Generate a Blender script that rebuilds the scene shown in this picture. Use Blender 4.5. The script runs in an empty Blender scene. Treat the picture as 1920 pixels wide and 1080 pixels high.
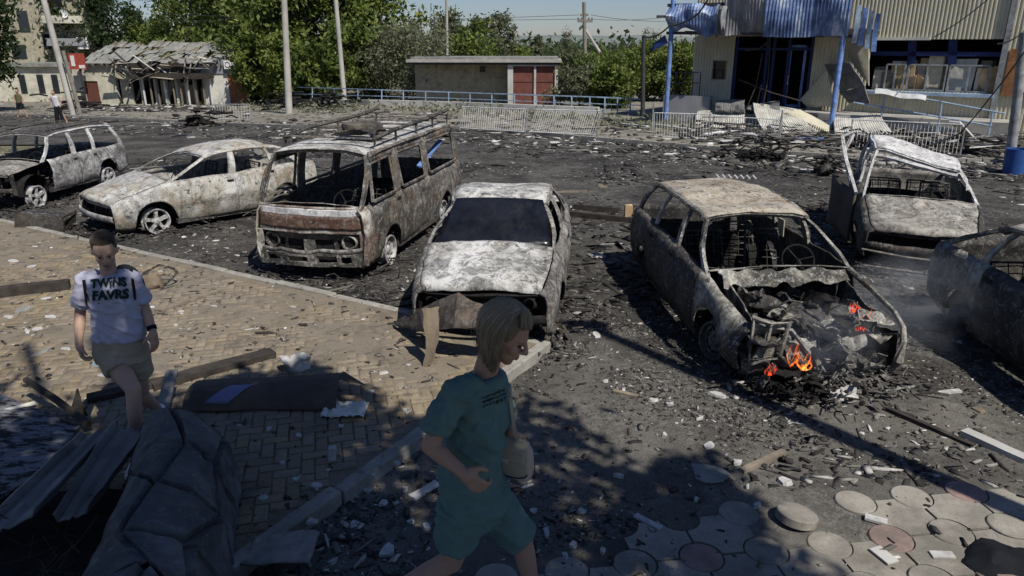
import bpy, bmesh, math, random
import numpy as np
from mathutils import Vector, Matrix, noise as mnoise, geometry as mgeo

# ---------------------------------------------------------------- camera, sky, sun, exposure
scene = bpy.context.scene
FPX, YH, CH = 1360.0, 82.0, 3.05            # focal length and horizon row in photo pixels, camera height in metres
TH = math.atan((540 - YH) / FPX)
camd = bpy.data.cameras.new('camera'); camo = bpy.data.objects.new('camera', camd)
scene.collection.objects.link(camo); scene.camera = camo
camd.sensor_width = 36.0; camd.lens = 36.0 * FPX / 1920.0
camd.clip_start = 0.05; camd.clip_end = 20000
camo.location = (0, 0, CH); camo.rotation_euler = (math.pi / 2 - TH, 0, 0)

SUN_EL = math.radians(52); SX, SY = 0.60, -0.80
world = bpy.data.worlds.new('World'); scene.world = world; world.use_nodes = True
wn = world.node_tree; wn.nodes.clear()
sky = wn.nodes.new('ShaderNodeTexSky'); sky.sky_type = 'NISHITA'; sky.sun_disc = False
sky.sun_elevation = SUN_EL; sky.sun_rotation = math.atan2(SX, SY)
sky.dust_density = 0.3; sky.ozone_density = 4.0; sky.air_density = 1.0
bg = wn.nodes.new('ShaderNodeBackground'); bg.inputs[1].default_value = 0.062
wo = wn.nodes.new('ShaderNodeOutputWorld')
skt = wn.nodes.new('ShaderNodeMix'); skt.data_type = 'RGBA'; skt.blend_type = 'MULTIPLY'; skt.inputs[0].default_value = 1.0
skt.inputs[7].default_value = (0.97, 1.0, 1.19, 1)   # the clear blue of that day
wn.links.new(sky.outputs[0], skt.inputs[6]); wn.links.new(skt.outputs[2], bg.inputs[0]); wn.links.new(bg.outputs[0], wo.inputs[0])
sund = bpy.data.lights.new('sun', 'SUN'); sund.energy = 5.0; sund.angle = math.radians(0.55); sund.color = (1.0, 0.955, 0.88)
suno = bpy.data.objects.new('sun', sund); scene.collection.objects.link(suno)
sdir = Vector((SX * math.cos(SUN_EL), SY * math.cos(SUN_EL), math.sin(SUN_EL))).normalized()
suno.rotation_euler = (-sdir).to_track_quat('-Z', 'Y').to_euler()
vs = scene.view_settings; vs.view_transform = 'Standard'; vs.look = 'None'; vs.gamma = 1.0; vs.exposure = 0.0
vs.use_curve_mapping = False
scene.cycles.max_bounces = 6; scene.cycles.diffuse_bounces = 3; scene.cycles.glossy_bounces = 2
scene.cycles.transparent_max_bounces = 12; scene.cycles.use_denoising = True
scene.cycles.caustics_reflective = False; scene.cycles.caustics_refractive = False

# ---------------------------------------------------------------- geometry helpers
R = random.Random(7)
C = scene.collection
def V(*a): return Vector(a)
def smooth01(t):
    t = max(0.0, min(1.0, t)); return t * t * (3 - 2 * t)
def gz(x, y):                                # the land falls gently away behind the car park, more to the left
    if y <= 16: return 0.0
    a = x / y
    s = 0.020 + 0.022 * smooth01((-a - 0.15) / 0.3)
    d = y - 16
    if d > 120: d = 120 + (d - 120) * 0.2
    return -s * d * smooth01(d / 6)
def ray(px, py):
    u = (px - 960) / FPX; v = (py - 540) / FPX
    return V(u, math.cos(TH) - v * math.sin(TH), -(math.sin(TH) + v * math.cos(TH)))
def G(px, py, z=0.0):                        # a point seen at that photo pixel, lying z above the land
    d = ray(px, py); t = (CH - z) / -d.z if d.z < -1e-4 else 400.0
    for _ in range(60):
        p = d * t
        t = 0.5 * t + 0.5 * (CH - z - gz(p.x, p.y)) / -d.z if d.z < -1e-4 else 400.0
    p = d * t; return V(p.x, p.y, z + gz(p.x, p.y))
def AT(px, py, y):                           # a point seen at that pixel, y metres away
    d = ray(px, py); t = y / d.y; return V(d.x * t, d.y * t, CH + d.z * t)
def nz(p, s=1.0, o=0.0): return mnoise.noise(Vector((p[0] * s + o, p[1] * s - o * .7, p[2] * s + o * 1.3)))

class MB:
    def __init__(s): s.v = []; s.f = []
    def add(s, vs_, fs):
        b = len(s.v); s.v.extend([tuple(p) for p in vs_]); s.f.extend([tuple(b + i for i in f) for f in fs]); return s
    def box(s, c, size, rot=None, taper=None):
        hx, hy, hz = size[0] / 2, size[1] / 2, size[2] / 2
        P = [V(x, y, z) for z in (-hz, hz) for x, y in ((-hx, -hy), (hx, -hy), (hx, hy), (-hx, hy))]
        if taper:
            for p in P[4:]: p.x *= taper; p.y *= taper
        if rot is not None: P = [rot @ p for p in P]
        c = Vector(c)
        return s.add([p + c for p in P], [(3, 2, 1, 0), (4, 5, 6, 7), (0, 1, 5, 4), (1, 2, 6, 5), (2, 3, 7, 6), (3, 0, 4, 7)])
    def bar(s, a, b, w, h, up=(0, 0, 1)):    # rectangular bar from a to b
        a = Vector(a); b = Vector(b); d = (b - a)
        if d.length < 1e-6: return s
        d.normalize(); up = Vector(up)
        if abs(d.dot(up)) > .98: up = V(1, 0, 0)
        sd = d.cross(up).normalized(); u = sd.cross(d).normalized()
        P = [q + sd * sx * w / 2 + u * sz * h / 2 for q in (a, b) for sx, sz in ((-1, -1), (1, -1), (1, 1), (-1, 1))]
        return s.add(P, [(0, 1, 2, 3), (7, 6, 5, 4), (0, 4, 5, 1), (1, 5, 6, 2), (2, 6, 7, 3), (3, 7, 4, 0)])
    def tube(s, pts, r, n=6, cap=True):
        pts = [Vector(p) for p in pts]; m = len(pts)
        rr = r if isinstance(r, (list, tuple)) else [r] * m
        up = V(0, 0, 1); rings = []
        for i, p in enumerate(pts):
            d = (pts[min(i + 1, m - 1)] - pts[max(i - 1, 0)]).normalized()
            sd = d.cross(up)
            if sd.length < .05: sd = d.cross(V(1, 0, 0))
            sd.normalize(); u = sd.cross(d)
            rings.append([p + (sd * math.cos(2 * math.pi * k / n) + u * math.sin(2 * math.pi * k / n)) * rr[i] for k in range(n)])
        vs_ = [q for r_ in rings for q in r_]; fs = []
        for i in range(m - 1):
            for k in range(n):
                k2 = (k + 1) % n; fs.append((i * n + k, i * n + k2, (i + 1) * n + k2, (i + 1) * n + k))
        if cap: fs.append(tuple(range(n))[::-1]); fs.append(tuple((m - 1) * n + k for k in range(n)))
        return s.add(vs_, fs)
    def loft(s, rings, cap=True):            # rings: lists of points of equal length
        n = len(rings[0]); m = len(rings); vs_ = [q for r_ in rings for q in r_]; fs = []
        for i in range(m - 1):
            for k in range(n):
                k2 = (k + 1) % n; fs.append((i * n + k, i * n + k2, (i + 1) * n + k2, (i + 1) * n + k))
        if cap: fs.append(tuple(range(n))[::-1]); fs.append(tuple((m - 1) * n + k for k in range(n)))
        return s.add(vs_, fs)
    def grid(s, fn, nu, nv):                 # fn(u, v) in 0..1
        vs_ = [fn(i / nu, j / nv) for j in range(nv + 1) for i in range(nu + 1)]
        fs = [(j * (nu + 1) + i, j * (nu + 1) + i + 1, (j + 1) * (nu + 1) + i + 1, (j + 1) * (nu + 1) + i) for j in range(nv) for i in range(nu)]
        return s.add(vs_, fs)
    def prism(s, poly, z0, z1):
        n = len(poly); A = [V(p[0], p[1], z0 + (p[2] if len(p) > 2 else 0)) for p in poly] + [V(p[0], p[1], z1 + (p[2] if len(p) > 2 else 0)) for p in poly]
        return s.add(A, [tuple(range(n))[::-1], tuple(range(n, 2 * n))] + [(i, (i + 1) % n, n + (i + 1) % n, n + i) for i in range(n)])
    def ball(s, c, r, nu=10, nv=7, rot=None):
        c = Vector(c); r = Vector(r) if hasattr(r, '__len__') else V(r, r, r); rings = []
        vs_ = [V(0, 0, -1)]
        for j in range(1, nv):
            ph = -math.pi / 2 + math.pi * j / nv
            for i in range(nu):
                a = 2 * math.pi * i / nu; vs_.append(V(math.cos(ph) * math.cos(a), math.cos(ph) * math.sin(a), math.sin(ph)))
        vs_.append(V(0, 0, 1)); fs = []
        for i in range(nu):
            fs.append((0, 1 + (i + 1) % nu, 1 + i)); b = 1 + (nv - 2) * nu; fs.append((b + i, b + (i + 1) % nu, len(vs_) - 1))
        for j in range(nv - 2):
            for i in range(nu):
                a = 1 + j * nu; fs.append((a + i, a + (i + 1) % nu, a + nu + (i + 1) % nu, a + nu + i))
        P = [V(p.x * r.x, p.y * r.y, p.z * r.z) for p in vs_]
        if rot is not None: P = [rot @ p for p in P]
        return s.add([p + c for p in P], fs)
    def lathe(s, prof, n=16, axis='y', c=(0, 0, 0)):
        c = Vector(c); rings = []
        for (r, h) in prof:
            ring = []
            for k in range(n):
                a = 2 * math.pi * k / n; x, y = r * math.cos(a), r * math.sin(a)
                ring.append(c + (V(x, h, y) if axis == 'y' else V(x, y, h) if axis == 'z' else V(h, x, y)))
            rings.append(ring)
        return s.loft(rings, cap=False)
    def warp(s, fn):
        s.v = [tuple(fn(Vector(p))) for p in s.v]; return s
    def jit(s, amp, sc=2.0, o=0.0):
        def fn(p):
            return p + V(nz(p, sc, o), nz(p, sc, o + 31), nz(p, sc, o + 57)) * amp
        return s.warp(fn)
    def mesh(s, name, mt=None, smooth=False):
        me = bpy.data.meshes.new(name); me.from_pydata(s.v, [], s.f); me.validate(); me.update()
        if mt: me.materials.append(mt)
        if smooth:
            me.polygons.foreach_set('use_smooth', [True] * len(me.polygons))
            try: me.set_sharp_from_angle(angle=math.radians(38))
            except Exception: pass
        return me
    def build(s, name, mt, parent=None, smooth=False, solid=0.0, **kw):
        o = bpy.data.objects.new(name, s.mesh(name, mt, smooth)); C.objects.link(o)
        if parent is not None: o.parent = parent
        if solid:
            md = o.modifiers.new('s', 'SOLIDIFY'); md.thickness = solid; md.offset = 0
        for k, v_ in kw.items(): o[k] = v_
        return o
def tag(o, label=None, category=None, group=None, kind=None):
    if label: o['label'] = label
    if category: o['category'] = category
    if group: o['group'] = group
    if kind: o['kind'] = kind
    return o
def empty(name, loc, rz=0.0, **kw):
    o = bpy.data.objects.new(name, None); C.objects.link(o); o.location = loc; o.rotation_euler = (0, 0, rz); o.empty_display_size = .1
    tag(o, **kw); return o
def npmesh(name, verts, faces4, mt, col=None, parent=None):
    """fast quad mesh from numpy arrays, optional per-face colour value"""
    me = bpy.data.meshes.new(name); nv = len(verts); nf = len(faces4); k = faces4.shape[1]
    me.vertices.add(nv); me.vertices.foreach_set('co', np.asarray(verts, np.float32).ravel())
    me.loops.add(nf * k); me.loops.foreach_set('vertex_index', np.asarray(faces4, np.int32).ravel())
    me.polygons.add(nf); me.polygons.foreach_set('loop_start', np.arange(0, nf * k, k, dtype=np.int32))
    me.update(calc_edges=True); me.validate()
    if col is not None:
        at = me.attributes.new('tint', 'FLOAT', 'FACE'); at.data.foreach_set('value', np.asarray(col, np.float32))
    me.materials.append(mt)
    o = bpy.data.objects.new(name, me); C.objects.link(o)
    if parent is not None: o.parent = parent
    return o

# ---------------------------------------------------------------- material helpers
class NT:
    def __init__(s, name, rough=.9, spec=.3, metal=0.0):
        s.m = bpy.data.materials.new(name); s.m.use_nodes = True; s.t = s.m.node_tree; s.N = s.t.nodes; s.L = s.t.links
        s.b = s.N['Principled BSDF']; s.b.inputs['Roughness'].default_value = rough
        s.b.inputs['Specular IOR Level'].default_value = spec; s.b.inputs['Metallic'].default_value = metal
        s._c = {}
    def vec(s, kind='obj'):
        if kind not in s._c:
            if kind == 'pos': s._c[kind] = s.N.new('ShaderNodeNewGeometry').outputs['Position']
            else: s._c[kind] = s.N.new('ShaderNodeTexCoord').outputs['Object' if kind == 'obj' else 'Generated']
        return s._c[kind]
    def map(s, vec, scale=(1, 1, 1), loc=(0, 0, 0), rot=(0, 0, 0)):
        n = s.N.new('ShaderNodeMapping'); s.L.new(vec, n.inputs[0])
        n.inputs['Scale'].default_value = scale; n.inputs['Location'].default_value = loc; n.inputs['Rotation'].default_value = rot; return n.outputs[0]
    def noise(s, scale, detail=4, rough=.6, vec='obj', dist=0.0):
        n = s.N.new('ShaderNodeTexNoise'); n.inputs['Scale'].default_value = scale; n.inputs['Detail'].default_value = detail
        n.inputs['Roughness'].default_value = rough; n.inputs['Distortion'].default_value = dist
        s.L.new(s.vec(vec) if isinstance(vec, str) else vec, n.inputs['Vector']); return n.outputs['Fac']
    def voro(s, scale, vec='obj', out='Distance', feature='F1', rnd=1.0):
        n = s.N.new('ShaderNodeTexVoronoi'); n.feature = feature; n.inputs['Scale'].default_value = scale; n.inputs['Randomness'].default_value = rnd
        s.L.new(s.vec(vec) if isinstance(vec, str) else vec, n.inputs['Vector']); return n.outputs[out]
    def ramp(s, fac, stops, interp='LINEAR'):
        n = s.N.new('ShaderNodeValToRGB'); e = n.color_ramp.elements; n.color_ramp.interpolation = interp
        while len(e) < len(stops): e.new(.5)
        for i, (p, c) in enumerate(stops):
            e[i].position = p; e[i].color = (c if hasattr(c, '__len__') else (c, c, c)) + ((1,) if (not hasattr(c, '__len__') or len(c) == 3) else ())
        s.L.new(fac, n.inputs[0]); return n.outputs[0]
    def mix(s, fac, a, b, mode='MIX'):
        n = s.N.new('ShaderNodeMix'); n.data_type = 'RGBA'; n.blend_type = mode
        for sock, val in ((n.inputs[0], fac), (n.inputs[6], a), (n.inputs[7], b)):
            if isinstance(val, bpy.types.NodeSocket): s.L.new(val, sock)
            elif hasattr(val, '__len__'): sock.default_value = tuple(val) + (1,)
            else: sock.default_value = val
        return n.outputs[2]
    def math(s, op, a, b=0.0, clamp=False):
        n = s.N.new('ShaderNodeMath'); n.operation = op; n.use_clamp = clamp
        for sock, val in ((n.inputs[0], a), (n.inputs[1], b)):
            if isinstance(val, bpy.types.NodeSocket): s.L.new(val, sock)
            else: sock.default_value = val
        return n.outputs[0]
    def attr(s, name='tint'):
        n = s.N.new('ShaderNodeAttribute'); n.attribute_name = name; return n.outputs['Fac']
    def rnd(s): return s.N.new('ShaderNodeObjectInfo').outputs['Random']
    def col(s, c):
        if isinstance(c, bpy.types.NodeSocket): s.L.new(c, s.b.inputs['Base Color'])
        else: s.b.inputs['Base Color'].default_value = tuple(c) + (1,)
        return s
    def rough(s, c): s.L.new(c, s.b.inputs['Roughness']); return s
    def bump(s, h, strength=.4, dist=.02):
        n = s.N.new('ShaderNodeBump'); n.inputs['Strength'].default_value = strength; n.inputs['Distance'].default_value = dist
        s.L.new(h, n.inputs['Height']); s.L.new(n.outputs[0], s.b.inputs['Normal']); return s

M = {}
def m_plain(name, c, rough=.85, var=.25, scale=6, spec=.25, metal=0., bump=.0, vec='obj', dirt=0.0):
    t = NT(name, rough, spec, metal)
    f = t.noise(scale, 5, .65, vec); lo = tuple(x * (1 - var) for x in c); hi = tuple(min(1, x * (1 + var)) for x in c)
    cc = t.ramp(f, [(.3, lo), (.7, hi)])
    if dirt:
        d = t.ramp(t.noise(scale * .35, 6, .7, vec, .4), [(.45, 0.0), (.68, dirt)]); cc = t.mix(d, cc, (.05, .045, .04))
    t.col(cc)
    if bump: t.bump(t.noise(scale * 5, 4, .7, vec), bump, .01)
    M[name] = t.m; return t.m
def m_burnt(name, seed, stops, fleck=.35, rust=.3, grey=(.33, .32, .30), scale=1.0, rcol=(.135, .085, .055), swirl=.75, soot=.6, low=.75, tan=.15):
    """burnt-out car metal: bare grey steel, white ash, rust and soot in patches"""
    t = NT(name, .78, .35); v = t.map(t.vec('obj'), (1, 1, 1), (seed, seed * .7, seed * .3))
    big = t.noise(1.3 * scale, 9, .74, v, .9)
    base = t.ramp(big, stops)
    rm = t.ramp(t.noise(2.1 * scale, 8, .72, t.map(v, (1, 1, 1), (5, 3, 8)), .5), [(.60 - rust * .30, 0.0), (.70 - rust * .22, .85)])
    base = t.mix(rm, base, t.mix(t.noise(14, 5, .7, v), rcol, tuple(x * .40 for x in rcol)))
    pt = t.ramp(t.noise(3.4 * scale, 10, .80, t.map(v, (1, 1, .7), (1, 4, 2)), 1.2), [(.49, 0.0), (.54, 1.0)])      # scorched swirls
    base = t.mix(t.math('MULTIPLY', pt, swirl), base, t.mix(.85, base, (.020, .019, .018)))
    sx = t.N.new('ShaderNodeSeparateXYZ'); t.L.new(t.vec('obj'), sx.inputs[0]); zz = t.math('ADD', t.math('MULTIPLY', sx.outputs[2], .5), t.math('MULTIPLY', t.math('SUBTRACT', t.noise(2.6, 8, .75, v, .7), .5), .55))
    lowm = t.ramp(zz, [(.09, low), (.27, 0.0)]); base = t.mix(lowm, base, (.035, .030, .026))                          # tyre-fire soot climbing from the ground
    belt = t.ramp(zz, [(.36, 0.0), (.44, soot), (.50, 0.0)]); base = t.mix(belt, base, (.03, .028, .027))             # soot that came out of the windows
    tn = t.ramp(t.noise(1.7 * scale, 6, .66, t.map(v, (1, 1, 1), (9, 1, 6)), .6), [(.52, 0.0), (.64, tan)]); base = t.mix(tn, base, t.mix(t.noise(8, 6, .7, v), (.34, .275, .185), (.20, .15, .095)))   # beige scale
    cl1 = t.ramp(t.noise(1.9, 4, .6, t.map(v, (1, 1, 1), (3, 7, 1)), .4), [(.42, .60), (.58, 1.0)]); cl2 = t.ramp(t.noise(1.6, 4, .6, t.map(v, (1, 1, 1), (8, 2, 5)), .4), [(.44, .60), (.60, 1.0)])
    fl = t.ramp(t.noise(15, 9, .80, v, .9), [(.535, 0.0), (.575, 1.0)])
    base = t.mix(t.math('MULTIPLY', t.math('MULTIPLY', fl, fleck), cl1), base, (.58, .57, .54))
    dk = t.ramp(t.noise(13, 9, .80, t.map(v, (1, 1, 1), (2, 9, 4)), .6), [(.54, 0.0), (.585, 1.0)])
    base = t.mix(t.math('MULTIPLY', t.math('MULTIPLY', dk, .9), cl2), base, (.022, .021, .02))
    t.col(base); t.bump(t.math('ADD', t.noise(22, 8, .78, v), t.math('MULTIPLY', t.noise(5, 4, .6, v), 2.0)), .7, .010)
    M[name] = t.m; return t.m
# ---------------------------------------------------------------- surfaces
def make_materials():
    # burnt asphalt of the car park
    t = NT('burnt_asphalt', .93, .25)
    w = 'pos'
    big = t.noise(.22, 6, .62, w, .6); mid = t.noise(.85, 9, .76, w, .8); fine = t.noise(12, 8, .82, w, .4); grit = t.noise(55, 5, .8, w)
    c = t.ramp(mid, [(.29, (.020, .019, .018)), (.41, (.050, .047, .042)), (.49, (.115, .107, .094)), (.58, (.19, .176, .152)), (.73, (.29, .27, .235))])
    c = t.mix(t.ramp(big, [(.44, 0.0), (.60, .55)]), c, (.175, .162, .14))
    sx = t.N.new('ShaderNodeSeparateXYZ'); t.L.new(t.vec('pos'), sx.inputs[0])
    yy = t.math('MULTIPLY', t.math('ADD', sx.outputs[1], t.math('MULTIPLY', t.math('SUBTRACT', t.noise(.7, 7, .7, w, .5), .5), 4.0)), .1)
    burnt = t.ramp(yy, [(.56, .18), (.80, 1.0), (2.2, 1.0)]) if False else t.ramp(yy, [(.54, .16), (.82, 1.0)])                # the fires stood farther off; nearer lies dust and grit
    c = t.mix(t.math('SUBTRACT', 1.0, burnt), c, t.mix(.45, c, (.23, .213, .182)))
    c = t.mix(t.math('MULTIPLY', t.ramp(t.noise(.30, 6, .68, t.map(t.vec('pos'), (1, 1, 1), (4, 9, 0)), .6), [(.45, 0.0), (.56, .88)]), burnt), c, (.026, .024, .023))
    c = t.mix(t.math('MULTIPLY', t.ramp(t.noise(2.7, 9, .82, w, .7), [(.52, 0.0), (.60, .9)]), t.math('ADD', t.math('MULTIPLY', burnt, .7), .3)), c, (.020, .019, .018))
    c = t.mix(t.math('MULTIPLY', burnt, .55), c, (.030, .028, .026))
    k1 = t.ramp(t.noise(.9, 6, .7, t.map(t.vec('pos'), (1, 1, 1), (2, 8, 0)), .6), [(.42, .05), (.60, 1.0)]); k2 = t.ramp(t.noise(1.2, 6, .7, t.map(t.vec('pos'), (1, 1, 1), (9, 3, 0)), .6), [(.42, .08), (.60, 1.0)])
    c = t.mix(t.math('MULTIPLY', t.math('MULTIPLY', t.ramp(fine, [(.51, 0.0), (.57, 1.0)]), .6), k1), c, (.27, .255, .225))
    c = t.mix(t.math('MULTIPLY', t.ramp(t.noise(16, 8, .82, t.map(t.vec('pos'), (1, 1, 1), (7, 2, 0)), .3), [(.53, 0.0), (.60, 1.0)]), t.math('MULTIPLY', k2, .8)), c, (.020, .019, .018))
    c = t.mix(t.math('MULTIPLY', t.ramp(grit, [(.57, 0.0), (.63, 1.0)]), t.math('MULTIPLY', k1, .65)), c, (.40, .385, .35))
    c = t.mix(t.math('MULTIPLY', t.ramp(t.noise(75, 4, .8, t.map(t.vec('pos'), (1, 1, 1), (3, 5, 0))), [(.57, 0.0), (.63, 1.0)]), t.math('MULTIPLY', k2, .6)), c, (.015, .014, .014))
    t.col(c); t.bump(t.math('ADD', t.noise(7, 8, .8, w), grit), .8, .03); M['asphalt'] = t.m
    # dry land behind
    t = NT('dry_land', .95, .1)
    c = t.ramp(t.noise(.35, 6, .7, 'pos'), [(.3, (.10, .095, .055)), (.5, (.17, .15, .095)), (.72, (.07, .085, .035))])
    c = t.mix(t.ramp(t.noise(9, 4, .7, 'pos'), [(.5, 0.0), (.7, .6)]), c, (.25, .225, .16)); t.col(c); M['land'] = t.m
    # rubble strip
    t = NT('rubble_ground', .95, .15)
    c = t.ramp(t.noise(.9, 7, .72, 'pos', .3), [(.3, (.10, .092, .075)), (.5, (.215, .20, .165)), (.7, (.32, .30, .25))])
    c = t.mix(t.ramp(t.noise(6, 6, .8, 'pos'), [(.52, 0.0), (.64, .75)]), c, (.05, .045, .04))
    c = t.mix(t.ramp(t.noise(12, 4, .8, t.map(t.vec('pos'), (.4, 1, 1))), [(.58, 0.0), (.66, .8)]), c, (.42, .40, .35)); t.col(c); t.bump(t.noise(7, 6, .8, 'pos'), .6, .05); M['rubble'] = t.m
    # paving bed / dust between bricks
    t = NT('paving_dust', .95, .15)
    c = t.ramp(t.noise(2.2, 8, .76, 'pos', .5), [(.3, (.145, .118, .082)), (.7, (.27, .225, .16))]); c = t.mix(t.ramp(t.noise(.42, 5, .65, 'pos', .4), [(.38, 0.0), (.60, .7)]), c, (.20, .178, .145)); c = t.mix(t.ramp(t.noise(4.5, 8, .8, 'pos', .6), [(.52, 0.0), (.62, .75)]), c, (.095, .083, .066)); c = t.mix(t.ramp(t.noise(1.1, 7, .72, t.map(t.vec('pos'), (1, 1, 1), (5, 2, 0)), .6), [(.55, 0.0), (.68, .7)]), c, (.085, .075, .062))
    c = t.mix(t.ramp(t.noise(30, 4, .8, 'pos'), [(.5, 0.0), (.7, .5)]), c, (.10, .085, .065)); t.col(c); t.bump(t.noise(40, 4, .7, 'pos'), .5, .006); M['paving_bed'] = t.m
    # paving bricks, tinted one by one, with dust lying on them in drifts
    def paver(name, fac_node):
        t = NT(name, .92, .2)
        f = t.rnd() if fac_node == 'rnd' else t.attr('tint')
        c = t.ramp(f, [(0.0, (.20, .155, .095)), (.3, (.25, .195, .125)), (.6, (.275, .225, .155)), (.85, (.22, .175, .125)), (1.0, (.285, .215, .12))])
        g = t.ramp(t.noise(.42, 4, .6, 'pos', .3), [(.4, 0.0), (.62, 1.0)])           # greyer paving drifts
        c = t.mix(t.math('MULTIPLY', g, .55), c, (.215, .19, .155))
        yel = t.ramp(t.noise(.33, 3, .6, t.map(t.vec('pos'), (1, 1, 1), (11, 4, 0))), [(.55, 0.0), (.65, .5)])
        c = t.mix(yel, c, (.36, .265, .125))
        c = t.mix(t.ramp(t.noise(22, 6, .8, 'pos'), [(.5, 0.0), (.7, .55)]), c, (.11, .095, .075))
        c = t.mix(t.ramp(t.noise(3, 7, .75, 'pos', .4), [(.50, 0.0), (.66, .75)]), c, (.10, .088, .07))
        c = t.mix(t.ramp(t.noise(55, 3, .8, 'pos'), [(.6, 0.0), (.7, .5)]), c, (.42, .39, .33))
        t.col(c); t.bump(t.noise(45, 5, .75, 'pos'), .4, .006); return t.m
    M['paver'] = paver('paving_brick', 'rnd'); M['paver_many'] = paver('paving_brick_many', 'attr')
    t = NT('kerb_concrete', .9, .2)
    c = t.ramp(t.noise(2.4, 6, .7, 'pos'), [(.3, (.19, .175, .15)), (.55, (.30, .285, .25)), (.75, (.42, .40, .35))])
    c = t.mix(t.ramp(t.noise(8, 6, .8, 'pos'), [(.52, 0.0), (.68, .7)]), c, (.08, .073, .062)); t.col(c); t.bump(t.noise(40, 5, .7, 'pos'), .4, .008); M['kerb'] = t.m
    # cast round tiles
    def tile(name, a, b):
        t = NT(name, .9, .2)
        c = t.ramp(t.noise(5, 6, .7, 'pos'), [(.3, a), (.7, b)])
        c = t.mix(t.ramp(t.noise(60, 4, .8, 'pos'), [(.54, 0.0), (.68, .6)]), c, (.09, .08, .07))
        c = t.mix(t.ramp(t.noise(1.2, 5, .7, 'pos', .3), [(.45, 0.0), (.62, .7)]), c, (.115, .105, .088))
        t.col(c); t.bump(t.noise(50, 5, .75, 'pos'), .4, .006); M[name] = t.m
    tile('round_tile', (.25, .23, .197), (.35, .325, .28)); tile('pink_tile', (.28, .185, .165), (.34, .24, .21))
    # chips and rubble, tinted one by one
    t = NT('chips', .92, .2)
    c = t.ramp(t.attr('tint'), [(0.0, (.018, .017, .016)), (.42, (.05, .047, .044)), (.62, (.12, .112, .10)), (.80, (.24, .225, .20)), (.93, (.45, .43, .40)), (1.0, (.68, .66, .63))])
    c = t.mix(t.ramp(t.noise(35, 3, .7, 'pos'), [(.45, 0.0), (.7, .6)]), c, (.08, .072, .065)); t.col(c); M['chips'] = t.m
    # burnt vehicles
    K, G1, W1 = (.022, .021, .020), (.20, .195, .185), (.50, .49, .47)
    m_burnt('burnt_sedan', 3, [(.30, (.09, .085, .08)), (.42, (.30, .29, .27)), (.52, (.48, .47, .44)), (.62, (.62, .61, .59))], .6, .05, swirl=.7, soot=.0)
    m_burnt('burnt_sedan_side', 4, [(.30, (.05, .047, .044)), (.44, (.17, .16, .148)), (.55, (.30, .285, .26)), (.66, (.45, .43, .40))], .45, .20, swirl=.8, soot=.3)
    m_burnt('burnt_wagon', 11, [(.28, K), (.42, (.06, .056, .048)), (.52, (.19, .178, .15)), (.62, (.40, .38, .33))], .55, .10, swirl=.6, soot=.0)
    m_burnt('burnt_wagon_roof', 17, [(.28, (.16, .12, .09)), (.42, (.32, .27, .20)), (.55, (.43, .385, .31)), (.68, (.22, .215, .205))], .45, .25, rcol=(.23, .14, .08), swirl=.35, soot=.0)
    m_burnt('burnt_hatch', 23, [(.30, (.19, .17, .135)), (.42, (.42, .39, .33)), (.54, (.54, .53, .50)), (.66, (.36, .37, .385))], .22, .30, rcol=(.25, .175, .085), swirl=.45, soot=.25, low=.55, tan=.6)
    m_burnt('burnt_van', 31, [(.28, (.035, .033, .03)), (.42, (.10, .093, .082)), (.54, (.19, .178, .155)), (.66, (.34, .325, .295))], .4, .42, rcol=(.14, .078, .05), swirl=.85, soot=.5, tan=.25)
    m_burnt('burnt_van_front', 37, [(.28, (.18, .13, .095)), (.40, (.48, .45, .39)), (.60, (.62, .60, .54)), (.72, (.50, .48, .43))], .45, .66, rcol=(.125, .055, .036), swirl=.35, soot=.0, low=.4)
    m_burnt('burnt_jeep', 41, [(.28, (.06, .055, .05)), (.42, (.26, .25, .235)), (.54, (.46, .455, .44)), (.66, (.62, .615, .60))], .30, .16, swirl=.7, soot=.4)
    m_burnt('burnt_wreck', 47, [(.28, (.07, .065, .058)), (.43, (.22, .205, .178)), (.55, (.38, .355, .31)), (.67, (.56, .53, .47))], .45, .12, swirl=.6, soot=.2)
    m_burnt('burnt_white', 53, [(.30, (.14, .135, .13)), (.44, (.48, .47, .46)), (.56, (.66, .655, .64)), (.70, (.70, .69, .68))], .3, .02, swirl=.4, soot=.0)
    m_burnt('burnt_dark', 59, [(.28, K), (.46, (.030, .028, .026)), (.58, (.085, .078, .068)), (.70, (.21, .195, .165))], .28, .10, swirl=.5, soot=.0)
    m_burnt('van_rust', 71, [(.28, (.05, .028, .02)), (.45, (.095, .048, .034)), (.60, (.14, .078, .052)), (.74, (.42, .38, .33))], .30, .3, rcol=(.12, .05, .03), swirl=.35, soot=.0, low=.2, tan=.1)
    t = NT('white_ash_bloom', .85, .2); M['ash'] = t.m; t.col(t.ramp(t.noise(9, 7, .75), [(.4, (.45, .44, .42)), (.6, (.7, .69, .67))]))
    m_burnt('rusty_sheet', 67, [(.3, (.05, .043, .038)), (.5, (.11, .095, .08)), (.7, (.20, .18, .155))], .12, .35)
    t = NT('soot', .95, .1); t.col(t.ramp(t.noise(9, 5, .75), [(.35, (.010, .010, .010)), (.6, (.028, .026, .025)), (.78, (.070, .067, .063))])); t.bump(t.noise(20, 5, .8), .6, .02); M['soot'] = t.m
    t = NT('alloy_ash', .7, .4); t.col(t.ramp(t.noise(14, 7, .75), [(.38, (.05, .048, .045)), (.50, (.34, .33, .32)), (.65, (.60, .59, .58))])); M['alloy'] = t.m
    t = NT('sooty_glass', .22, .5); t.col(t.ramp(t.noise(2.2, 6, .7), [(.4, (.006, .0065, .008)), (.75, (.020, .022, .028))]))
    t.rough(t.ramp(t.noise(5, 6, .8), [(.4, .10), (.65, .45)])); M['glass'] = t.m
    # buildings
    t = NT('cream_siding', .62, .35)
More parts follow.
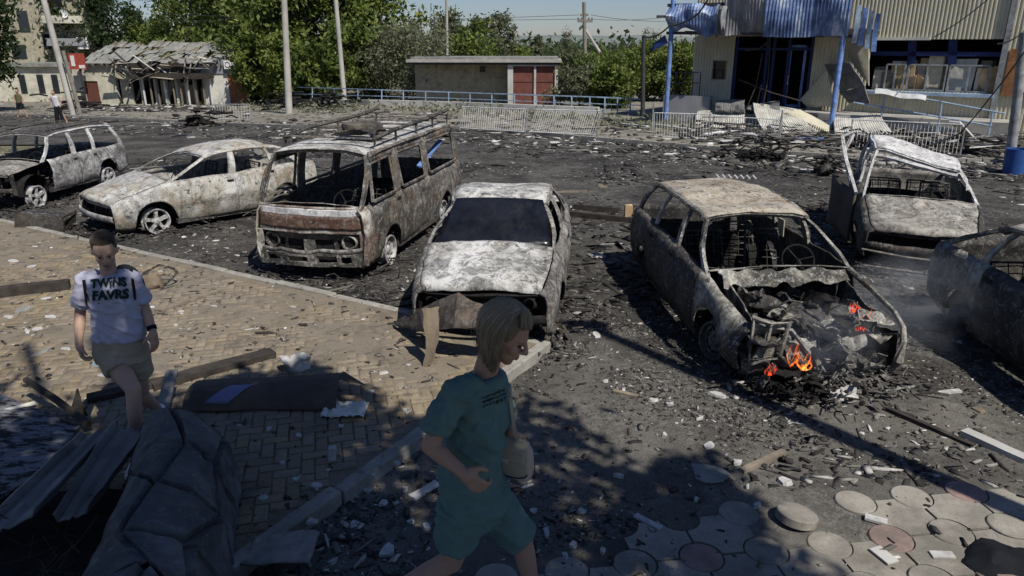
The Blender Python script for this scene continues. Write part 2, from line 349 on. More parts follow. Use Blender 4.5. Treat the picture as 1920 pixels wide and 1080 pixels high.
    c = t.ramp(t.noise(1.3, 6, .65), [(.3, (.46, .425, .315)), (.7, (.56, .525, .40))])
    c = t.mix(t.ramp(t.noise(2.2, 6, .75, t.map(t.vec('obj'), (1, 1, .35))), [(.54, 0.0), (.7, .55)]), c, (.22, .195, .145)); t.col(c); M['siding'] = t.m
    m_plain('siding_panel', (.50, .485, .43), .6, .2, 3, dirt=.5)
    t = NT('blue_sheet', .5, .4)
    c = t.ramp(t.noise(2.0, 6, .7, t.map(t.vec('obj'), (1, 1, .5))), [(.34, (.015, .022, .055)), (.44, (.07, .105, .23)), (.55, (.15, .215, .38)), (.64, (.42, .47, .56))]); t.col(c); M['blue_sheet'] = t.m
    t = NT('scorched_sheet', .7, .3)
    c = t.ramp(t.noise(2.4, 7, .75, t.map(t.vec('obj'), (1, 1, .4)), .4), [(.3, (.05, .05, .055)), (.5, (.20, .20, .21)), (.7, (.42, .42, .43))]); t.col(c); M['scorched'] = t.m
    m_plain('blue_paint', (.15, .25, .52), .5, .35, 5, dirt=.55); m_plain('dark_blue', (.012, .022, .085), .5, .3, 4)
    m_plain('pale_blue_steel', (.30, .40, .52), .55, .3, 5, dirt=.4); m_plain('grey_steel', (.27, .28, .28), .6, .3, 8, dirt=.6)
    m_plain('dark_steel', (.05, .05, .052), .7, .3, 8); m_plain('white_steel', (.58, .58, .57), .6, .15, 6, dirt=.4)
    m_plain('plaster', (.56, .53, .42), .92, .15, 2, dirt=.45); m_plain('plaster_white', (.64, .62, .55), .92, .12, 2, dirt=.35)
    m_plain('grey_plaster', (.25, .25, .26), .92, .15, 2, dirt=.4); m_plain('concrete', (.36, .345, .31), .92, .2, 2, dirt=.4, bump=.3)
    m_plain('pale_concrete', (.47, .46, .43), .92, .15, 1.5, dirt=.3); m_plain('slate', (.235, .235, .215), .92, .3, 3, dirt=.5)
    m_plain('brick_wall', (.33, .30, .22), .92, .25, 4, dirt=.4); m_plain('red_door', (.155, .055, .042), .75, .25, 3, dirt=.35)
    m_plain('brown_door', (.13, .05, .035), .75, .2, 3); m_plain('timber', (.22, .185, .14), .9, .35, 8, dirt=.4); m_plain('charred_timber', (.045, .038, .032), .95, .5, 8)
    m_plain('pale_timber', (.50, .44, .33), .85, .2, 6); m_plain('black_void', (.008, .008, .009), .95, .2, 3); m_plain('red_sign', (.33, .065, .045), .7, .3, 5)
    m_plain('white_paint', (.72, .71, .69), .8, .08, 4, dirt=.2); m_plain('rust', (.26, .12, .055), .9, .4, 6); m_plain('hill', (.16, .185, .17), .95, .15, .004, vec='pos')
    m_plain('shopfront_panel', (.42, .30, .17), .85, .4, 2); m_plain('bin_blue', (.03, .085, .26), .45, .2, 4)
    t = NT('window_pane', .08, .5); t.col((.02, .024, .03)); M['pane'] = t.m
    # vegetation
    def leafm(name, a, b, c3):
        t = NT(name, .6, .25); col = t.ramp(t.attr('tint'), [(0.0, a), (.55, b), (1.0, c3)]); t.col(col)
        tr = t.N.new('ShaderNodeBsdfTranslucent'); t.L.new(t.mix(.5, col, (.16, .22, .03)), tr.inputs[0])
        ms = t.N.new('ShaderNodeMixShader'); ms.inputs[0].default_value = .30; t.L.new(t.b.outputs[0], ms.inputs[1]); t.L.new(tr.outputs[0], ms.inputs[2])
        t.L.new(ms.outputs[0], t.N['Material Output'].inputs[0]); M[name] = t.m
    leafm('leaf_mid', (.034, .052, .014), (.105, .145, .032), (.23, .255, .062)); leafm('leaf_dark', (.012, .024, .010), (.026, .046, .017), (.05, .075, .028))
    leafm('leaf_grey', (.075, .082, .046), (.135, .145, .085), (.22, .225, .14)); leafm('leaf_fresh', (.050, .078, .016), (.125, .165, .032), (.24, .26, .06))
    leafm('leaf_wood', (.03, .045, .02), (.055, .075, .032), (.085, .105, .05))
    m_plain('bark', (.075, .062, .048), .95, .4, 10, bump=.6); m_plain('grey_bark', (.16, .15, .125), .95, .3, 10, bump=.6)
    m_plain('pole_concrete', (.42, .40, .36), .9, .15, 1.2, dirt=.35); m_plain('pole_wood', (.20, .18, .15), .95, .3, 4)
    m_plain('dry_stalk', (.06, .05, .035), .95, .4, 9)
    # people
    def skin(name, c):
        t = NT(name, .55, .35); t.col(t.ramp(t.noise(9, 4, .6), [(.35, tuple(x * .88 for x in c)), (.7, c)])); t.b.inputs['Subsurface Weight'].default_value = .08; M[name] = t.m
    skin('skin', (.40, .245, .175)); skin('skin_pale', (.46, .30, .225))
    def cloth(name, c, var=.12):
        t = NT(name, .9, .15); t.col(t.ramp(t.noise(14, 5, .7), [(.3, tuple(x * (1 - var) for x in c)), (.7, tuple(x * (1 + var) for x in c))]))
        t.bump(t.math('ADD', t.noise(7, 3, .5), t.math('MULTIPLY', t.noise(260, 2, .5), .15)), .5, .012); M[name] = t.m
    cloth('teal_cloth', (.105, .180, .172)); cloth('lavender_cloth', (.42, .42, .52), .06); cloth('khaki_cloth', (.34, .29, .215)); cloth('black_cloth', (.012, .013, .017))
    cloth('bag_leather', (.42, .37, .29)); cloth('print_ink', (.018, .035, .03), .6); cloth('grey_cloth', (.45, .46, .48)); cloth('olive_cloth', (.10, .10, .05))
    t = NT('blond_hair', .5, .4); v = t.map(t.vec('obj'), (60, 60, 6)); t.col(t.mix(t.noise(1.0, 5, .7, v), t.ramp(t.attr('tint'), [(0.0, (.09, .065, .04)), (.5, (.25, .20, .135)), (1.0, (.42, .355, .26))]), (.20, .155, .10))); t.bump(t.noise(1.0, 5, .7, v), .6, .006); M['blond_hair'] = t.m
    t = NT('dark_hair', .5, .4); v = t.map(t.vec('obj'), (60, 60, 8)); t.col(t.ramp(t.noise(1.0, 5, .7, v), [(.3, (.028, .020, .015)), (.7, (.085, .060, .042))])); t.bump(t.noise(1.0, 5, .7, v), .6, .006); M['dark_hair'] = t.m
    m_plain('eye_dark', (.02, .015, .012), .2, .1, 5, spec=.5); m_plain('lip', (.27, .145, .115), .5, .1, 5)
    # rock-work, slabs
    t = NT('rockwork', .92, .15)
    c = t.ramp(t.noise(3.2, 7, .7, 'pos', .4), [(.3, (.065, .065, .067)), (.52, (.125, .124, .124)), (.72, (.23, .227, .222))])
    c = t.mix(t.ramp(t.noise(14, 6, .8, 'pos'), [(.56, 0.0), (.7, .6)]), c, (.36, .355, .34)); t.col(c); t.bump(t.noise(12, 7, .75, 'pos'), .8, .03); M['rockwork'] = t.m
    t = NT('speckled_slab', .9, .2)
    c = t.ramp(t.noise(11, 6, .75, t.map(t.vec('obj'), (.5, 1, 1)), .3), [(.44, (.19, .195, .21)), (.50, (.15, .15, .16)), (.54, (.022, .021, .023))]); t.col(c); t.bump(t.noise(30, 5, .7), .4, .01); M['speckled'] = t.m
    m_plain('zinc_sheet', (.175, .174, .17), .55, .3, 4, dirt=.45); m_plain('plaster_chunk', (.47, .46, .44), .92, .25, 12, dirt=.55); m_plain('stone_chunk', (.27, .255, .23), .92, .25, 12, bump=.5)
    m_plain('dark_panel', (.085, .066, .052), .7, .5, 3, dirt=.5, bump=.3); m_plain('violet_scrap', (.17, .17, .30), .6, .2, 5); m_plain('brown_scrap', (.17, .135, .095), .85, .4, 5); m_plain('glass_scrap', (.22, .34, .38), .3, .2, 5)
    # flames
    for nm, c, st in (('flame_orange', (1.0, .17, .02), 2.2), ('flame_yellow', (1.0, .36, .06), 3.0), ('flame_red', (1.0, .085, .025), 1.5)):
        t = NT(nm); t.N.remove(t.b); e = t.N.new('ShaderNodeEmission'); e.inputs[1].default_value = st; tr = t.N.new('ShaderNodeBsdfTransparent'); ms = t.N.new('ShaderNodeMixShader')
        f_ = t.noise(16, 4, .6, t.map(t.vec('obj'), (1, 1, .45)), .8); t.L.new(t.mix(t.ramp(f_, [(.45, 0.0), (.65, 1.0)]), tuple(x * .55 for x in c), c), e.inputs[0])
        t.L.new(t.ramp(f_, [(.36, .12), (.60, .85)]), ms.inputs[0]); t.L.new(tr.outputs[0], ms.inputs[1]); t.L.new(e.outputs[0], ms.inputs[2]); t.L.new(ms.outputs[0], t.N['Material Output'].inputs[0]); M[nm] = t.m
make_materials()

# ---------------------------------------------------------------- the land, the car park, the pavement
def ground_sheet(name, xs, ys, mt, zoff=0.0, rough=0.0, label=None):
    mb = MB(); nx, ny = len(xs), len(ys)
    vs_ = []
    for y in ys:
        for x in xs:
            z = gz(x, y) + zoff
            if rough: z += rough * (nz((x, y, 0), 1.3, 3) * .7 + nz((x, y, 0), 5.0, 9) * .45 + nz((x, y, 0), 13.0, 2) * .3)
            vs_.append((x, y, z))
    fs = [(j * nx + i, j * nx + i + 1, (j + 1) * nx + i + 1, (j + 1) * nx + i) for j in range(ny - 1) for i in range(nx - 1)]
    mb.add(vs_, fs); o = mb.build(name, mt, smooth=True); tag(o, kind='structure'); return o
def lin(a, b, n): return [a + (b - a) * i / (n - 1) for i in range(n)]
ground_sheet('ground', sorted(set([-3000, -1200, -500, -220] + lin(-120, 120, 49) + [220, 500, 1200, 3000])), sorted(set([-60, -20] + lin(0, 120, 49) + [180, 260, 400, 800, 1600, 3200, 5000])), M['land'], -.06)
# car park: fine sheet near the camera, coarser far off
ys_ = [1.5]; 
while ys_[-1] < 27: ys_.append(ys_[-1] + max(.035, .0085 * ys_[-1]))
xs_ = [-16 + .085 * i for i in range(int(32 / .085))]
ground_sheet('parking_lot', xs_, ys_, M['asphalt'], 0.0, .016)
LOT_Y1 = ys_[-1]
# the pavement corner
PC = V(.42, 7.0, 0); E1 = V(-.861, .508, 0).normalized(); E2 = V(-.508, -.861, 0).normalized()
PZ = .10
def PAV(a, b, z=PZ): return PC + E1 * a + E2 * b + V(0, 0, z)
# far asphalt beyond the fine sheet, then the rubble verge with its kerb
ground_sheet('far_asphalt', lin(-60, 40, 60), lin(LOT_Y1 - .05, 62, 26), M['asphalt'], -.004, 0.0)
KERB_ROW = [(-260, 211), (0, 214), (200, 222), (400, 233), (560, 239), (720, 238), (860, 241), (1000, 251), (1100, 261), (1250, 273), (1400, 285), (1600, 298), (1900, 308), (2200, 322)]
def kerb_row(px):
    for (a, ya), (b, yb) in zip(KERB_ROW[:-1], KERB_ROW[1:]):
        if px <= b: return ya + (yb - ya) * (px - a) / (b - a)
    return KERB_ROW[-1][1]
mb = MB(); pxs = list(range(-260, 2201, 30)); rows = 14
vs_ = []
near = [G(px, kerb_row(px)) for px in pxs]
for j in range(rows + 1):
    for i, p in enumerate(near):
        dirn = V(p.x, p.y, 0).normalized(); q = V(p.x, p.y, 0) + dirn * (j / rows) ** 1.6 * 34
        z = gz(q.x, q.y) + .085 + (.05 * nz((q.x, q.y, 0), .7, 4) + .04 * nz((q.x, q.y, 0), 2.3, 8) if j else 0)
        vs_.append((q.x, q.y, z))
nx = len(pxs)
mb.add(vs_, [(j * nx + i, j * nx + i + 1, (j + 1) * nx + i + 1, (j + 1) * nx + i) for j in range(rows) for i in range(nx - 1)])
tag(mb.build('verge', M['rubble'], smooth=True), kind='structure')
ks = empty('kerb', (0, 0, 0)); ks['kind'] = 'structure'
kp = [near[0]]
for p in near[1:]: kp.append(p)
for a, b in zip(kp[:-1], kp[1:]):
    if (b - a).length < .2: continue
    d = (b - a).normalized()
    MB().bar(a + d * .02 + V(0, 0, .04), b - d * .02 + V(0, 0, .04 + R.uniform(-.01, .012)), .16, .14).build('kerb_stone', M['kerb'], ks)

# pavement bed, kerb stones, herringbone bricks
pav = empty('pavement', (PC.x, PC.y, 0)); pav['kind'] = 'structure'
def pw(p): return p - V(PC.x, PC.y, 0)
AW, BW = 17.0, 8.6
def bed_lift(p):                              # drifts of dust that bury the joints, less so near the planter
    k = smooth01((p.y - 5.2) / 1.6); return .0105 * k + .010 * nz(p, 1.1, 8) * (.4 + k) + .006 * nz(p, 4.5, 3)
mb = MB(); mb.grid(lambda u, v: pw(PAV(.12 + u * AW, .12 + v * BW, PZ - .012 + .006 * nz(PAV(u * AW, v * BW), 2.2, 5) + bed_lift(PAV(.12 + u * AW, .12 + v * BW)))), 260, 140)
tag(mb.build('paving_bed', M['paving_bed'], pav, smooth=True))
def kerbstones(a0, d, side, L, skip=()):
    n = int(L)
    for i in range(n):
        if i in skip: continue
        g = .008; p = a0 + d * (i + g); q = a0 + d * (i + 1 - g); s_ = R.uniform(-.012, .010)
        off = side * (.06 + R.uniform(-.008, .008))
        m = MB(); m.bar(pw(p + off + V(0, 0, PZ / 2 - .03 + s_)), pw(q + off + V(0, 0, PZ / 2 - .03 + s_ + R.uniform(-.008, .008))), .115, PZ + .09)
        o = m.build('kerb_stone', M['kerb'], pav)
        bv = o.modifiers.new('b', 'BEVEL'); bv.width = .014; bv.segments = 2
kerbstones(V(PC.x, PC.y, 0), E1, E2, 17); kerbstones(V(PC.x, PC.y, 0) + E2 * .12, E2, E1, 8, (5,))
# herringbone at 45 degrees to the kerbs
BL, BWd, BG = .200, .100, .006
hx = (E1 + E2).normalized(); hy = (E1 - E2).normalized()
bricks = []
N_ = 110
for i in range(-N_, N_):
    for j in range(-N_, N_):
        k = (i - j) % 4
        if k == 0: cx, cy, ln = (i + 1) * BWd, (j + .5) * BWd, 0
        elif k == 2 + 1: cx, cy, ln = (i + .5) * BWd, (j + 1) * BWd, 1
        else: continue
        p = PC + hx * cx + hy * cy
        r = p - PC; a = r.dot(E1); b = r.dot(E2)
        if .22 < a < AW - .2 and .22 < b < BW - .2:
            # only what the photograph can plausibly see
            zc = p.y * math.cos(TH) + CH * math.sin(TH); u = p.x / zc * FPX
            if p.y > 3.0 and u > -1080: bricks.append((p, ln, zc))
bricks.sort(key=lambda t: t[2])
def brick_mesh(k):
    rr = random.Random(k); m = MB(); l, w = BL / 2 - BG, BWd / 2 - BG; h = .05; c = .006
    P = [(-l, -w, -h), (l, -w, -h), (l, w, -h), (-l, w, -h), (-l, -w, -c), (l, -w, -c), (l, w, -c), (-l, w, -c), (-l + c, -w + c, 0), (l - c, -w + c, 0), (l - c, w - c, 0), (-l + c, w - c, 0)]
    m.add([(x + rr.uniform(-.002, .002), y + rr.uniform(-.002, .002), z) for x, y, z in P], [(0, 1, 5, 4), (1, 2, 6, 5), (2, 3, 7, 6), (3, 0, 4, 7), (4, 5, 9, 8), (5, 6, 10, 9), (6, 7, 11, 10), (7, 4, 8, 11), (8, 9, 10, 11)])
    return m
bmesh_ = [brick_mesh(k) for k in range(5)]; bme = [m.mesh('brick', M['paver']) for m in bmesh_]
ang = math.atan2(hx.y, hx.x)
many_v, many_f, many_c = [], [], []
near_b = [b for b in bricks if 5.75 > b[0].y > 3.3 and b[0].x > -3.6][:300]; near_set = set(id(b) for b in near_b)
for b in bricks:
    p, ln, zc = b
    z = PZ + R.uniform(-.003, .004) + .006 * nz(p, 2.2, 5); rz = ang + (math.pi / 2 if ln else 0) + R.uniform(-.02, .02)
    if id(b) in near_set:
        o = bpy.data.objects.new('brick', R.choice(bme)); C.objects.link(o); o.parent = pav; o.location = pw(V(p.x, p.y, z)); o.rotation_euler = (R.uniform(-.012, .012), R.uniform(-.012, .012), rz)
    else:
        m = R.choice(bmesh_); c, s_ = math.cos(rz), math.sin(rz); k0 = len(many_v); tx, ty = R.uniform(-.012, .012), R.uniform(-.012, .012)
        if R.random() < .012: continue
        for (x, y, zz) in m.v: many_v.append((p.x - PC.x + x * c - y * s_, p.y - PC.y + x * s_ + y * c, z + zz + tx * x + ty * y))
        tt = R.random()
        for f in m.f: many_f.append([k0 + q for q in f]); many_c.append(tt)
o = npmesh('brick_field', np.array(many_v), np.array(many_f), M['paver_many'], many_c, pav); o['kind'] = 'stuff'

# round cast tiles, lower right
tl = empty('tiled_paving', (2.4, 4.0, 0)); tl['kind'] = 'structure'
T0 = V(2.40, 4.33, 0); TA = V(.425, .062, 0); TB = V(.062, -.425, 0) * .92; TR = .134
def tile_ok(p):
    e = 4.52 + .10 * nz(p, 2.5, 3) - max(0, 1.75 - p.x) * .62
    if p.x < 1.0: e = 4.06 - (1.0 - p.x) * .35 + .06 * nz(p, 3, 3)
    return p.y < e and p.y > 2.2 and -.6 < p.x < 5.2
TLZ = .018
disp = {(-1, 0): None}
for i in range(-9, 9):
    for j in range(-3, 7):
        p = T0 + TA * i + TB * j
        if tile_ok(p):
            pink = ((i * 7 + j * 13) % 11 == 3) or (i, j) in ((0, 1), (2, 0), (1, 2))
            m = MB(); n = 26; r = TR
            rings = [[V(rr * math.cos(2 * math.pi * k / n), rr * math.sin(2 * math.pi * k / n), zz) for k in range(n)] for rr, zz in ((r, -.06), (r, -.006), (r - .006, 0), (r * .5, .003))]
            m.loft(rings)
            o = m.build('round_tile', M['pink_tile'] if pink else M['round_tile'], tl, smooth=True)
            dz, tx, ty = R.uniform(-.004, .004), R.uniform(-.02, .02), R.uniform(-.02, .02); q = p.copy()
            if (i, j) == (-1, 0): q += V(-.06, -.14, .055); ty = .14; tx = -.1
            o.location = q - V(2.4, 4.0, 0) + V(0, 0, TLZ + dz); o.rotation_euler = (tx, ty, 0)
        # star piece at the cell corner
        cpt = p + TA * .5 + TB * .5
        if tile_ok(cpt) and tile_ok(cpt + V(0, .12, 0)) and (i, j) not in ((-1, 0), (-2, 0), (-1, -1)):
            poly = []
            for (sa, sb) in ((-.5, -.5), (.5, -.5), (.5, .5), (-.5, .5)):
                cc = TA * sa + TB * sb
                # quarter arc of this circle facing the cell centre
                d0 = TA if sa < 0 else -TA; d1 = TB if sb < 0 else -TB
                first, second = (d1, d0) if sa * sb > 0 else (d0, d1)
                a0 = math.atan2(first.y, first.x); a1 = math.atan2(second.y, second.x)
                while a1 - a0 > math.pi: a1 -= 2 * math.pi
                while a1 - a0 < -math.pi: a1 += 2 * math.pi
                arc = []
                for k in range(8):
                    t_ = .04 + .92 * k / 7; a = a0 + (a1 - a0) * t_
                    arc.append(cc + V(math.cos(a), math.sin(a), 0) * (TR + .009))
                poly += arc if True else arc[::-1]
            pc_ = sum(poly, V(0, 0, 0)) / len(poly)
            poly = sorted(poly, key=lambda q: math.atan2(q.y, q.x))
            m = MB(); m.prism([(q.x, q.y) for q in poly], -.05, R.uniform(-.005, .003))
            o = m.build('star_tile', M['pink_tile'] if R.random() < .10 else M['round_tile'], tl)
            o.location = cpt - V(2.4, 4.0, 0) + V(0, 0, TLZ); o.rotation_euler = (R.uniform(-.015, .015), R.uniform(-.015, .015), 0)
# ---------------------------------------------------------------- burnt-out vehicles
def interp(tab, x):                            # tab: [(x, a, b, ..)] descending or ascending in x
    t = sorted(tab)
    if x <= t[0][0]: return t[0][1:]
    for p, q in zip(t[:-1], t[1:]):
        if x <= q[0]:
            k = (x - p[0]) / (q[0] - p[0]); return tuple(a + (b - a) * k for a, b in zip(p[1:], q[1:]))
    return t[-1][1:]
def wheel(root, pos, side, r, mt, spokes=5, steer=0.0, tyre=False, lean=0.0, w=.17):
    wh = bpy.data.objects.new('wheel', None); C.objects.link(wh); wh.parent = root; wh.location = pos; wh.rotation_euler = (lean, 0, steer)
    s_ = side
    m = MB(); hw = w / 2
    m.lathe([(r * .90, -hw), (r, -hw), (r, -hw + .015), (r * .90, -hw + .03), (r * .88, hw - .03), (r, hw - .015), (r, hw), (r * .90, hw), (r * .86, hw - .03), (r * .86, -hw + .03), (r * .90, -hw)], 24)
    m.warp(lambda p: V(p.x, p.y * s_, p.z)); m.build('rim', mt, wh, smooth=True)
    if spokes:
        for k in range(spokes):
            a = 2 * math.pi * k / spokes + .3; d = V(math.cos(a), 0, math.sin(a)); t_ = V(-math.sin(a), 0, math.cos(a))
            m = MB(); a0, a1 = d * .03, d * r * .90; y0, y1 = (hw - .045) * s_, (hw - .018) * s_
            P = []
            for q, ww in ((a0, r * .17), (a1 * .6, r * .13), (a1, r * .20)):
                for yy, tt in ((y0 - .02 * s_, -ww), (y1, -ww * .8), (y1, ww * .8), (y0 - .02 * s_, ww)): P.append(q + t_ * tt + V(0, yy, 0))
            m.loft([P[0:4], P[4:8], P[8:12]]); m.build('spoke', mt, wh)
        m = MB(); m.lathe([(.001, hw - .01), (r * .22, hw - .012), (r * .26, hw - .03), (r * .26, 0)], 14); m.warp(lambda p: V(p.x, p.y * s_, p.z)); m.build('hub', mt, wh, smooth=True)
        m = MB(); m.lathe([(.001, .0), (r * .72, .0), (r * .74, -.02), (.001, -.02)], 18); m.warp(lambda p: V(p.x, p.y * s_, p.z)); m.build('brake_disc', M['soot'], wh)
    else:                                      # pressed steel wheel with holes
        m = MB(); n = 24; m.lathe([(.001, hw - .03), (r * .25, hw - .03), (r * .32, hw - .05), (r * .55, hw - .045)], n); m.lathe([(r * .74, hw - .06), (r * .88, hw - .05)], n)
        for k in range(0, n, 2):
            a = 2 * math.pi * (k + .5) / n; d = V(math.cos(a), 0, math.sin(a)); m.bar(d * r * .54 + V(0, hw - .047, 0), d * r * .76 + V(0, hw - .06, 0), .022, .008, (0, 1, 0))
        m.warp(lambda p: V(p.x, p.y * s_, p.z)); m.build('disc', mt, wh, smooth=True)
        m = MB(); m.lathe([(.001, .0), (r * .8, .0), (r * .8, -.02), (.001, -.02)], 18); m.warp(lambda p: V(p.x, p.y * s_, p.z)); m.build('brake_drum', M['soot'], wh)
    return wh
def seat_frame(root, x, y, w=.46, h=.62, z0=.34, lean=-.28):
    m = MB()
    for s_ in (-1, 1):
        m.tube([(x + .22, y + s_ * w / 2, z0), (x - .18, y + s_ * w / 2, z0), (x - .18 + lean * h, y + s_ * w / 2 * .9, z0 + h)], .014, 5)
    m.tube([(x - .18 + lean * h, y - w / 2 * .9, z0 + h), (x - .18 + lean * h, y + w / 2 * .9, z0 + h)], .014, 5)
    m.tube([(x + .22, y - w / 2, z0), (x + .22, y + w / 2, z0)], .014, 5)
    for k in range(6):
        t_ = (k + .7) / 6.4; m.tube([(x - .18 + lean * h * t_, y - w / 2, z0 + h * t_), (x - .17 + lean * h * t_, y, z0 + h * t_ + .02), (x - .18 + lean * h * t_, y + w / 2, z0 + h * t_)], .007, 4)
    for k in range(4):
        yy = y - w / 2 + w * (k + .5) / 4; m.tube([(x + .2, yy, z0), (x, yy, z0 + .03), (x - .16, yy, z0)], .006, 4); m.tube([(x - .2, yy, z0 + .08), (x - .18 + lean * h, yy, z0 + h)], .006, 4)
    m.jit(.03, 4, x * 3 + y); return m.build('seat_frame', M['burnt_dark'], root)
def vehicle(name, label, cat, S, pos, yaw, group='burnt-out vehicles in the car park'):
    root = empty(name, pos, yaw, label=label, category=cat, group=group)
    mt = M[S['mat']]; MT = lambda k: M[S.get('mats', {}).get(k, S['mat'])]
    seed = S.get('seed', 1); amp = S.get('amp', .012); extra = S.get('warp')
    root.rotation_euler = (S.get('roll', 0), S.get('pitch', 0), yaw)
    dr = random.Random(seed * 13 + 5); dents = []
    for _ in range(S.get('dents', 16)):
        sd_ = dr.choice((-1, 1)); dents.append((V(dr.uniform(S['x0'], S['x1']), sd_ * dr.uniform(.55, .85), dr.uniform(S['sill'] + .1, S['roof'][2] * .75)), dr.uniform(.10, .26), dr.uniform(.020, .060)))
    for _ in range(5): dents.append((V(dr.uniform(S['roof'][0], S['roof'][1]), dr.uniform(-.4, .4), S['roof'][2] + .08), dr.uniform(.15, .30), dr.uniform(.02, .05)))
    def dented(p):
        q = p.copy()
        for c_, r_, d_ in dents:
            k = (p - c_).length_squared / (r_ * r_)
            if k < 5: q += (V(c_.x, 0, .45) - c_).normalized() * d_ * math.exp(-k)
        return q
    def W(m):
        m.jit(amp * .7, 1.7, seed).jit(amp * .5, 5.5, seed + 9).warp(dented)
        if extra: m.warp(extra)
        return m
    B = S['belt']; zs = S['sill']; wx = S['wheels']; Rw = S['arch']; zw = S['axle']
    ys_of = S.get('ys', lambda x: interp(B, x)[1] + .02)
    def bot(x):
        z = zs
        for xw in wx:
            d = abs(x - xw)
            if d < Rw: z = max(z, zw + math.sqrt(Rw * Rw - d * d))
        if x > S['x1'] - .25: z = max(z, zs + (x - S['x1'] + .25) * S.get('rise', .3))
        if x < S['x0'] + .25: z = max(z, zs + (S['x0'] + .25 - x) * .5)
        return z
    def side(x, t, s_):
        zb, yb = interp(B, x)[:2]; ysl = ys_of(x); zt = zb; zl = bot(x); z = zt + (zl - zt) * t; tt = (zt - z) / max(.05, zt - zs)
        bul = S.get('bulge', .045)
        y = yb + (ysl - yb) * tt + bul * math.sin(math.pi * min(1, tt * .95 + .05)) - .05 * max(0, 1 - tt / .10) ** 2 - .035 * max(0, (tt - .86) / .14)
        if S.get('crease'):
            y += .014 * math.exp(-((tt - S['crease']) / .03) ** 2)
        return V(x, y * s_, z)
    parts = S['panels']                        # (name, xa, xb) from front to rear
    for s_ in (1, -1):
        for (pn, xa, xb) in parts:
            if (pn, s_) in S.get('skip', ()): continue
            n = max(6, int(abs(xa - xb) / .05))
            m = MB(); m.grid(lambda u, v: side(xa + (xb - xa) * u - (.004 if u > .5 else -.004), v, s_), n, 12)
            if pn == 'door': m.warp(lambda p: p + V(0, .004 * s_, 0))
            o = W(m).build(pn, MT(pn), root, smooth=True, solid=.018)
            if pn == 'door' and S.get('handles', True):
                xh = xb + .10; p = side(xh, .16, s_); h = MB(); h.box(p + V(0, .012 * s_, 0), (.13, .012, .045)); W(h).build('handle_recess', M['soot'], o)
        # sill
        m = MB(); m.bar((wx[0] - Rw, s_ * (ys_of(0) - .05), zs + .02), (wx[1] + Rw, s_ * (ys_of(0) - .05), zs + .02), .07, .08); W(m).build('sill', M['burnt_dark'], root)
    # hood
    xf, xc = S['hood']
    if xf is not None and not S.get('no_hood'):
        def hood(u, v):
            x = xf + (xc - xf) * u; zb, yb = interp(B, x)[:2]; yh = yb - .055; y = -yh + 2 * yh * v
            k = (2 * v - 1)
            z = zb + .012 + S.get('crown', .05) * (1 - k * k) + .010 * math.exp(-((abs(k) - .62) / .06) ** 2)
            xx = x + (S.get('hood_round', .10) * (1 - k * k) - .02) * (1 - u) ** 2
            z -= .05 * max(0, 1 - u / .08) ** 2
            return V(xx, y, z)
        m = MB(); m.grid(hood, 22, 26)
        if S.get('hood_warp'): m.warp(S['hood_warp'])
        W(m).build('hood', MT('hood'), root, smooth=True, solid=.014)
    # cowl
    zb, yb = interp(B, xc)[:2]
    m = MB(); m.grid(lambda u, v: V(xc + .01 - .16 * v, (-yb + .05) + (2 * yb - .1) * u, zb + .02 - .05 * v + .03 * (1 - (2 * u - 1) ** 2)), 14, 3)
    W(m).build('cowl', MT('cowl'), root, smooth=True, solid=.012)
    # roof
    rx0, rx1, rz, rw = S['roof']               # rear x, front x, height, half width
    def roofp(u, v):
        x = rx1 + (rx0 - rx1) * u; k = 2 * v - 1; hw = rw + S.get('roofflare', .03) * math.sin(math.pi * min(1, u * 1.2)); y = hw * k
        z = rz + S.get('roofcrown', .06) * (1 - abs(k) ** 2.6) + S.get('roofarc', .05) * (1 - (2 * u - 1) ** 2)
        if u < .06: z -= .03 * (1 - u / .06)
        if u > .94: z -= .03 * (u - .94) / .06
        return V(x, y, z)
    m = MB(); m.grid(roofp, 24, 20)
    if S.get('roof_warp'): m.warp(S['roof_warp'])
    rf = W(m).build('roof', MT('roof'), root, smooth=True, solid=.016)
    # pillars: (x at belt, x at roof, width belt, width top); rails
    for s_ in (1, -1):
        pl = S['pillars']
        for (xb, xt, wb, wt) in pl:
            zb, yb = interp(B, xb)[:2]; ut = (xt - rx1) / (rx0 - rx1)
            p0 = V(xb, s_ * (yb - .035), zb - .02); pt = roofp(min(1, max(0, ut)), 1 if s_ > 0 else 0); p1 = V(xt, pt.y - .01 * s_, pt.z - .005)
            rings = []
            for k in range(7):
                t_ = k / 6; q = p0.lerp(p1, t_); q.y += s_ * .035 * math.sin(math.pi * t_); w_ = wb + (wt - wb) * t_; th = .035
                dx = V(1, 0, 0) * w_ / 2; dy = V(0, s_ * th, 0)
                rings.append([q - dx - dy * .5, q - dx * .9 + dy * .5, q + dx * .9 + dy * .5, q + dx - dy * .5])
            m = MB(); m.loft(rings); W(m).build('pillar', MT('pillar'), root, smooth=False)
        pts = [roofp(u, 1 if s_ > 0 else 0) + V(0, .012 * s_, -.015) for u in [k / 10 for k in range(11)]]
        m = MB(); m.tube(pts, .028, 6)
        if S.get('roof_warp'): m.warp(S['roof_warp'])
        W(m).build('roof_rail', MT('pillar'), root, smooth=True)
        # window sill line along the doors
        for (pn, xa, xb) in parts:
            if pn in ('door', 'rear_quarter'):
                zb, yb = interp(B, (xa + xb) / 2)[:2]
    # headers front/rear
    m = MB(); m.tube([roofp(0.01, k / 8) + V(-.01, 0, -.03) for k in range(9)], .03, 5); W(m).build('roof_header', MT('pillar'), root)
    m = MB(); m.tube([roofp(.99, k / 8) + V(.01, 0, -.03) for k in range(9)], .03, 5); W(m).build('roof_header', MT('pillar'), root)
